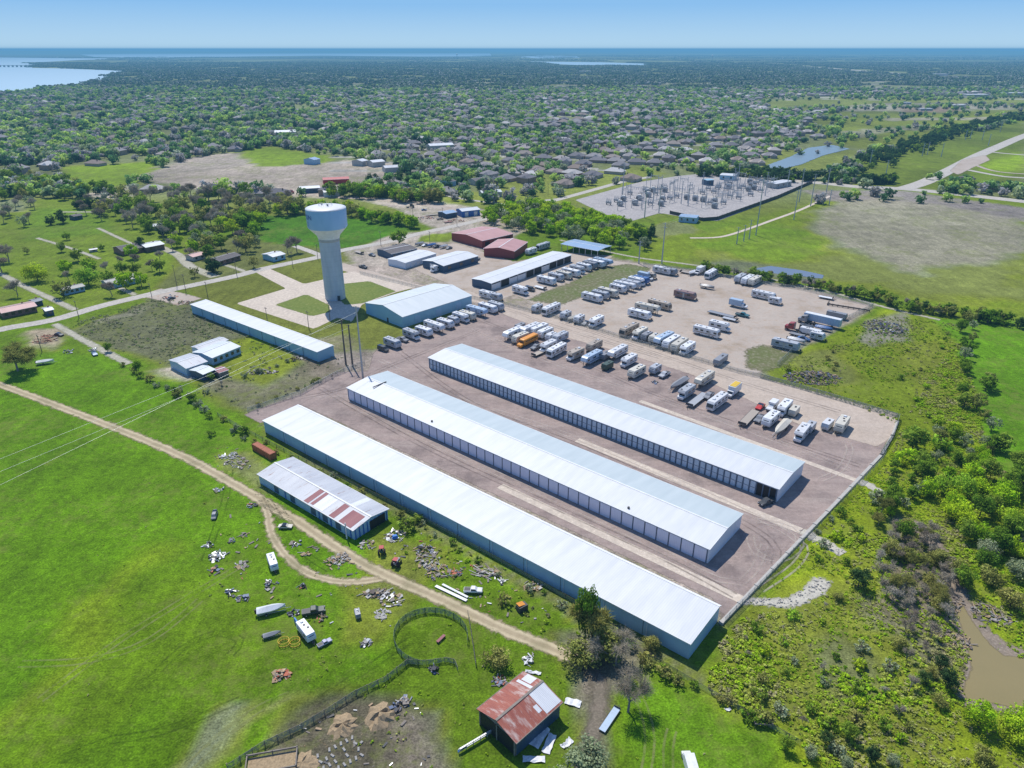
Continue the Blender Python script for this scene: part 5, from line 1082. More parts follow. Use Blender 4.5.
def fill(poly, n, kinds, h, label, group, sep=3.0, seed=1):
    """n trees inside a ground polygon (given by its survey pixels), kept apart"""
    w = np.array(W(poly)); rg = np.random.default_rng(seed); lo, hi = w.min(0), w.max(0); pts = []; k = 0
    while len(pts) < n and k < n*60:
        k += 1; p = rg.uniform(lo, hi)
        if sdist([p], w)[0] < 0: continue
        if any((p[0]-q[0])**2+(p[1]-q[1])**2 < sep*sep for q in pts): continue
        pts.append(p)
    LB = {'shrub': 'bushes', 'bare': 'leafless trees'}
    for p in pts:
        kd = kinds[rg.integers(len(kinds))]; hh = rg.uniform(*h)
        look = {'bright': 'bright green leafy tree', 'mid': 'mid green leafy tree', 'dark': 'dark evergreen tree', 'olive': 'olive budding tree', 'sage': 'pale grey green tree', 'bare': 'bare grey leafless tree', 'shrub': 'bright green low shrub', 'shrubd': 'mid green low shrub', 'shrubo': 'olive low shrub', 'shrubs': 'pale grey green low shrub', 'thicket': 'bare brown twiggy thicket', 'bigmid': 'mid green full leafy tree', 'bigbright': 'bright yellow green leafy tree', 'bigolive': 'olive bushy shrub', 'bigsage': 'pale grey green bushy tree', 'oak': 'sparse olive brown branching tree', 'bigbare': 'bare grey branching tree', 'bigdark': 'dark green full tree'}[kd]
        tree(kd, p[0], p[1], hh, look+' '+label, look+' '+group, px=False)
def row(line, n, kinds, h, label, group, jit=2.0, seed=1):
    q = smooth_line(W(line), 1.0); rg = np.random.default_rng(seed)
    poly = q[np.linspace(0, len(q)-1, n).astype(int)]
    look = {'bright': 'bright green leafy tree', 'mid': 'mid green leafy tree', 'dark': 'dark evergreen tree', 'olive': 'olive budding tree', 'sage': 'pale grey green tree', 'bare': 'bare grey leafless tree', 'shrub': 'bright green low shrub', 'shrubd': 'mid green low shrub', 'shrubo': 'olive low shrub', 'shrubs': 'pale grey green low shrub', 'thicket': 'bare brown twiggy thicket', 'bigbright': 'bright yellow green leafy tree', 'bigsage': 'pale grey green bushy tree', 'bigmid': 'mid green full leafy tree', 'bigdark': 'dark green full tree', 'bigolive': 'olive bushy shrub'}
    for p in poly:
        kd = kinds[rg.integers(len(kinds))]; tree(kd, p[0]+rg.normal()*jit, p[1]+rg.normal()*jit, rg.uniform(*h), look[kd]+' '+label, look[kd]+' '+group, px=False)
# --- hero trees
tree('oak', 18, 371, 14, 'big spreading olive brown oak standing alone at the left edge of the pasture', wide=1.45)
tree('bigolive', 600, 655, 10.5, 'broad olive crowned tree at the end of the dirt track', wide=1.15); tree('oak', 592, 646, 12, 'sparse olive brown tree rising behind the broad olive crown by the shed', wide=1.1)
tree('bigmid', 585, 640, 16, 'slender tall green tree reaching over the nearest shed roof', wide=.38)
tree('bigbare', 616, 664, 11, 'grey half bare tree against the end of the nearest shed', wide=1.1)
tree('bigbare', 628, 712, 11.5, 'large bare grey tree over the pale flatbed trailer', wide=1.05)
tree('bigolive', 580, 664, 8, 'low spreading olive tree over the bend of the track', wide=1.3)
tree('bigolive', 497, 664, 5.5, 'broad olive bush behind the red roofed barn', wide=1.45)
tree('bigolive', 650, 650, 5.5, 'yellow green bush against the wall of the nearest shed')
tree('bigsage', 586, 768, 7, 'grey green bush at the bottom edge', wide=1.5)
tree('bigsage', 560, 790, 5, 'small grey green bush below the barn at the bottom edge', wide=1.5)
tree('mid', 912, 449, 8.5, 'lone dark green tree right of the yard corner', wide=1.1)
tree('shrubd', 407, 529, 3.5, 'dark green bush at the end of the long blue barn', wide=1.2)
tree('shrubd', 417, 522, 2.6, 'small green bush by the wall of the nearest shed')
tree('shrubo', 505, 604, 2.6, 'small thorn bush left of the orange roofed hutch')
tree('shrubs', 560, 580, 2.4, 'grey weeds heaped at the foot of the nearest shed')
tree('mid', 399, 244, 11, 'dark green tree over the dark roofed shop', wide=1.1)
tree('bigmid', 108, 352, 4.5, 'dark bush in the hedge by the side road')
tree('bigmid', 139, 372, 5, 'round dark bush at the hedge corner')
tree('mid', 211, 380, 3.5, 'small bush in front of the weedy lot cluster')
tree('mid', 175, 394, 3.5, 'middle bush of the hedge below the weedy lot')
tree('mid', 192, 401, 4, 'lowest bush of the hedge below the weedy lot')
tree('shrubo', 100, 216, 3, 'far bush')['label'] = 'small olive bush on the far left lawn'
tree('shrubd', 212, 436, 2.2, 'small leafless sapling on the pasture near the container')
# --- belts and rows
row([(125, 366), (150, 382), (185, 400), (215, 418), (240, 434)], 16, ['shrubd', 'shrubs', 'shrubo'], (1.8, 3.2), 'in the hedge below the weedy lot', 'in the hedge', 1.2, 2)
row([(250, 440), (310, 470), (400, 515), (480, 560), (560, 605)], 22, ['shrubo', 'shrubd', 'shrubs'], (1.0, 2.2), 'along the foot of the nearest shed', 'along the nearest shed', .8, 3)
row([(600, 628), (640, 660), (700, 690), (760, 722)], 14, ['shrubd', 'shrubo'], (1.2, 2.6), 'along the wire fence right of the nearest shed', 'along the lower fence', .8, 4)
row([(195, 396), (225, 385), (260, 372), (300, 358), (330, 352)], 14, ['thicket', 'shrubo', 'shrubs'], (1.5, 3.0), 'on the scrub ridge behind the yard', 'on the scrub ridge', 1.5, 5)
row([(255, 410), (290, 392), (330, 378), (355, 368)], 10, ['thicket', 'shrubo'], (1.2, 2.2), 'along the yard fence left of the sheds', 'along the left yard fence', 1.0, 6)
fill([(95, 216), (130, 200), (225, 197), (288, 203), (300, 214), (255, 222), (250, 234), (140, 232)], 78, ['bare', 'bare', 'bare', 'bare', 'olive', 'mid'], (12, 17), 'in the grey grove left of the tower', 'in the grey grove', 5.5, 7)
fill([(140, 232), (262, 226), (265, 246), (230, 258), (190, 262), (170, 250)], 30, ['mid', 'olive', 'bright', 'bare', 'sage'], (8, 13), 'round the houses left of the tower', 'round the houses by the tower', 8, 8)
tree('dark', 163, 236, 11, 'large dark evergreen beside the grey grove'); tree('dark', 141, 250, 10, 'dark evergreen in front of the grey shingled house'); tree('dark', 214, 272, 10, 'dark round evergreen by the road junction', wide=1.3)
tree('olive', 254, 268, 8, 'olive bush tree left of the teal walled house'); tree('olive', 195, 277, 7, 'small olive tree by the drive junction'); tree('bare', 297, 252, 13, 'tall bare tree right of the teal walled house'); tree('bare', 288, 254, 12, 'tall bare tree behind the teal walled house'); tree('olive', 246, 252, 14, 'tall olive tree beside the road junction', wide=1.1)
fill([(60, 262), (100, 258), (170, 258), (168, 282), (130, 296), (62, 300)], 19, ['mid', 'bright', 'olive', 'bare'], (7, 12), 'round the low houses on the left', 'round the low houses', 8, 9)
tree('bigbright', 38, 281, 12, 'big bright green tree on the left lawn', wide=1.2); tree('bigbright', 89, 285, 12, 'big bright green tree over the mobile home', wide=1.1)
tree('bare', 18, 296, 11, 'bare tree beside the brick house'); tree('bare', 9, 262, 13, 'broad bare tree at the left edge', wide=1.3); tree('bare', 2, 272, 12, 'lower bare tree at the left edge', wide=1.3); tree('mid', 62, 252, 7, 'small round tree upper left of the long driveway'); tree('mid', 67, 240, 6, 'small dark tree on the lawn'); tree('mid', 102, 251, 5, 'small tree by the pump shed')
tree('dark', 51, 225, 8, 'dark round tree left of a pair on the far lawn', wide=1.1); tree('dark', 63, 223, 11, 'larger dark round tree of a pair on the far lawn', wide=1.2); tree('olive', 27, 254, 5, 'tiny tree by the upper driveway')
fill([(-30, 203), (40, 205), (40, 232), (-30, 232)], 20, ['bare', 'bare', 'sage'], (10, 14), 'on the far left lawn', 'on the far left lawn', 9, 10)
fill([(80, 205), (118, 205), (120, 228), (82, 225)], 5, ['bare'], (9, 13), 'beside the far drive', 'beside the far drive', 10, 11)
row([(76, 209), (92, 208), (108, 208)], 9, ['dark'], (8, 10), 'in the clipped dark row on the far lawn', 'in the clipped dark row', 1.0, 12)
fill([(-60, 176), (60, 182), (100, 190), (140, 190), (110, 200), (0, 200), (-60, 200)], 60, ['mid', 'bright', 'mid', 'olive'], (9, 13), 'in the belt beyond the left lawns', 'in the belt beyond the left lawns', 10, 13)
row([(285, 214), (300, 214), (330, 212), (352, 214), (372, 220), (395, 224), (410, 228)], 34, ['bright', 'mid', 'olive'], (8, 11), 'in the hedge behind the emerald field', 'in the hedge behind the emerald field', 3.5, 14)
row([(330, 196), (350, 196), (380, 198), (410, 202), (436, 203)], 30, ['mid', 'mid', 'olive', 'bright'], (10, 14), 'in the belt right of the bare dirt lot', 'in the belt right of the dirt lot', 4, 15)
fill([(366, 184), (385, 178), (400, 180), (410, 186), (395, 192), (372, 190)], 11, ['dark'], (9, 12), 'in the dark clump right of the dirt lot', 'in the dark clump', 7, 16)
fill([(482, 222), (495, 210), (530, 206), (570, 214), (610, 224), (640, 236), (645, 250), (615, 250), (560, 240), (500, 228)], 105, ['bright', 'bright', 'mid', 'sage', 'bright'], (9, 12), 'in the wood behind the carport', 'in the wood behind the carport', 5.2, 17)
fill([(640, 236), (652, 234), (650, 248), (640, 246)], 4, ['dark'], (8, 10), 'at the right end of the carport wood', 'at the right end of the carport wood', 4, 18)
row([(700, 270), (740, 277), (790, 284), (830, 291), (870, 300), (910, 310), (950, 316), (1000, 324), (1080, 335)], 100, ['mid', 'dark', 'mid', 'shrubd', 'bare', 'olive'], (4.0, 7.0), 'in the fence row beyond the upper lot', 'in the fence row beyond the upper lot', 2.0, 19)
row([(968, 325), (970, 350), (975, 375), (982, 400), (985, 430), (990, 455), (995, 480)], 20, ['mid', 'sage', 'bigmid', 'olive'], (4.5, 7.5), 'in the hedgerow along the bright right field', 'in the right hedgerow', 2.6, 20)
fill([(935, 490), (1010, 470), (1100, 480), (1120, 560), (1010, 560), (960, 540)], 48, ['bigbright', 'bigbright', 'bigmid'], (6, 9), 'in the thick stand at the right edge', 'in the thick right stand', 3.8, 21)
fill([(915, 470), (930, 440), (985, 440), (1000, 470), (960, 500), (925, 510)], 14, ['bigmid', 'bigbright', 'bigolive'], (4, 7), 'between the lone tree and the thick stand', 'between lone tree and thick stand', 4, 51)
fill([(745, 620), (870, 600), (900, 680), (930, 740), (850, 760), (760, 720), (730, 690)], 34, ['shrub', 'shrubo', 'shrubd', 'shrubs', 'thicket'], (1.4, 2.8), 'out in the open brush below the rock outfall', 'in the open brush', 3.5, 52)
fill([(790, 560), (850, 500), (900, 520), (880, 560), (840, 570)], 12, ['shrub', 'shrubd', 'shrubs'], (1.5, 3.0), 'between the two rock drains', 'between the rock drains', 3.5, 53)
fill([(905, 330), (950, 330), (965, 400), (930, 420), (880, 390)], 14, ['shrub', 'shrubo', 'shrubd'], (1.2, 2.8), 'on the rough green ground beyond the yard corner', 'beyond the yard corner', 5, 54)
fill([(985, 550), (1060, 545), (1080, 620), (1010, 640), (980, 590)], 14, ['bigsage', 'bigmid', 'bigolive'], (5.5, 8), 'above the muddy pond', 'above the muddy pond', 4.5, 22)
fill([(880, 540), (925, 530), (955, 580), (950, 640), (905, 640), (875, 590)], 44, ['thicket', 'thicket', 'thicket', 'bigolive', 'bigbare'], (4, 7), 'in the brown thicket by the creek bed', 'in the brown creek thicket', 2.4, 23)
fill([(865, 520), (900, 505), (960, 560), (985, 600), (960, 610), (900, 600)], 14, ['oak', 'bigmid', 'bigolive', 'thicket'], (4.5, 7.5), 'standing over the dry creek bed', 'over the dry creek bed', 4.5, 61)
fill([(890, 640), (930, 640), (955, 700), (930, 720), (900, 680)], 9, ['bigolive', 'thicket', 'bigdark'], (3.5, 5), 'on the near bank of the pond', 'on the near pond bank', 3.0, 24)
fill([(955, 725), (1060, 710), (1080, 800), (970, 800)], 8, ['bigbright', 'bigolive'], (5, 7), 'below the muddy pond', 'below the muddy pond', 4, 25)
fill([(770, 745), (850, 735), (900, 770), (860, 800), (770, 800)], 10, ['bigdark', 'bigmid', 'bigsage'], (3.0, 4.2), 'at the bottom right corner of the brush', 'at the bottom of the brush', 3.4, 26)
tree('bigdark', 858, 587, 5.5, 'dark round bush left of the brown thicket', wide=1.2); tree('thicket', 898, 716, 3.4, 'small grey twig bush alone in the brush'); tree('bigolive', 838, 600, 3.5, 'olive bush beside the rock outfall')
fill([(780, 372), (830, 345), (850, 380), (815, 384)], 9, ['thicket', 'shrubo'], (1.5, 2.4), 'on the brush heap behind the lane', 'on the brush heap', 2.5, 27)
fill([(885, 475), (915, 455), (930, 500), (900, 520), (870, 500)], 14, ['shrub', 'shrubd', 'shrubs', 'mid'], (2.5, 4.5), 'between the yard wall and the right hedgerow', 'between yard wall and hedgerow', 4, 28)
fill([(930, 425), (985, 430), (985, 480), (940, 490)], 12, ['shrub', 'bright', 'sage'], (3, 5.5), 'left of the right hedgerow', 'left of the right hedgerow', 4, 29)
print('individual plants', NTREE[0])
# --- uncountable cover, instanced on points (one object per stand)
def proto_collection(name, meshes):
    c = bpy.data.collections.new(name)
    for i, me in enumerate(meshes): c.objects.link(bpy.data.objects.new('%s_%02d' % (name, i), me))
    return c
def scatter(name, pts, sc, coll, label, cat, seed=0, tilt=0.0, flat=1.0):
    n = len(pts); rg = np.random.default_rng(seed)
    me = bpy.data.meshes.new(name); me.vertices.add(n); me.vertices.foreach_set('co', np.c_[pts, np.zeros(n)].astype(np.float32).ravel())
    fattr(me, 'sc', sc); fattr(me, 'rot', rg.uniform(0, 6.28, n)); a = me.attributes.new('pick', 'INT', 'POINT'); a.data.foreach_set('value', rg.integers(0, len(coll.objects), n).astype(np.int32)); me.update()
    o = link(name, me); ng = bpy.data.node_groups.new(name, 'GeometryNodeTree')
    ng.interface.new_socket('Geometry', in_out='INPUT', socket_type='NodeSocketGeometry'); ng.interface.new_socket('Geometry', in_out='OUTPUT', socket_type='NodeSocketGeometry')
    N = ng.nodes; L = ng.links; gi = N.new('NodeGroupInput'); go = N.new('NodeGroupOutput')
    mp = N.new('GeometryNodeMeshToPoints'); ip = N.new('GeometryNodeInstanceOnPoints'); ci = N.new('GeometryNodeCollectionInfo')
    ci.inputs['Collection'].default_value = coll; ci.inputs['Separate Children'].default_value = True; ci.inputs['Reset Children'].default_value = True
    ip.inputs['Pick Instance'].default_value = True
    def na(nm, ty): q = N.new('GeometryNodeInputNamedAttribute'); q.data_type = ty; q.inputs['Name'].default_value = nm; return q.outputs['Attribute']
    cx = N.new('ShaderNodeCombineXYZ'); L.new(na('rot', 'FLOAT'), cx.inputs[2]); cs = N.new('ShaderNodeCombineXYZ'); s_ = na('sc', 'FLOAT')
    mz = N.new('ShaderNodeMath'); mz.operation = 'MULTIPLY'; L.new(s_, mz.inputs[0]); mz.inputs[1].default_value = flat
    L.new(s_, cs.inputs[0]); L.new(s_, cs.inputs[1]); L.new(mz.outputs[0], cs.inputs[2])
    L.new(gi.outputs[0], mp.inputs[0]); L.new(mp.outputs[0], ip.inputs['Points']); L.new(ci.outputs[0], ip.inputs['Instance']); L.new(na('pick', 'INT'), ip.inputs['Instance Index'])
    L.new(cx.outputs[0], ip.inputs['Rotation']); L.new(cs.outputs[0], ip.inputs['Scale']); L.new(ip.outputs[0], go.inputs[0])
    md = o.modifiers.new('scatter', 'NODES'); md.node_group = ng
    return tag(o, label, cat, None, 'stuff')
def clump(seed, R, H, n, ls, mat):
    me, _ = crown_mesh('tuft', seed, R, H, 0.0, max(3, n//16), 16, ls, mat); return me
cBrush = proto_collection('brush_tufts', [clump(200+i, 1.0, .8, 64, .2, 'brush_leaf') for i in range(6)])
leaf('straw_leaf', [(0, (.20, .14, .08)), (.5, (.40, .31, .18)), (1, (.30, .27, .22))], .1)
cStraw = proto_collection('straw_tufts', [clump(240+i, .9, .4, 48, .13, 'straw_leaf') for i in range(4)])
cWeed = proto_collection('weed_tufts', [clump(220+i, .8, .5, 48, .14, 'weed_leaf') for i in range(5)])
def rock(seed):
    rr = random.Random(seed); m = MB(); m.box((0, 0, .18), (rr.uniform(.4, .8), rr.uniform(.3, .6), .45), rr.uniform(0, 3), taper=rr.uniform(.5, .8), tilt=rr.uniform(-.3, .3)); return m.mesh('rock', M['rock_grey'])
paint('rock_grey', (.55, .52, .46), .9, var=.4, scale=2)
def litter(seed):
    rr = random.Random(seed); m = MB(); m.box((0, 0, .12), (rr.uniform(.4, 1.5), rr.uniform(.12, .5), rr.uniform(.05, .25)), 0, tilt=rr.uniform(-.2, .2)); return m.mesh('litter', M[('wood_weathered', 'junk_pale', 'dark_metal', 'rust_roof', 'steel', 'wood_fresh')[seed % 6]])
cLit = proto_collection('litter_bits', [litter(i) for i in range(12)])
cRock = proto_collection('rocks', [rock(i) for i in range(5)])
def pts_in(poly, density, seed, avoid=(), thin=None):
    w = np.array(W(poly)); lo, hi = w.min(0), w.max(0); rg = np.random.default_rng(seed); n = int((hi-lo).prod()*density); p = rg.uniform(lo, hi, (n, 2)); p = p[sdist(p, w) > 0]
    for a in avoid:
        if len(a[0]) and a[1] is None: p = p[sdist(p, W(a[0])) < 0]
        else: p = p[ldist(p, W(a[0])) > a[1]]
    if thin is not None: p = p[thin(p, rg)]
    return p
nz = lambda s, k, b: (lambda p, rg: rg.uniform(0, 1, len(p)) < np.clip(b+vnoise(p[:, 0], p[:, 1], s, k)*1.1, .08, 1))
av = [([(800, 531), (845, 555)], 3), ([(858, 481), (884, 494)], 3), ([(740, 599), (795, 601), (812, 582), (833, 584)], 3.5), ([(905, 520), (925, 532), (945, 560), (958, 590), (962, 610)], 2.5), ([(955, 608), (963, 606), (975, 625), (990, 645), (1003, 655), (1040, 660), (1100, 690), (1060, 720), (1000, 705), (968, 700), (962, 690), (972, 670), (966, 640)], None)]
rb = np.random.default_rng(1)
p = pts_in([(724, 640), (889, 458), (905, 420), (960, 330), (985, 440), (1010, 480), (1150, 500), (1150, 830), (770, 830), (790, 745), (705, 690)], 1.7, 41, av, nz(10, 31, .70))
scatter('brush', p, rb.uniform(.25, .95, len(p))*np.clip(1+.5*vnoise(p[:, 0], p[:, 1], 12, 33), .5, 1.6), cBrush, 'knee high green and straw coloured brush between the yard wall and the pond', 'brush', 3, flat=.7)
p = pts_in([(775, 372), (850, 330), (880, 315), (962, 325), (955, 340), (900, 425), (860, 408)], .45, 42, [], nz(9, 35, .75))
scatter('brush', p, rb.uniform(.25, .8, len(p)), cBrush, 'loose green brush behind the storage lane and upper lot', 'brush', 4)
p = pts_in([(60, 328), (150, 300), (205, 302), (300, 350), (240, 350), (170, 368)], .32, 43, [], nz(8, 36, .8))
scatter('weeds', p, rb.uniform(.6, 1.5, len(p)), cWeed, 'grey green tall weeds filling the lot left of the narrow shed', 'weeds', 5, flat=.8)
p = pts_in([(205, 345), (340, 352), (350, 370), (250, 410), (195, 396)], .10, 44, [], nz(7, 37, .45))
scatter('weeds', p, rb.uniform(.5, 1.4, len(p)), cWeed, 'patchy weeds and rubble between the white farm buildings and the yard', 'weeds', 6)
p = pts_in([(372, 530), (400, 512), (600, 622), (640, 660), (560, 640), (430, 585)], .14, 45, [], nz(5, 38, .3))
scatter('weeds', p, rb.uniform(.3, .9, len(p)), cBrush, 'ragged weeds along the foot of the nearest shed', 'weeds', 7)
p = pts_in([(-80, 400), (60, 410), (200, 470), (380, 590), (330, 700), (200, 790), (-80, 790)], .05, 47, [], nz(8, 40, .2))
scatter('grass_tufts', p, rb.uniform(.15, .4, len(p)), cBrush, 'sparse coarse tufts over the open left pasture', 'grass', 14, flat=.7)
p = pts_in([(640, 690), (800, 745), (800, 800), (620, 800)], .12, 48, [], nz(5, 41, .2))
scatter('grass_tufts', p, rb.uniform(.15, .45, len(p)), cBrush, 'grass tufts on the lower right paddock', 'grass', 15, flat=.7)
p = pts_in([(740, 597), (768, 599), (790, 598), (804, 588), (811, 579), (822, 578), (832, 583), (824, 594), (806, 603), (790, 608), (742, 604)], 1.6, 49)
scatter('riprap', p, rb.uniform(.4, 1.2, len(p)), cRock, 'pale broken riprap rock at the drain outfall', 'rocks', 16, flat=.7)
p = pts_in([(800, 529), (822, 537), (846, 553), (840, 557), (818, 546), (798, 534)], 1.3, 50)
scatter('riprap', p, rb.uniform(.3, .9, len(p)), cRock, 'pale rock lining the middle drain outlet', 'rocks', 17, flat=.7)
p = np.concatenate([pts_in([(200, 500), (250, 495), (330, 560), (400, 570), (410, 620), (330, 650), (280, 650), (215, 600)], .08, 55, [], nz(7, 42, .1)), pts_in([(372, 535), (415, 530), (500, 575), (560, 620), (520, 625), (440, 590), (385, 560)], .28, 56, [], nz(5, 43, .3)), pts_in([(255, 755), (330, 700), (420, 700), (440, 780), (260, 790)], .12, 57, [], nz(6, 44, .3)), pts_in([(210, 445), (255, 450), (258, 470), (215, 468)], .10, 58)])
scatter('litter', p, rb.uniform(.5, 1.2, len(p)), cLit, 'small boards and scraps littered over the pasture and mud yard', 'litter', 18)
p = pts_in([(262, 748), (315, 712), (395, 706), (425, 730), (420, 800), (240, 790)], .5, 59, [], nz(5, 45, .2))
scatter('straw', p, rb.uniform(.15, .45, len(p)), cStraw, 'loose straw and dung scattered over the mud yard', 'straw', 19, flat=.5)
p = pts_in([(200, 480), (380, 590), (480, 640), (600, 700), (640, 800), (200, 800), (330, 700), (200, 640)], .10, 46, [], nz(6, 39, .12))
scatter('grass_tufts', p, rb.uniform(.2, .55, len(p)), cBrush, 'scattered coarse grass tufts across the scrap strewn pasture', 'grass', 8)
# ================================================================ FAR LAND: suburb, woods, creek line
def blob(seed, n, R, H, ls, mat='woodland'):
    me, _ = crown_mesh('far_crown', seed, R, H, .4, n//9, 9, ls, mat, spread=.42); return me
cFar = proto_collection('far_crowns', [blob(300+i, 170, 4.3, 7.0, 1.0) for i in range(8)])
def rem(px, py, X_, Y_, lst):
    k = np.ones(len(px), bool)
    for poly in lst: k &= ~(sdist(np.c_[px, py], poly) > 0)
    return k
CLEAR = [
 [(-400, 100), (0, 93), (28, 90.5), (52, 87.5), (82, 86), (98, 82), (108, 80), (110, 76), (122, 73), (133, 71.5), (100, 70), (60, 68.5), (32, 68), (36, 64), (45, 62), (80, 60), (130, 58.8), (-100, 56), (-700, 56)],
 [(60, 168), (155, 164), (160, 172), (118, 188), (72, 186)], [(130, 178), (180, 162), (232, 152), (275, 147), (335, 158), (395, 164), (402, 178), (350, 188), (320, 197), (200, 190)],
 [(560, 198), (640, 182), (690, 173), (720, 172), (820, 180), (830, 195), (700, 270), (580, 230)], [(765, 162), (790, 155), (805, 145), (835, 143), (853, 150), (825, 157), (800, 168), (775, 172)], [(755, 166), (770, 158), (800, 143), (840, 139), (862, 150), (850, 162), (815, 180), (775, 184)],
 [(770, 103), (860, 98), (1024, 98), (1200, 96), (1200, 120), (1024, 113), (940, 113), (830, 112), (765, 110)], [(860, 160), (1024, 122), (1200, 100), (1200, 200), (860, 188)],
 [(-300, 199), (130, 199), (300, 197), (340, 195), (480, 206), (560, 200), (560, 400), (-300, 400)], [(530, 61), (650, 63.5), (650, 66), (560, 66)], [(80, 52), (482, 52), (482, 57), (80, 57)],
 [(840, 112), (1024, 112), (1024, 118), (900, 150), (850, 150)], [(600, 96), (605, 96), (605, 97), (600, 97)]]
SPARSE = [[(835, 111), (1024, 112), (1200, 100), (1200, 135), (880, 150), (835, 145), (800, 128)], [(490, 178), (640, 165), (660, 175), (590, 205), (500, 208)], [(760, 97), (1024, 96), (1024, 112), (780, 112)], [(850, 160), (1024, 118), (1024, 186), (860, 188)]]
rg = np.random.default_rng(77)
def farpts(y0, y1, dens):
    n = int(dens*(y1-y0)*(y1+y0)*.80); yy = np.sqrt(rg.uniform(y0*y0, y1*y1, n)); xx = yy*rg.uniform(-.80, .80, n); return xx, yy
X1, Y1 = farpts(560, 2600, 1/95.)
px, py = pix(X1, Y1); k = rem(px, py, X1, Y1, CLEAR) & (py < 205)
sp_ = ~rem(px, py, X1, Y1, SPARSE); k &= ~(sp_ & (rg.uniform(0, 1, len(px)) < .55))
# streets leave open lines; density varies by block
def block(x, y): return np.floor(x/330+.3*np.sin(y/500)), np.floor(y/280+.3*np.sin(x/400))
bx, by = block(X1, Y1); hb = (np.sin(bx*12.9898+by*78.233)*43758.5453) % 1; th = (hb-.5)*.9-.1
v_ = -np.sin(th)*X1+np.cos(th)*Y1; street = np.abs(((v_/62) % 1)-.5)
urban = (px > 330+vnoise(X1, Y1, 300, 9)*200) | (py < 110)
k &= ~(urban & (street > .42)) & (rg.uniform(0, 1, len(px)) < np.clip(.66+.75*vnoise(X1, Y1, 110, 10)-.06*urban, .1, 1))
pt = np.c_[X1, Y1][k]; sc = rg.uniform(.7, 1.6, len(pt))*np.where(urban[k], .9, 1.0)*np.clip(1+.25*vnoise(pt[:, 0], pt[:, 1], 60, 13), .6, 1.5)
print('far trees', len(pt))
scatter('suburb_trees', pt, sc, cFar, 'mixed green and grey brown tree canopy covering the suburb to the lake', 'trees', 9)
# farther: patches of canopy
def patch(seed, n=46, size=95):
    r = np.random.default_rng(seed); C = []; N = []; S = []; T = []
    for i in range(n):
        c = r.uniform(-size/2, size/2, 2); h = r.uniform(5, 10); w_ = r.uniform(4.5, 8.5); t_ = r.uniform(.1, .95)
        d = r.normal(size=(9, 3)); d[:, 2] = abs(d[:, 2]); d /= np.linalg.norm(d, axis=1)[:, None]
        C.append(np.array([c[0], c[1], h*.35])+d*np.array([w_*.7, w_*.7, h*.6])); N.append(d); S.append(np.full(9, w_*.55)); T.append(np.clip(t_+d[:, 2]*.15+r.normal(size=9)*.1, 0, 1))
    v, f = quads(np.concatenate(C), np.concatenate(N), np.concatenate(S), r, .8); me = mkmesh('canopy_patch', v, f, [M['far_canopy']]); fattr(me, 'tone', np.repeat(np.concatenate(T), 4)); return me
t = NT('far_canopy'); oi = t.node('ShaderNodeObjectInfo').outputs['Random']
c = t.ramp(t.math('FRACT', t.math('ADD', t.math('MULTIPLY', t.attr('tone'), 1.7), oi)), [(0, (.07, .12, .055)), (.3, (.15, .24, .08)), (.5, (.25, .24, .22)), (.7, (.18, .27, .09)), (.85, (.45, .43, .41)), (1, (.11, .17, .07))])
M['far_canopy'] = t.set(c, .95, 0, .05)
cPat = proto_collection('canopy_patches', [patch(400+i) for i in range(6)])
X2, Y2 = farpts(2500, 7500, 1/9500.)
px, py = pix(X2, Y2); k = rem(px, py, X2, Y2, CLEAR+[[(-700, 50), (130, 50), (130, 57), (-700, 57)], [(800, 89), (1100, 95), (1100, 87), (860, 86)]]) & (rg.uniform(0, 1, len(px)) < .9)
k2 = ldist(np.c_[X2, Y2], W([(768, 63), (800, 66), (850, 70), (920, 75), (1024, 79), (1100, 82)])) > 90
pt = np.c_[X2, Y2][k & k2]; print('patches', len(pt))
scatter('distant_woodland', pt, rg.uniform(.8, 1.3, len(pt)), cPat, 'blue hazed woodland and rooftops stretching to the horizon', 'woodland', 10)
X3, Y3 = farpts(7300, 17000, 1/110000.); px, py = pix(X3, Y3); k = rem(px, py, X3, Y3, CLEAR+[[(-700, 50), (130, 50), (130, 57), (-700, 57)]]) & (vnoise(X3, Y3, 900, 61)+.5*vnoise(X3, Y3, 2500, 62) > -.15); pt = np.c_[X3, Y3][k]; print('far patches', len(pt))
scatter('horizon_woodland', pt, rg.uniform(2.2, 3.6, len(pt)), cPat, 'blue wooded ridges along the horizon', 'woodland', 20, flat=.25)
# creek line of dark trees on the right, and small hedges
def lpts(line, width, n, seed):
    q = smooth_line(W(line), 5.0); r = np.random.default_rng(seed); i = r.integers(0, len(q), n); return q[i]+r.normal(size=(n, 2))*width/2
cDark = proto_collection('dark_crowns', [blob(330+i, 150, 3.4, 6.4, .75, 'leaf_dark') for i in range(4)]+[blob(336, 150, 3.4, 6, .75, 'leaf_mid')])
p = np.concatenate([lpts([(830, 181), (850, 172), (880, 160), (905, 150), (935, 140), (965, 130), (1000, 122), (1060, 112)], 22, 460, 1), lpts([(790, 182), (740, 176), (700, 176)], 8, 60, 2), lpts([(862, 184), (890, 183)], 8, 40, 3), lpts([(768, 176), (808, 180)], 9, 60, 4)])
px, py = pix(p[:, 0], p[:, 1]); scatter('creek_trees', p, rg.uniform(.8, 1.5, len(p)), cDark, 'dark dense creek side tree line slanting across the right distance', 'trees', 11)
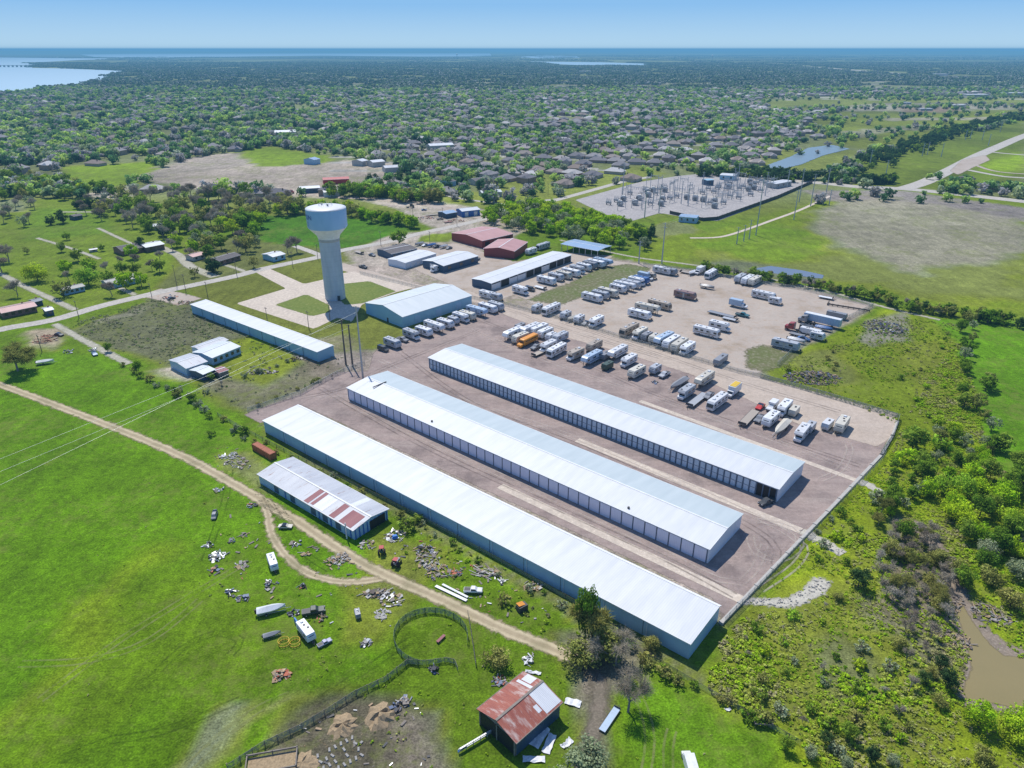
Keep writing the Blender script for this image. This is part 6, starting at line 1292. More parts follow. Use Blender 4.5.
p = np.concatenate([lpts([(770, 112), (820, 110), (900, 108), (960, 109)], 60, 150, 5), lpts([(840, 98), (900, 100), (1000, 99)], 60, 120, 6), lpts([(950, 186), (970, 187)], 12, 16, 7), lpts([(985, 189), (1024, 192)], 8, 16, 8), lpts([(920, 178), (960, 184)], 14, 10, 9), lpts([(780, 150), (860, 140)], 60, 20, 10), lpts([(840, 122), (900, 118), (1000, 116)], 90, 70, 11), lpts([(850, 140), (900, 132), (950, 122)], 60, 40, 12), lpts([(900, 106), (960, 107), (1020, 106)], 120, 90, 13)])
scatter('field_trees', p, rg.uniform(.7, 1.3, len(p)), cFar, 'scattered trees on the distant light green fields at the right', 'trees', 12)
# ---------------------------------------------------------------- houses of the suburb
def house_mesh(w, d, h, rise, hip=1.0):
    mw = MB(); mw.box((0, 0, h/2), (w, d, h)); mr = MB(); o = .6; x, y = w/2+o, d/2+o; rx = max(.2, x-hip*y)
    vs = [(-x, -y, h), (x, -y, h), (x, y, h), (-x, y, h), (-rx, 0, h+rise), (rx, 0, h+rise)]
    mr.add(vs, [(0, 1, 5, 4), (2, 3, 4, 5), (1, 2, 5), (3, 0, 4), (3, 2, 1, 0)])
    gx_ = w*.22; mr.add([(gx_-4, -y-3.5, h), (gx_+4, -y-3.5, h), (gx_+4, 0, h), (gx_-4, 0, h), (gx_, -y-1.5, h+rise*.75), (gx_, 0, h+rise*.8)], [(0, 1, 4), (1, 2, 5, 4), (3, 0, 4, 5)]); mw.box((gx_, -d/2-1.7, h/2), (7, 3.4, h))
    mm = MB(); mm.box((-w*.25, 1.5, h+rise*.8), (.9, .9, 2.2)); return mw, mr, mm
def roofvar(name, stops):
    t = NT(name); oi = t.node('ShaderNodeObjectInfo').outputs['Random']; c = t.ramp(oi, stops); f = t.noise(.8, 4, .6, t.coord('Object')); M[name] = t.set(t.mix(1.0, c, t.ramp(f, [(.3, .8), (.7, 1.1)]), 'MULTIPLY'), .9, 0, .15)
roofvar('suburb_roof', [(0, (.20, .19, .20)), (.35, (.28, .265, .27)), (.6, (.36, .34, .33)), (.75, (.30, .24, .20)), (.88, (.48, .45, .42)), (1, (.62, .60, .58))])
roofvar('suburb_wall', [(0, (.33, .22, .17)), (.5, (.42, .32, .25)), (1, (.5, .46, .4))])
HP = []
for i, (w_, d_, h_, r_) in enumerate(((17, 12, 3.0, 3.2), (20, 12, 3.0, 3.4), (15, 13, 5.4, 3.4), (18, 14, 3.2, 3.8))):
    a_, b_, c_ = house_mesh(w_, d_, h_, r_); HP.append((a_.mesh('wall', M['suburb_wall']), b_.mesh('roof', M['suburb_roof']), c_.mesh('chimney', M['brick'])))
hs = []
for bxx in range(-9, 10):
    for byy in range(1, 11):
        hb = (math.sin(bxx*12.9898+byy*78.233)*43758.5453) % 1; th = (hb-.5)*.9-.1; ct, st_ = math.cos(th), math.sin(th)
        for iv in range(-8, 60):
            for iu in range(-130, 130):
                v0 = (iv+(.5+(.27 if iu % 2 else -.27)))*62; u0 = iu*11.0+rg.uniform(-1.5, 1.5)
                x, y = ct*u0-st_*v0, st_*u0+ct*v0
                if y < 600 or y > 2500 or abs(x) > y*.8 or math.floor(x/330+.3*math.sin(y/500)) != bxx or math.floor(y/280+.3*math.sin(x/400)) != byy: continue
                hs.append((x, y, th+(math.pi if iu % 2 else 0)+rg.normal()*.05))
hs = np.array(hs); px, py = pix(hs[:, 0], hs[:, 1])
SUB = [[(395, 128), (470, 118), (560, 108), (870, 100), (840, 148), (780, 160), (720, 172), (640, 166), (560, 178), (505, 190), (490, 170), (400, 158), (360, 140)], [(330, 108), (560, 76), (820, 76), (870, 100), (560, 108), (395, 128), (300, 130)]]
dens = np.where(sdist(np.c_[px, py], SUB[0]) > 0, .60, np.where(sdist(np.c_[px, py], SUB[1]) > 0, .40, .2))
k = rem(px, py, 0, 0, CLEAR) & (rg.uniform(0, 1, len(px)) < dens) & (py < 196) & ~((px > 812) & (py > 160)) & rem(px, py, 0, 0, SPARSE[:1]+SPARSE[2:]); hs = hs[k]; hs = hs[np.argsort(hs[:, 1])]
px, py = pix(hs[:, 0], hs[:, 1]); inframe = (px > -10) & (px < 1034)
hs = np.r_[hs[inframe], hs[~inframe]]; print('houses', len(hs))
for i, (x, y, a_) in enumerate(hs[:270]):
    pxx, pyy = pix(float(x), float(y))
    t_ = empty('suburban_house', (x, y, 0), a_); q = HP[i % 4]
    zone_ = 'beyond the substation' if pxx > 520 else ('beyond the evergreens' if pxx > 330 else 'in trees beyond the left lawns')
    tag(t_, 'brick suburban house with grey brown hipped roof '+zone_, 'house', 'suburban houses '+zone_); link('wall', q[0], t_); r_ = link('roof', q[1], t_); link('chimney', q[2], r_)
hc = []
for i in range(4):
    me = bpy.data.meshes.new('far_house'); import bmesh as _b; bm = _b.new(); bm.from_mesh(HP[i][0]); n0 = len(bm.faces); bm.from_mesh(HP[i][1]); bm.faces.ensure_lookup_table()
    for f in bm.faces[n0:]: f.material_index = 1
    bm.to_mesh(me); bm.free(); me.materials.append(M['suburb_wall']); me.materials.append(M['suburb_roof']); hc.append(me)
rest = hs[270:]; cH = proto_collection('far_houses', hc); o = scatter('distant_houses', rest[:, :2], np.ones(len(rest))*1.05, cH, 'rows of grey roofed houses receding through the suburb', 'houses', 13)
rt = o.data.attributes['rot']; rt.data.foreach_set('value', rest[:, 2].astype(np.float32))
# larger pale buildings far off
for (x, y, wd, lb) in ((585, 73, 60, 'white flat building far beyond the suburb'), (455, 66.5, 40, 'white roofed hall near the distant shore'), (302, 50.8, 260, 'bright white block on the far shore'), (975, 98, 55, 'long white sheds on the far right fields'), (940, 76, 60, 'pale dot like building on the right horizon side'), (1012, 96, 50, 'pale building at the far right edge'), (925, 110.5, 26, 'low blue grey hall on the far tan lots'), (958, 107, 30, 'grey hall beside the far tan lots'), (905, 104, 24, 'pale hall left of the far tan lots'), (715, 93, 36, 'pale school building inside the far suburb'), (640, 104, 30, 'tan hall inside the suburb')):
    dd = 120/math.tan(PITCH+math.atan((y-384)/FPX)); X0, Y0 = G(x, y); m = MB(); m.box((0, 0, wd*.08), (wd, wd*.5, wd*.16)); t_ = empty('distant_hall', (X0, Y0, 0)); tag(t_, lb, 'building'); m.build('wall', M['siding'], t_); m = MB(); m.box((0, 0, wd*.165), (wd*1.03, wd*.53, wd*.02)); m.build('roof', M['white_paint'], t_)
for (x, y, h_, lb) in ((905, 56.5, 42, 'white water tank standing on the right horizon'), (712, 60, 38, 'small pale water tank in the middle distance'), (457, 58, 40, 'slim grey tower on the shoreline')):
    X0, Y0 = G(x, y); t_ = empty('distant_water_tower', (X0, Y0, 0)); tag(t_, lb, 'water tower'); m = MB(); m.tube((0, 0, 0), (0, 0, h_), 4, n=10); m.build('shaft', M['steel'], t_); m = MB(); m.tube((0, 0, h_), (0, 0, h_+4), 6, 14, 16); m.tube((0, 0, h_+4), (0, 0, h_+14), 14, n=16); m.tube((0, 0, h_+14), (0, 0, h_+18), 14, 4, 16); m.build('tank', M['white_paint'], t_)
# causeway bridge on the lake
a = np.array(G(-60, 66.9)); b = np.array(G(32, 67.2)); t_ = empty('lake_bridge', (*a, 0), math.atan2(b[1]-a[1], b[0]-a[0])); tag(t_, 'low grey causeway bridge crossing the lake at the left edge', 'bridge'); Lb = np.linalg.norm(b-a); m = MB(); m.box((Lb/2, 0, 12), (Lb, 14, 3)); m.build('deck', M['concrete'], t_)
for i in range(22):
    m = MB(); m.box((Lb*(i+.5)/22, 0, 5.5), (8, 12, 11)); m.build('pier', M['concrete'], t_)
# slight rise of land along the horizon
m = MB(); n = 120; vs = []
for i in range(n+1):
    a_ = -.95+1.9*i/n; r0 = 24000; h_ = 40+35*vnoise([a_*9], [0], 1, 3)[0]+18*vnoise([a_*40], [0], 1, 4)[0]
    for (r, z) in ((r0, 0), (r0+1500, h_), (r0+6000, h_*1.1)): vs.append((r*math.sin(a_), r*math.cos(a_), z))
fs = [(i*3+j, (i+1)*3+j, (i+1)*3+j+1, i*3+j+1) for i in range(n) for j in range(2)]
hm = mkmesh('hills', vs, [tuple(reversed(f)) for f in fs], [M['far_canopy']]); fattr(hm, 'tone', np.zeros(len(vs))+.1); tag(link('hills', hm), kind='structure')
# ================================================================ SUBSTATION
def gantry(x, y, w_, h_, rz, lb, nb=1):
    t_ = empty('substation_gantry', (*G(x, y), 0), rz); tag(t_, lb, 'gantry', 'steel gantries in the substation yard')
    for s in (-1, 1):
        m = MB(); m.tube((s*w_/2, 0, 0), (s*w_/2, 0, h_+2), .28, .16, 6); m.build('column', M['galv'], t_)
    m = MB(); m.box((0, 0, h_), (w_, .32, .35)); m.build('beam', M['galv'], t_); m = MB()
    for i in range(5): m.tube((-w_/2+w_*(i+.5)/5, 0, h_), (-w_/2+w_*(i+.5)/5, 0, h_-2), .16, n=6)
    m.each('insulator', M['steel'], t_)
rs = random.Random(4); sub_poly = [(592, 204), (640, 187), (680, 180), (790, 181), (790, 188), (712, 214), (690, 206), (655, 212), (632, 216)]
SG = W(sub_poly); sgw = np.array(SG); cnt = 0; base_a = -.04
ctrs = sgw.mean(0)
for iu in range(-17, 22):
    for iv in range(-14, 15):
        p_ = ctrs+np.array(U)*iu*9.5+np.array(V)*iv*10.5+np.array((rs.uniform(-2, 2), rs.uniform(-2, 2)))
        if sdist([p_], sgw)[0] < 6 or rs.random() < .34: continue
        qx, qy = pix(p_[0], p_[1])
        if qy < 190 and 665 < qx < 715: continue
        cnt += 1; r = rs.random()
        if r < .5:
            gantry(qx, qy, rs.choice((8, 10, 12)), rs.choice((5, 7, 9, 12)), AU+rs.choice((0, math.pi/2)), 'grey steel portal gantry in the substation yard')
        elif r < .8:
            t_ = empty('circuit_breaker', (*p_, 0), AU); tag(t_, 'grey circuit breaker with three bushings on a steel stand in the substation', 'switchgear', 'circuit breakers in the substation'); m = MB(); m.box((0, 0, 2.0), (5, 1.4, 1.6)); m.build('tank', M['steel'], t_)
            for s in (-1.8, 0, 1.8): m = MB(); m.tube((s, -.4, 2.6), (s, -.9, 5.2), .22, .14, 7); m.tube((s, .4, 2.6), (s, .9, 5.2), .22, .14, 7); m.each('bushing', M['galv'], t_)
            m = MB()
            for s in (-2, 2): m.box((s, 0, .6), (.2, 1.2, 1.3))
            m.each('stand', M['dark_metal'], t_)
        else:
            t_ = empty('power_transformer', (*p_, 0), AU); tag(t_, 'boxy grey power transformer with radiator fins in the substation', 'transformer', 'power transformers in the substation'); m = MB(); m.box((0, 0, 2.2), (4.6, 2.2, 3.4)); m.tube((-1.8, 0, 4.6), (1.8, 0, 4.6), .4, n=8); m.build('tank', M['steel'], t_); m = MB()
            for i in range(8): m.box((-1.9+i*.55, 1.5, 2.2), (.16, .8, 2.6)); m.box((-1.9+i*.55, -1.5, 2.2), (.16, .8, 2.6))
            m.build('radiator', M['galv'], t_)
            for s in (-1.6, 0, 1.6): m = MB(); m.tube((s, .5, 4.1), (s, .9, 6.4), .25, .15, 7); m.build('bushing', M['pole_wood'], t_)
print('substation items', cnt)
t, L, w = small('control_building', (677, 213), (679, 216.5), (696.5, 218), 4.2, .3, 'roof_blue', 'wall_blue', 'slate blue control building in the near corner of the substation', minw=10); openings(t, L, w, 3, 4.2, 1.2)
t, L, w = small('control_building', (719, 172.5), (720, 175), (735, 176), 4.5, .4, 'roof_white', 'wall_teal', 'pale long control building at the back of the substation', minw=14); openings(t, L, w, 2, 4.5, 1.5)
t, L, w = small('control_building', (706, 177), (707, 180.5), (714, 180), 5, .3, 'wall_teal', 'wall_navy', 'small teal cabin at the back of the substation', minw=8); openings(t, L, w, 1, 5, 1.5)
t, L, w = small('control_building', (773, 180), (776, 184), (792, 181), 4.5, .4, 'roof_white', 'siding', 'white cabin row at the right end of the substation', minw=10); openings(t, L, w, 3, 4.5, 1.5)
# perimeter wall of the substation
def wall_line(pts, h_, th, mat, label, name='perimeter_wall', cat='wall'):
    t_ = empty(name, (*G(*pts[0]), 0)); tag(t_, label, cat); o0 = np.array(G(*pts[0])); q = [np.array(G(*p))-o0 for p in pts]; m = MB(); c_ = MB()
    for a, b in zip(q[:-1], q[1:]):
        d = b-a; l = np.linalg.norm(d); rz = math.atan2(d[1], d[0]); m.box(((a+b)[0]/2, (a+b)[1]/2, h_/2), (l, th, h_), rz)
        n_ = max(1, int(l/8))
        for i in range(n_+1): c = a+d*i/n_; c_.box((c[0], c[1], h_/2+.1), (.5, th+.2, h_+.2), rz)
    m.build('wall_panel', M[mat], t_); c_.each('pillar', M[mat], t_); return t_
wall_line([(812, 183), (778, 198), (717, 220), (702, 221), (670, 214)], 2.6, .3, 'dark_metal', 'dark perimeter wall along the near side of the substation')
# ================================================================ FENCES, POLES, WIRES, SCRAP
t = NT('wire_mesh'); p = t.coord('Object')
t.set((.38, .42, .38), .6, .2, .3); t.b.inputs['Alpha'].default_value = .38; M['wire_mesh'] = t.m
t = NT('brush_mesh'); f = t.noise(1.3, 5, .7, t.coord('Object')); t.set(t.mix(f, (.20, .27, .15, 1), (.38, .38, .30, 1)), .9, 0, .1); t.l.new(t.ramp(f, [(.42, .35), (.55, .9)]), t.b.inputs['Alpha']); M['brush_mesh'] = t.m
def fence(pts, h, sp, mat, label, name='wire_fence', pr=.06, pm='galv', rail=True, world=False, postmax=95):
    q = np.array(pts if world else W(pts)); o0 = q[0].copy(); q = q-o0
    t_ = empty(name, (*o0, 0)); tag(t_, label, 'fence'); m = MB(); r = MB(); L = 0
    for a, b in zip(q[:-1], q[1:]):
        m.add([(a[0], a[1], .05), (b[0], b[1], .05), (b[0], b[1], h), (a[0], a[1], h)], [(0, 1, 2, 3)])
        if rail: r.tube((*a, h), (*b, h), .035, n=4)
        L += np.linalg.norm(b-a)
    m.build('fence_mesh', M[mat], t_)
    if rail: r.build('top_rail', M[pm], t_)
    sp = max(sp, L/postmax); pmsh = MB(); pmsh.tube((0, 0, 0), (0, 0, h+.12), pr, n=5); pme = pmsh.mesh('post', M[pm]); acc = 0
    for a, b in zip(q[:-1], q[1:]):
        l = np.linalg.norm(b-a); s = -acc % sp if acc else 0
        while s <= l:
            c = a+(b-a)*s/l; o = link('post', pme, t_); o.location = (c[0], c[1], 0); s += sp
        acc += l
    return t_
fence([(499, 304.5), (558, 319), (617, 337.5), (685, 357.5), (738, 373), (760, 378)], 2.0, 3.2, 'wire_mesh', 'chain link fence between the storage lane and the upper lot')
fence([(760, 378), (800, 389), (860, 407), (899, 419), (893, 437), (880, 456)], 2.0, 3.2, 'brush_mesh', 'overgrown fence round the far right corner of the yard')
fence([(643, 266), (700, 273), (760, 284), (800, 290), (873, 307), (822, 331), (791, 353), (777, 366)], 2.0, 3.5, 'wire_mesh', 'chain link fence round the far side of the upper lot')
fence([(248, 412), (300, 395), (335, 376), (365, 364)], 1.8, 3.5, 'wire_mesh', 'wire fence at the left end of the gravel yard')
fence([(360, 274), (420, 289), (465, 297), (495, 304)], 1.8, 3.5, 'wire_mesh', 'wire fence between tower driveway and apron')
fence([(218, 416), (262, 440), (300, 460), (420, 518), (500, 562), (600, 618), (640, 652), (700, 688), (760, 722), (800, 745)], 1.3, 4, 'wire_mesh', 'long low wire fence between the nearest shed and the junk pasture', pm='pole_wood', pr=.08)
fence([(885, 456), (882, 462), (724, 624)], 2.0, 3.0, 'wire_mesh', 'tall chain link fence standing behind the white curb wall')
fence([(228, 770), (262, 748), (300, 730), (330, 712), (355, 696), (385, 682), (408, 664)], 1.5, 2.4, 'brush_mesh', 'overgrown rail fence slanting up from the bottom left to the round pen', name='rail_fence', pr=.09, pm='wood_weathered')
def arc(cx, cy, rx, ry, a0, a1, n=26): return [(cx+rx*math.cos(R_(a0+(a1-a0)*i/n)), cy+ry*math.sin(R_(a0+(a1-a0)*i/n))) for i in range(n+1)]
fence(arc(431, 640, 37, 27, 110, 372), 1.7, 2.4, 'brush_mesh', 'curved fence of the round pen beside the dirt track', name='round_pen', pr=.08, pm='green_paint')
fence([(408, 664), (425, 665), (447, 662), (455, 664), (458, 672)], 1.4, 2, 'brush_mesh', 'low rusty fence closing the lower side of the round pen', name='rail_fence', pm='wood_weathered')
fence([(468, 615), (472, 640), (476, 668)], 1.4, 2.2, 'brush_mesh', 'short fence strung right of the round pen', name='rail_fence', pm='wood_weathered')
# curb wall of the yard
wall_line([(897, 423), (892, 437), (881, 456), (721, 624)], .55, .9, 'concrete', 'pale concrete curb wall along the right end of the gravel yard', name='curb_wall')
# poles
def pole(x, y, h, label, r=.2, arm=2.4, mat='pole_wood', group=None, name='utility_pole', rz=0.0, lamp=False, narms=1):
    t_ = empty(name, (*G(x, y), 0), rz); tag(t_, label, 'pole', group); m = MB(); m.tube((0, 0, 0), (0, 0, h), r, r*.6, 8); m.build('shaft', M[mat], t_)
    for i in range(narms):
        if arm: m = MB(); m.box((0, 0, h-.6-i*2.2), (arm, .14, .16)); m.build('crossarm', M[mat], t_); m = MB(); [m.tube((s*arm*.45, 0, h-.5-i*2.2), (s*arm*.45, 0, h-.1-i*2.2), .07, n=5) for s in (-1, 0, 1)]; m.each('insulator', M['steel'], t_)
    return t_
for (x, y, top, lb) in ((346, 364.5, 319.5, 'tall slim pole left of three beside the hall'), (352.7, 366.4, 324.4, 'tall slim pole middle of three beside the hall'), (363, 378, 306, 'tallest grey pole at the corner of the middle shed')):
    Y_ = G(x, y)[1]; h_ = 120-Y_*math.tan(PITCH+math.atan((top-384)/FPX)); pole(x, y, h_, lb, .42, 1.6, 'pole_wood' if x < 360 else 'steel')
def tower_pole(x, y, top, lb, r=.5, mat='galv', group=None, arm=3.0, narms=2):
    Y_ = G(x, y)[1]; h_ = 120-Y_*math.tan(PITCH+math.atan((top-384)/FPX)); return pole(x, y, h_, lb, r, arm, mat, group, 'transmission_pole', AU, narms=narms)
for (x, y, tp, lb) in ((755.8, 235.4, 177, 'tallest steel transmission pole on the wet grass'), (799, 202, 168, 'steel transmission pole left of a close pair near the field'), (810.5, 206, 174, 'steel transmission pole right of a close pair near the field'), (826, 193.4, 168, 'steel transmission pole by the road bend'), (829, 205, 189.5, 'short steel pole by the tan field corner'), (793.7, 219.8, 190, 'steel pole on the footpath below the substation'), (749, 239, 220, 'short pole right of three on the wet grass'), (743.5, 241.3, 225, 'short pole middle of three on the wet grass'), (736.6, 244, 227, 'short pole left of three on the wet grass'), (661.7, 263.7, 222.7, 'tall pole behind the upper lot fence'), (638.7, 263.7, 241, 'shorter pole behind the upper lot fence'), (658.8, 213, 184, 'steel pole at the near left corner of the substation'), (644.5, 218, 190, 'steel pole inside the left of the substation'), (622.5, 196, 163, 'steel pole at the far left of the substation'), (681, 204, 181, 'steel pole left of two in the substation middle'), (688, 206, 182, 'steel pole right of two in the substation middle'), (702, 192, 172, 'steel pole at the back of the substation'), (733, 190, 168, 'steel pole left of the tall central pair'), (737, 188, 163, 'tall central steel pole of the substation'), (765, 196, 172, 'steel pole at the right of the substation'), (787, 188, 170, 'steel pole near the right end of the substation')):
    tower_pole(x, y, tp, lb, .45)
for i, (x, y, tp) in enumerate(((885, 178, 160), (869, 168, 150), (922, 156, 143), (927, 155, 142), (941, 157, 143), (965, 140, 130), (970, 139, 129), (982, 140, 130), (988, 146, 134), (1000, 132, 122))):
    tower_pole(x, y, tp, 'distant steel transmission pole on the green corridor at the right', .5, group='distant transmission poles on the right corridor')
for (x, y, h, lb) in ((268, 325, 9, 'wooden pole on the tower drive edge'), (309, 329, 9, 'wooden pole at the lower end of the tower drive'), (208, 298, 9, 'wooden pole above the narrow shed end'), (186, 292, 10, 'wooden pole right of the road apron'), (177, 286, 12, 'taller wooden pole by the road'), (237, 276, 9, 'wooden pole at the road junction'), (293, 268, 10, 'wooden pole before the tower lawn'), (318, 260, 10, 'wooden pole behind the tower lawn'), (79, 318, 9, 'wooden pole on the verge left of the weedy lot'), (152, 298, 8, 'wooden pole on the verge by the apron'), (42, 352, 8, 'leaning wooden pole by the lumber heap'), (381, 246, 10, 'wooden pole in front of the emerald field'), (430, 246, 10, 'wooden pole behind the shops'), (443, 222, 11, 'wooden pole by the machinery'), (457, 226, 10, 'wooden pole left of the red barns'), (491, 208, 10, 'wooden pole beside the bright wood'), (330, 320, 9, 'wooden pole above the narrow shed'), (413, 216, 10, 'wooden pole at the hedge end'), (548, 196, 11, 'wooden pole at the far side of the bright wood')):
    pole(x, y, h, lb, .17, 2.2, rz=AU)
# wires
def wire(a, b, sag, label, r=.03, name='power_wire', n=14, group=None):
    m = MB(); a, b = Vector(a), Vector(b); L = [a.lerp(b, i/n)-Vector((0, 0, 4*sag*(i/n)*(1-i/n))) for i in range(n+1)]
    for p0, p1 in zip(L[:-1], L[1:]): m.tube(p0, p1, r, n=4, cap=False)
    o = m.build(name, M['wire_bright']); tag(o, label, 'wire', group); return o
paint('wire_bright', (.65, .68, .62), .4, .5)
for (b_, tp, en, z, lb) in (((346, 364.5), 30, (0, 459), 22, 'upper of three thin wires crossing the left pasture'), ((352.7, 366.4), 28, (4, 470), 22, 'middle of three thin wires crossing the left pasture'), ((363, 378), 30, (31, 470), 22, 'lower of three thin wires crossing the left pasture')):
    X0, Y0 = G(*b_); top_y = {346: 322, 352.7: 328, 363: 312}[b_[0]]; h_ = 120-Y0*math.tan(PITCH+math.atan((top_y-384)/FPX))
    e = np.array((*G(en[0], en[1], z), z)); s_ = np.array((X0, Y0, h_)); d = e-s_; e2 = s_+d*1.5; wire(tuple(s_), tuple(e2), .0, lb, .034)
tp = [(755.8, 235.4, 177), (799, 202, 168), (826, 193.4, 168)]
def topof(x, y, top): X0, Y0 = G(x, y); return (X0, Y0, 120-Y0*math.tan(PITCH+math.atan((top-384)/FPX)))
for o_ in (-1.5, 1.5):
    for a, b in (((661.7, 263.7, 222.7), (755.8, 235.4, 177)), ((755.8, 235.4, 177), (799, 202, 168)), ((799, 202, 168), (826, 193.4, 168))):
        A_, B_ = topof(*a), topof(*b); wire((A_[0]+o_, A_[1], A_[2]-1), (B_[0]+o_, B_[1], B_[2]-1), 2, 'thin transmission wire strung between the steel poles', .035, group='wires between the transmission poles')
paint('hay', (.46, .34, .20), .95, var=.5, scale=2.5)
# ---------------------------------------------------------------- scrap, boards, piles
SC = ['wood_weathered', 'steel', 'dark_metal', 'junk_pale', 'rubber', 'wood_fresh', 'galv', 'concrete', 'box_rust', 'pole_wood']
def junk(x, y, r, n, label, mats=(0, 1, 2, 3, 4, 8), name='scrap_pile', cat='scrap', long=1.0, h=.8, rz=None, seed=None, ry=None):
    rr = random.Random(seed or int(x*7+y)); r *= .82; m = MB(); ml = [M[SC[i]] for i in mats]+([M['stripe']] if 2 in mats else [])+([M['hay']] if 0 in mats else [])
    for _ in range(n):
        a_ = rr.uniform(0, 6.28); q = r*math.sqrt(rr.random()); k = rr.random(); m.cur = rr.randrange(len(ml)); px_, py_ = q*math.cos(a_), (ry/r if ry else 1)*q*math.sin(a_); z = max(.1, h*(1-q/r)*rr.uniform(.3, 1))
        if k < .45: m.box((px_, py_, z), (rr.uniform(.6, 2.0)*long, rr.uniform(.08, .3), rr.uniform(.06, .2)), rr.uniform(0, 3.14) if rz is None else rz+rr.gauss(0, .15), tilt=rr.uniform(-.3, .3))
        elif k < .75: m.box((px_, py_, z*.6), (rr.uniform(.25, .95), rr.uniform(.25, .7), rr.uniform(.2, .7)), rr.uniform(0, 3.14), taper=rr.uniform(.7, 1))
        elif k < .88: m.tube((px_, py_, z*.5), (px_+rr.uniform(-.2, .2), py_+.25, z*.5+.1), rr.uniform(.25, .42), n=10)
        else: m.box((px_, py_, z+.1), (rr.uniform(.8, 1.6), rr.uniform(.6, 1.1), .04), rr.uniform(0, 3.14), tilt=rr.uniform(-.4, .4))
    o = m.build(name, ml); o.location = (*G(x, y), 0); tag(o, label, cat); return o
junk(209, 545, 1.6, 14, 'small green tinged scrap heap above the big appliance pile', (2, 4, 6)); junk(218, 556, 2.8, 46, 'big heap of pale appliances and scrap on the left pasture', (3, 1, 6, 2)); junk(214, 571, 1.6, 12, 'rust coloured scrap below the appliance heap', (8, 2, 5)); junk(240, 565, 2.4, 14, 'flat scattered pale boards right of the appliance heap', (0, 3, 7), h=.2)
junk(231, 593, 2.0, 20, 'dark engine parts heap in the grass', (2, 4, 1)); junk(242, 599, 2.0, 18, 'dark drums and parts heap right of the engine parts', (2, 4, 3)); junk(243, 536, 1.8, 12, 'scrap with a pale sheet below the van', (3, 2, 0), h=.4); junk(232, 541, 1.4, 8, 'small dark scrap left of the pale sheet', (2, 4), h=.4)
junk(252, 505, 1.8, 14, 'red and dark scrap beside the upper track', (8, 2, 3)); junk(218, 490, 1.8, 12, 'silver scrap at the upper end of the pasture', (1, 6, 2)); junk(296, 544, 1.8, 14, 'dark scrap between side track and camper', (2, 1, 0), h=.5); junk(270, 585, 2.2, 20, 'tangled scrap below the small camper', (2, 1, 3), h=.5); junk(302, 587, 1.5, 10, 'small dark scrap left of the track loop', (2, 4), h=.5)
junk(330, 562, 1.7, 22, 'red and pink scrap by the track', (8, 3, 0)); junk(341, 559, 3.0, 60, 'pale rubble heap beside the dirt track', (3, 7, 0)); junk(310, 552, 3, 12, 'loose pale boards inside the track loop', (0, 3), h=.15, rz=0.1)
junk(281, 675, 2.2, 50, 'reddish brown heap of bricks on the pasture', (8, 0, 5), h=1.0); junk(366, 644, 1.6, 18, 'white and dark scrap left of the round pen', (3, 2, 1)); junk(294, 613, 1.6, 12, 'dark scrap left of the dark green pickup', (2, 4)); junk(322, 618, 1.8, 14, 'brown scrap right of the dark green pickup', (0, 8))
junk(377, 594, 4.2, 60, 'long weathered timber stack by the track junction', (0, 9, 7), 'timber_stack', 'timber', 2.0, 1.0, R_(40), ry=1.6); junk(392, 600, 3.2, 40, 'grey rubble heap right of the timber stack', (7, 0, 1), h=.6); junk(383, 614, 2.4, 34, 'pale rubble on the grass above the round pen', (3, 7), h=.3)
junk(424, 550, 3.0, 36, 'collapsed dark roofed hutch heap below the nearest shed', (2, 0, 4), h=1.3); junk(428, 560, 4.0, 60, 'grey boards heap beside the collapsed hutch', (0, 7, 3), long=1.6, h=.8); junk(438, 572, 3.6, 50, 'scattered lumber and scrap above the white beams', (0, 5, 2, 3), long=1.3, h=.5); junk(455, 573, 1.8, 18, 'dark brown scrap left of the lumber stack', (2, 8)); 
junk(487, 573, 4.0, 44, 'long pale lumber stack on the grass', (0, 7, 3), 'timber_stack', 'timber', 2.4, .7, R_(-35), ry=1.8); junk(502, 581, 1.3, 10, 'small grey block pile right of the lumber', (7, 1)); junk(532, 586, 3, 30, 'white and grey rubbish by the nearest shed wall', (3, 7, 0), h=.4, ry=1.6); junk(395, 536, 3.4, 46, 'mixed scrap heap behind the green tractor', (0, 3, 7, 1), h=.8); junk(368, 545, 2.6, 36, 'pale stones at the near corner of the long blue barn', (3, 7, 0), h=.5)
junk(236, 462, 4.5, 46, 'white boards scattered left of the container', (3, 0, 7), long=1.8, h=.25, rz=R_(-20)); junk(229, 456, 3.2, 26, 'flat white sheets scattered near the pasture fence', (3, 6), h=.15)
junk(404, 702, 1.6, 26, 'round bale and scrap beside the mud yard', (0, 7, 2), h=1.0); junk(395, 710, 1.8, 12, 'dark pallet pile beside the mud yard', (2, 9)); junk(500, 682, 2.0, 26, 'rusty appliance heap behind the red roofed barn', (8, 2, 3)); junk(530, 660, 2.0, 18, 'white scrap at the far corner of the barn lane', (3, 6)); junk(435, 669, 1.6, 14, 'dark wreck below the round pen', (2, 4), h=.9)
junk(47, 339, 7, 90, 'brown lumber heap at the road corner', (5, 8, 0), 'timber_stack', 'timber', 2.5, 1.2, R_(10), ry=6); junk(68, 352, 3, 20, 'green painted junk by the side road', (6, 2)); junk(93, 350, 2.4, 20, 'blue and white scrap in the roadside hedge', (3, 1))
junk(812, 378, 14, 380, 'dark brush and branch heap behind the lane', (9, 2, 9, 0), h=2.2, long=1.2, ry=7, name='brush_pile', cat='brush pile'); junk(885, 328, 12, 300, 'grey brown rubble and stump mound right of the upper lot', (7, 9, 2, 9), h=2.6, ry=11, name='rubble_mound', cat='mound'); junk(655, 382.5, 1.6, 16, 'dark quad bikes group by the silver pickup', (2, 4, 1), name='quad_bike', cat='quad bike')
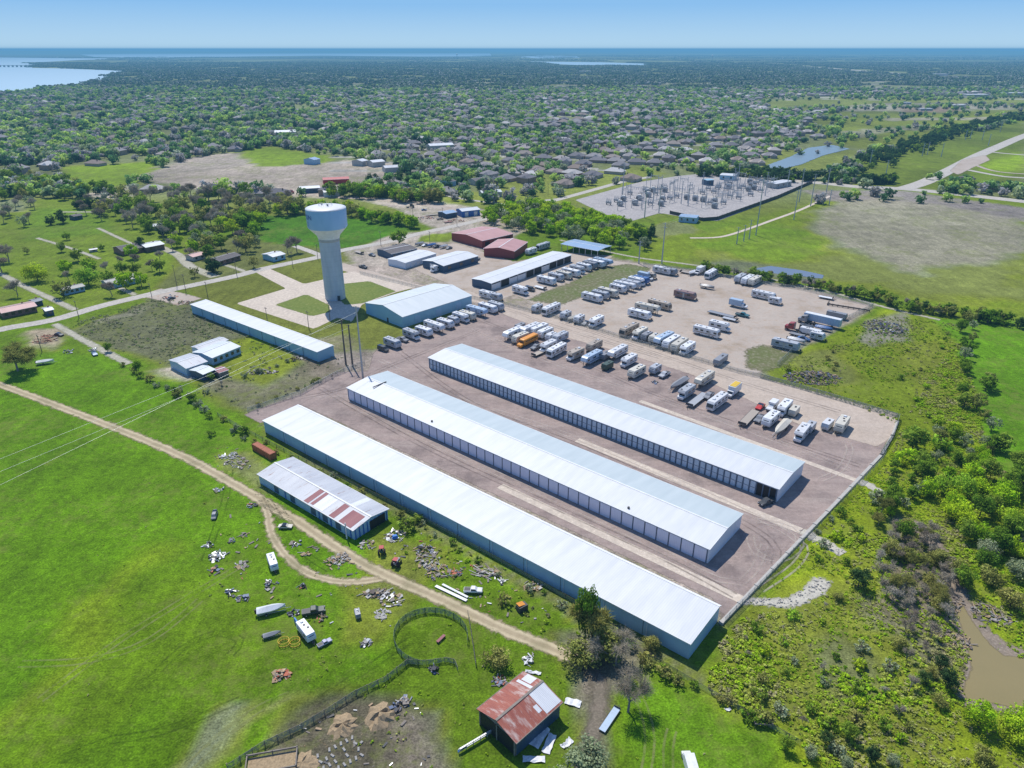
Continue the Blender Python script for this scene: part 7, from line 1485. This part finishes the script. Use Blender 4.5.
junk(170, 297, 5, 30, 'scrap metal on the road apron', (8, 2, 0), h=.8); junk(185, 303, 5, 36, 'red brown scrap at the end of the narrow shed', (8, 0, 2), h=.8); junk(300, 358, 6, 50, 'brown rubble along the scrub ridge', (0, 7, 9), h=.6, ry=3); junk(262, 372, 8, 70, 'grey rubble at the right of the scrub ridge', (7, 9), h=.7, ry=3)
junk(425, 218, 9, 60, 'tan machinery parts line by the dirt road', (5, 2, 8), h=1.4, ry=5); junk(455, 221, 9, 60, 'rusty machinery and trailers heap by the dirt road', (8, 2, 5), h=1.6, ry=5)
junk(955, 640, 4, 60, 'grey driftwood tangle on the near bank of the pond', (9, 0), long=1.8, h=.8, name='driftwood', cat='driftwood'); junk(990, 615, 5, 80, 'bleached driftwood tangle on the far bank of the pond', (0, 3, 9), long=2.0, h=.8, name='driftwood', cat='driftwood'); junk(945, 600, 5, 90, 'brown fallen branches above the pond', (9, 0), long=1.8, h=.8, name='driftwood', cat='driftwood')
# single pieces
def piece(name, x, y, rz, label, cat, parts, z=0):
    t_ = empty(name, (*G(x, y), z), rz); tag(t_, label, cat)
    for (nm, mat, fn) in parts: m = MB(); fn(m); (m.each if nm in ('leg', 'post', 'rail', 'bar') and len(m.parts) < 14 else m.build)(nm, M[mat], t_)
    return t_
for i, dx in enumerate((0, 3.0)):
    pass
piece('steel_beam', 451, 594, R_(-33), 'longer pale steel beam lying beside the dirt track', 'beam', [('beam', 'galv', lambda m: (m.box((0, 0, .15), (9.5, .5, .3)), m.box((0, 0, .32), (9.5, .8, .06))))])
piece('steel_beam', 455, 591.5, R_(-35), 'shorter pale steel beam behind the longer one', 'beam', [('beam', 'white_paint', lambda m: (m.box((0, 0, .15), (8, .3, .3)), m.box((0, 0, .32), (8, .6, .06))))])
piece('garden_hutch', 522, 610, R_(35), 'small dark hutch with orange roof below the nearest shed', 'hutch', [('wall', 'dark_metal', lambda m: m.box((0, 0, .8), (2.4, 1.6, 1.6))), ('roof', 'orange_paint', lambda m: (m.box((-.2, .3, 1.75), (1.8, 1.4, .1), tilt=.15),)), ('door', 'white_paint', lambda m: m.box((1.21, 0, .7), (.05, .7, 1.2)))])
for (x, lb) in ((284, 'left yellow hay feeder ring'), (295, 'right yellow hay feeder ring')):
    def ringf(m, z):
        for i in range(18): a_ = i*math.pi/9; b_ = (i+1)*math.pi/9; m.tube((1.2*math.cos(a_), 1.2*math.sin(a_), z), (1.2*math.cos(b_), 1.2*math.sin(b_), z), .07, n=5)
    def bars(m):
        for i in range(12): a_ = i*math.pi/6; m.tube((1.2*math.cos(a_), 1.2*math.sin(a_), 0), (1.2*math.cos(a_), 1.2*math.sin(a_), .9), .05, n=4)
    piece('hay_ring', x, 643.5, 0, lb+' in the pasture', 'hay ring', [('ring', 'yellow_paint', lambda m: ringf(m, .1)), ('ring', 'yellow_paint', lambda m: ringf(m, .95)), ('bar', 'yellow_paint', bars)])
piece('blue_tarp', 296.5, 624, R_(-50), 'bright blue tarp hanging at the side of the pasture camper', 'tarp', [('sheet', 'tarp_blue', lambda m: m.box((0, 0, .7), (1.6, .3, 1.4), tilt=.1))])
piece('blue_tarp', 395, 538, 0.3, 'bright blue tarp bundle on the scrap behind the tractor', 'tarp', [('sheet', 'tarp_blue', lambda m: (m.box((0, 0, .5), (1.8, 1.4, .8), taper=.6),))])
for (x, y, l, w_, rz, lb) in ((540, 737, 5.0, 2.0, 58, 'crumpled white roofing sheet below the barn'), (549, 744, 4.4, 1.6, 70, 'second white roofing sheet right of the crumpled one'), (534, 760, 4.2, 1.4, 0, 'white sheet lying flat at the bottom below the barn'), (567, 744, 2.6, 1.1, 40, 'short white panel right of the barn'), (573, 703, 3.2, 1.7, -20, 'white tarp heap on the dirt path by the barn'), (533, 673, 3.4, .7, -12, 'narrow white plank behind the barn'), (728, 710, 1.2, .7, 10, 'small white scrap on the lower right grass')):
    rr = random.Random(x)
    def sh(m, l=l, w_=w_, rr=rr):
        n = 6; vs = []
        for i in range(n+1):
            for j in range(4): vs.append((-l/2+l*i/n+rr.gauss(0, .05), -w_/2+w_*j/3+rr.gauss(0, .08), .12+rr.uniform(0, .28)))
        m.add(vs, [(i*4+j, (i+1)*4+j, (i+1)*4+j+1, i*4+j+1) for i in range(n) for j in range(3)])
    piece('roofing_sheet', x, y, R_(rz), lb, 'metal sheet', [('sheet', 'white_paint', sh)])
piece('feed_trough', 763, 726, R_(-4), 'olive feed trough on the lower right grass', 'trough', [('trough', 'wood_weathered', lambda m: (m.box((0, 0, .9), (3.6, 1.0, .2)), m.box((0, .5, 1.05), (3.6, .1, .3)), m.box((0, -.5, 1.05), (3.6, .1, .3)))), ('leg', 'dark_metal', lambda m: [m.box((sx*1.6, sy*.4, .4), (.12, .12, .8)) for sx in (-1, 1) for sy in (-1, 1)])])
piece('cattle_chute', 468, 748, R_(35), 'blue white cattle gate running to the barn door', 'gate', [('rail', 'tarp_blue', lambda m: (m.box((-1.2, 0, .9), (2.0, .15, .15)), m.box((-1.2, 0, .5), (2.0, .15, .15)))), ('rail', 'galv', lambda m: (m.box((2.2, 0, 1.0), (8, .3, .25)), m.box((2.2, 0, .5), (8, .2, .15)))), ('post', 'galv', lambda m: [m.box((-2+i*1.6, 0, .6), (.12, .12, 1.2)) for i in range(6)])])
piece('log_trunk', 588, 668, R_(-25), 'dark fallen crooked log across the barn path', 'log', [('log', 'bark', lambda m: (m.tube((-3, 0, .3), (0, .5, .35), .25, .3), m.tube((0, .5, .35), (2.2, -.4, .4), .3, .22), m.tube((2.2, -.4, .4), (2.6, -2.6, .3), .24, .16), m.tube((-1, .3, .4), (-2, 1.4, .7), .12, .08)))])
piece('round_bench', 441, 640, R_(55), 'pinkish plank seat inside the round pen', 'bench', [('seat', 'patch_rust', lambda m: m.box((0, 0, .5), (2.6, .7, .12))), ('leg', 'dark_metal', lambda m: [m.box((sx*1.1, 0, .22), (.12, .6, .44)) for sx in (-1, 1)])])
def hay(x, y, r, h_, lb, seed):
    rr = np.random.default_rng(seed); m = MB(); n = 20; vs = [(0, 0, h_)]
    for k, (q, z) in enumerate(((.35, .9), (.7, .5), (1, 0))):
        for i in range(n): a_ = 2*math.pi*i/n; g = q*r*(1+rr.normal()*.16); vs.append((g*math.cos(a_), g*math.sin(a_), h_*z*(1+rr.normal()*.25)))
    fs = [(0, 1+i, 1+(i+1) % n) for i in range(n)]
    for k in range(2): fs += [(1+k*n+i, 1+(k+1)*n+i, 1+(k+1)*n+(i+1) % n, 1+k*n+(i+1) % n) for i in range(n)]
    m.add(vs, fs); o = m.build('hay_pile', M['hay']); o.location = (*G(x, y), 0); tag(o, lb, 'hay pile')
hay(343, 726, 2.8, .9, 'round spread of tan hay with a ringed top beside the slanting fence', 1); hay(380, 716, 2.9, 1.3, 'taller tan hay pile at the edge of the mud yard', 2)
hay(302, 764, 2.6, .5, 'low yellowish straw spread beside the wooden stall at the bottom', 3)
# low roofless stall at bottom left
piece('cattle_stall', 272, 764, R_(12), 'low rectangular wooden stall filled with straw at the bottom edge', 'stall', [('frame', 'wood_weathered', lambda m: (m.box((0, 2, .9), (9, .2, .35)), m.box((0, -2, .9), (9, .2, .35)), m.box((-4.5, 0, .9), (.2, 4, .35)), m.box((4.5, 0, .9), (.2, 4, .35)))), ('post', 'wood_weathered', lambda m: [m.box((sx*4.5, sy*2, .6), (.2, .2, 1.2)) for sx in (-1, 0, 1) for sy in (-1, 1)]), ('straw_bed', 'hay', lambda m: m.box((0, 0, .15), (8.6, 3.7, .3)))])
# concrete blocks / tyres grid on the mud
for i in range(7):
    for j in range(4):
        p_ = np.array(G(338, 758))+np.array((math.cos(.6), math.sin(.6)))*(i*1.15-3)+np.array((-math.sin(.6), math.cos(.6)))*(j*1.5-2)
        if random.Random(i*5+j*3).random() < .2: continue
        m = MB(); m.box((0, 0, .12), (.45, .95, .2), taper=.85); o = m.build('concrete_block', M['junk_pale']); o.location = (*p_, 0); o.rotation_euler = (0, 0, .6+random.Random(i*9+j).uniform(-.5, .5)); tag(o, 'pale concrete block laid in the grid on the mud yard', 'block', 'concrete blocks gridded on the mud yard')
# wooden barrier of the upper lot
piece('timber_barrier', 848, 308.5, AU+.15, 'long low timber barrier at the right side of the upper lot', 'barrier', [('rail', 'pole_wood', lambda m: (m.box((0, 0, .8), (20, .4, .7)), m.box((-10, 2.5, .8), (.4, 5, .7)))), ('post', 'pole_wood', lambda m: [m.box((-10+i*2.5, 0, .6), (.3, .6, 1.3)) for i in range(9)])])
# distant boats of dust: nothing more
# ================================================================ AIR, LIGHT, CAMERA
hb = MB(); hb.box((0, 20000, 54), (110000, 90000, 152)); ho = hb.build('haze', [bpy.data.materials.new('haze_air')])
hm_ = ho.data.materials[0]; hm_.use_nodes = True; n_ = hm_.node_tree.nodes; n_.remove(n_['Principled BSDF'])
ab = n_.new('ShaderNodeVolumeAbsorption'); em = n_.new('ShaderNodeEmission'); ad = n_.new('ShaderNodeAddShader')
SG_ = 1/9800.
ab.inputs['Color'].default_value = (0, 0, 0, 1); ab.inputs['Density'].default_value = SG_
em.inputs['Color'].default_value = (.12, .34, .60, 1); em.inputs['Strength'].default_value = SG_
lk = hm_.node_tree.links; lk.new(ab.outputs[0], ad.inputs[0]); lk.new(em.outputs[0], ad.inputs[1]); lk.new(ad.outputs[0], n_['Material Output'].inputs['Volume'])
tag(ho, kind='structure')
EL, AZ = R_(56), math.atan2(-.40, .92)        # sun elevation; azimuth from +y toward +x
sv = Vector((math.sin(AZ)*math.cos(EL), math.cos(AZ)*math.cos(EL), math.sin(EL)))
sl = bpy.data.lights.new('sun', 'SUN'); sl.energy = 4.4; sl.angle = R_(.55); sl.color = (1, .955, .88); so = bpy.data.objects.new('sun', sl); col.objects.link(so); so.rotation_euler = sv.to_track_quat('Z', 'Y').to_euler(); so.location = (0, 0, 300)
wd = bpy.data.worlds.new('World'); bpy.context.scene.world = wd; wd.use_nodes = True; nt = wd.node_tree; bg = nt.nodes['Background']
sk = nt.nodes.new('ShaderNodeTexSky'); sk.sky_type = 'NISHITA'; sk.sun_disc = False; sk.sun_elevation = EL; sk.sun_rotation = AZ % (2*math.pi); sk.air_density = 1.0; sk.dust_density = .3; sk.ozone_density = 2.5; sk.altitude = 200
mx = nt.nodes.new('ShaderNodeMix'); mx.data_type = 'RGBA'; mx.blend_type = 'MULTIPLY'; mx.inputs[0].default_value = 1; mx.inputs[7].default_value = (.80, .98, 1.22, 1)
nt.links.new(sk.outputs[0], mx.inputs[6])
tc = nt.nodes.new('ShaderNodeTexCoord'); sx = nt.nodes.new('ShaderNodeSeparateXYZ'); nt.links.new(tc.outputs['Generated'], sx.inputs[0])
rp = nt.nodes.new('ShaderNodeValToRGB'); e_ = rp.color_ramp.elements; nt.links.new(sx.outputs[2], rp.inputs[0])
e_[0].position = 0; e_[0].color = (.41, .59, .73, 1); e_[1].position = .05; e_[1].color = (.22, .44, .72, 1)
sc5 = nt.nodes.new('ShaderNodeVectorMath'); sc5.operation = 'SCALE'; sc5.inputs[3].default_value = 10.0; nt.links.new(rp.outputs[0], sc5.inputs[0])
mr = nt.nodes.new('ShaderNodeMapRange'); mr.inputs[1].default_value = .05; mr.inputs[2].default_value = .25; nt.links.new(sx.outputs[2], mr.inputs[0])
m2 = nt.nodes.new('ShaderNodeMix'); m2.data_type = 'RGBA'; nt.links.new(mr.outputs[0], m2.inputs[0]); nt.links.new(sc5.outputs[0], m2.inputs[6]); nt.links.new(mx.outputs[2], m2.inputs[7]); nt.links.new(m2.outputs[2], bg.inputs[0]); bg.inputs[1].default_value = .12
cam = bpy.data.cameras.new('camera'); co = bpy.data.objects.new('camera', cam); col.objects.link(co); co.location = (0, 0, CH); co.rotation_euler = (math.pi/2-PITCH, 0, 0)
cam.sensor_width = 36; cam.sensor_fit = 'HORIZONTAL'; cam.lens = FPX/1024*36; cam.clip_start = 1; cam.clip_end = 120000
sc_ = bpy.context.scene; sc_.camera = co; sc_.view_settings.view_transform = 'Standard'; sc_.view_settings.look = 'None'; sc_.view_settings.exposure = 0
sc_.cycles.transparent_max_bounces = 16; sc_.cycles.max_bounces = 5; sc_.cycles.diffuse_bounces = 2; sc_.render.film_transparent = False
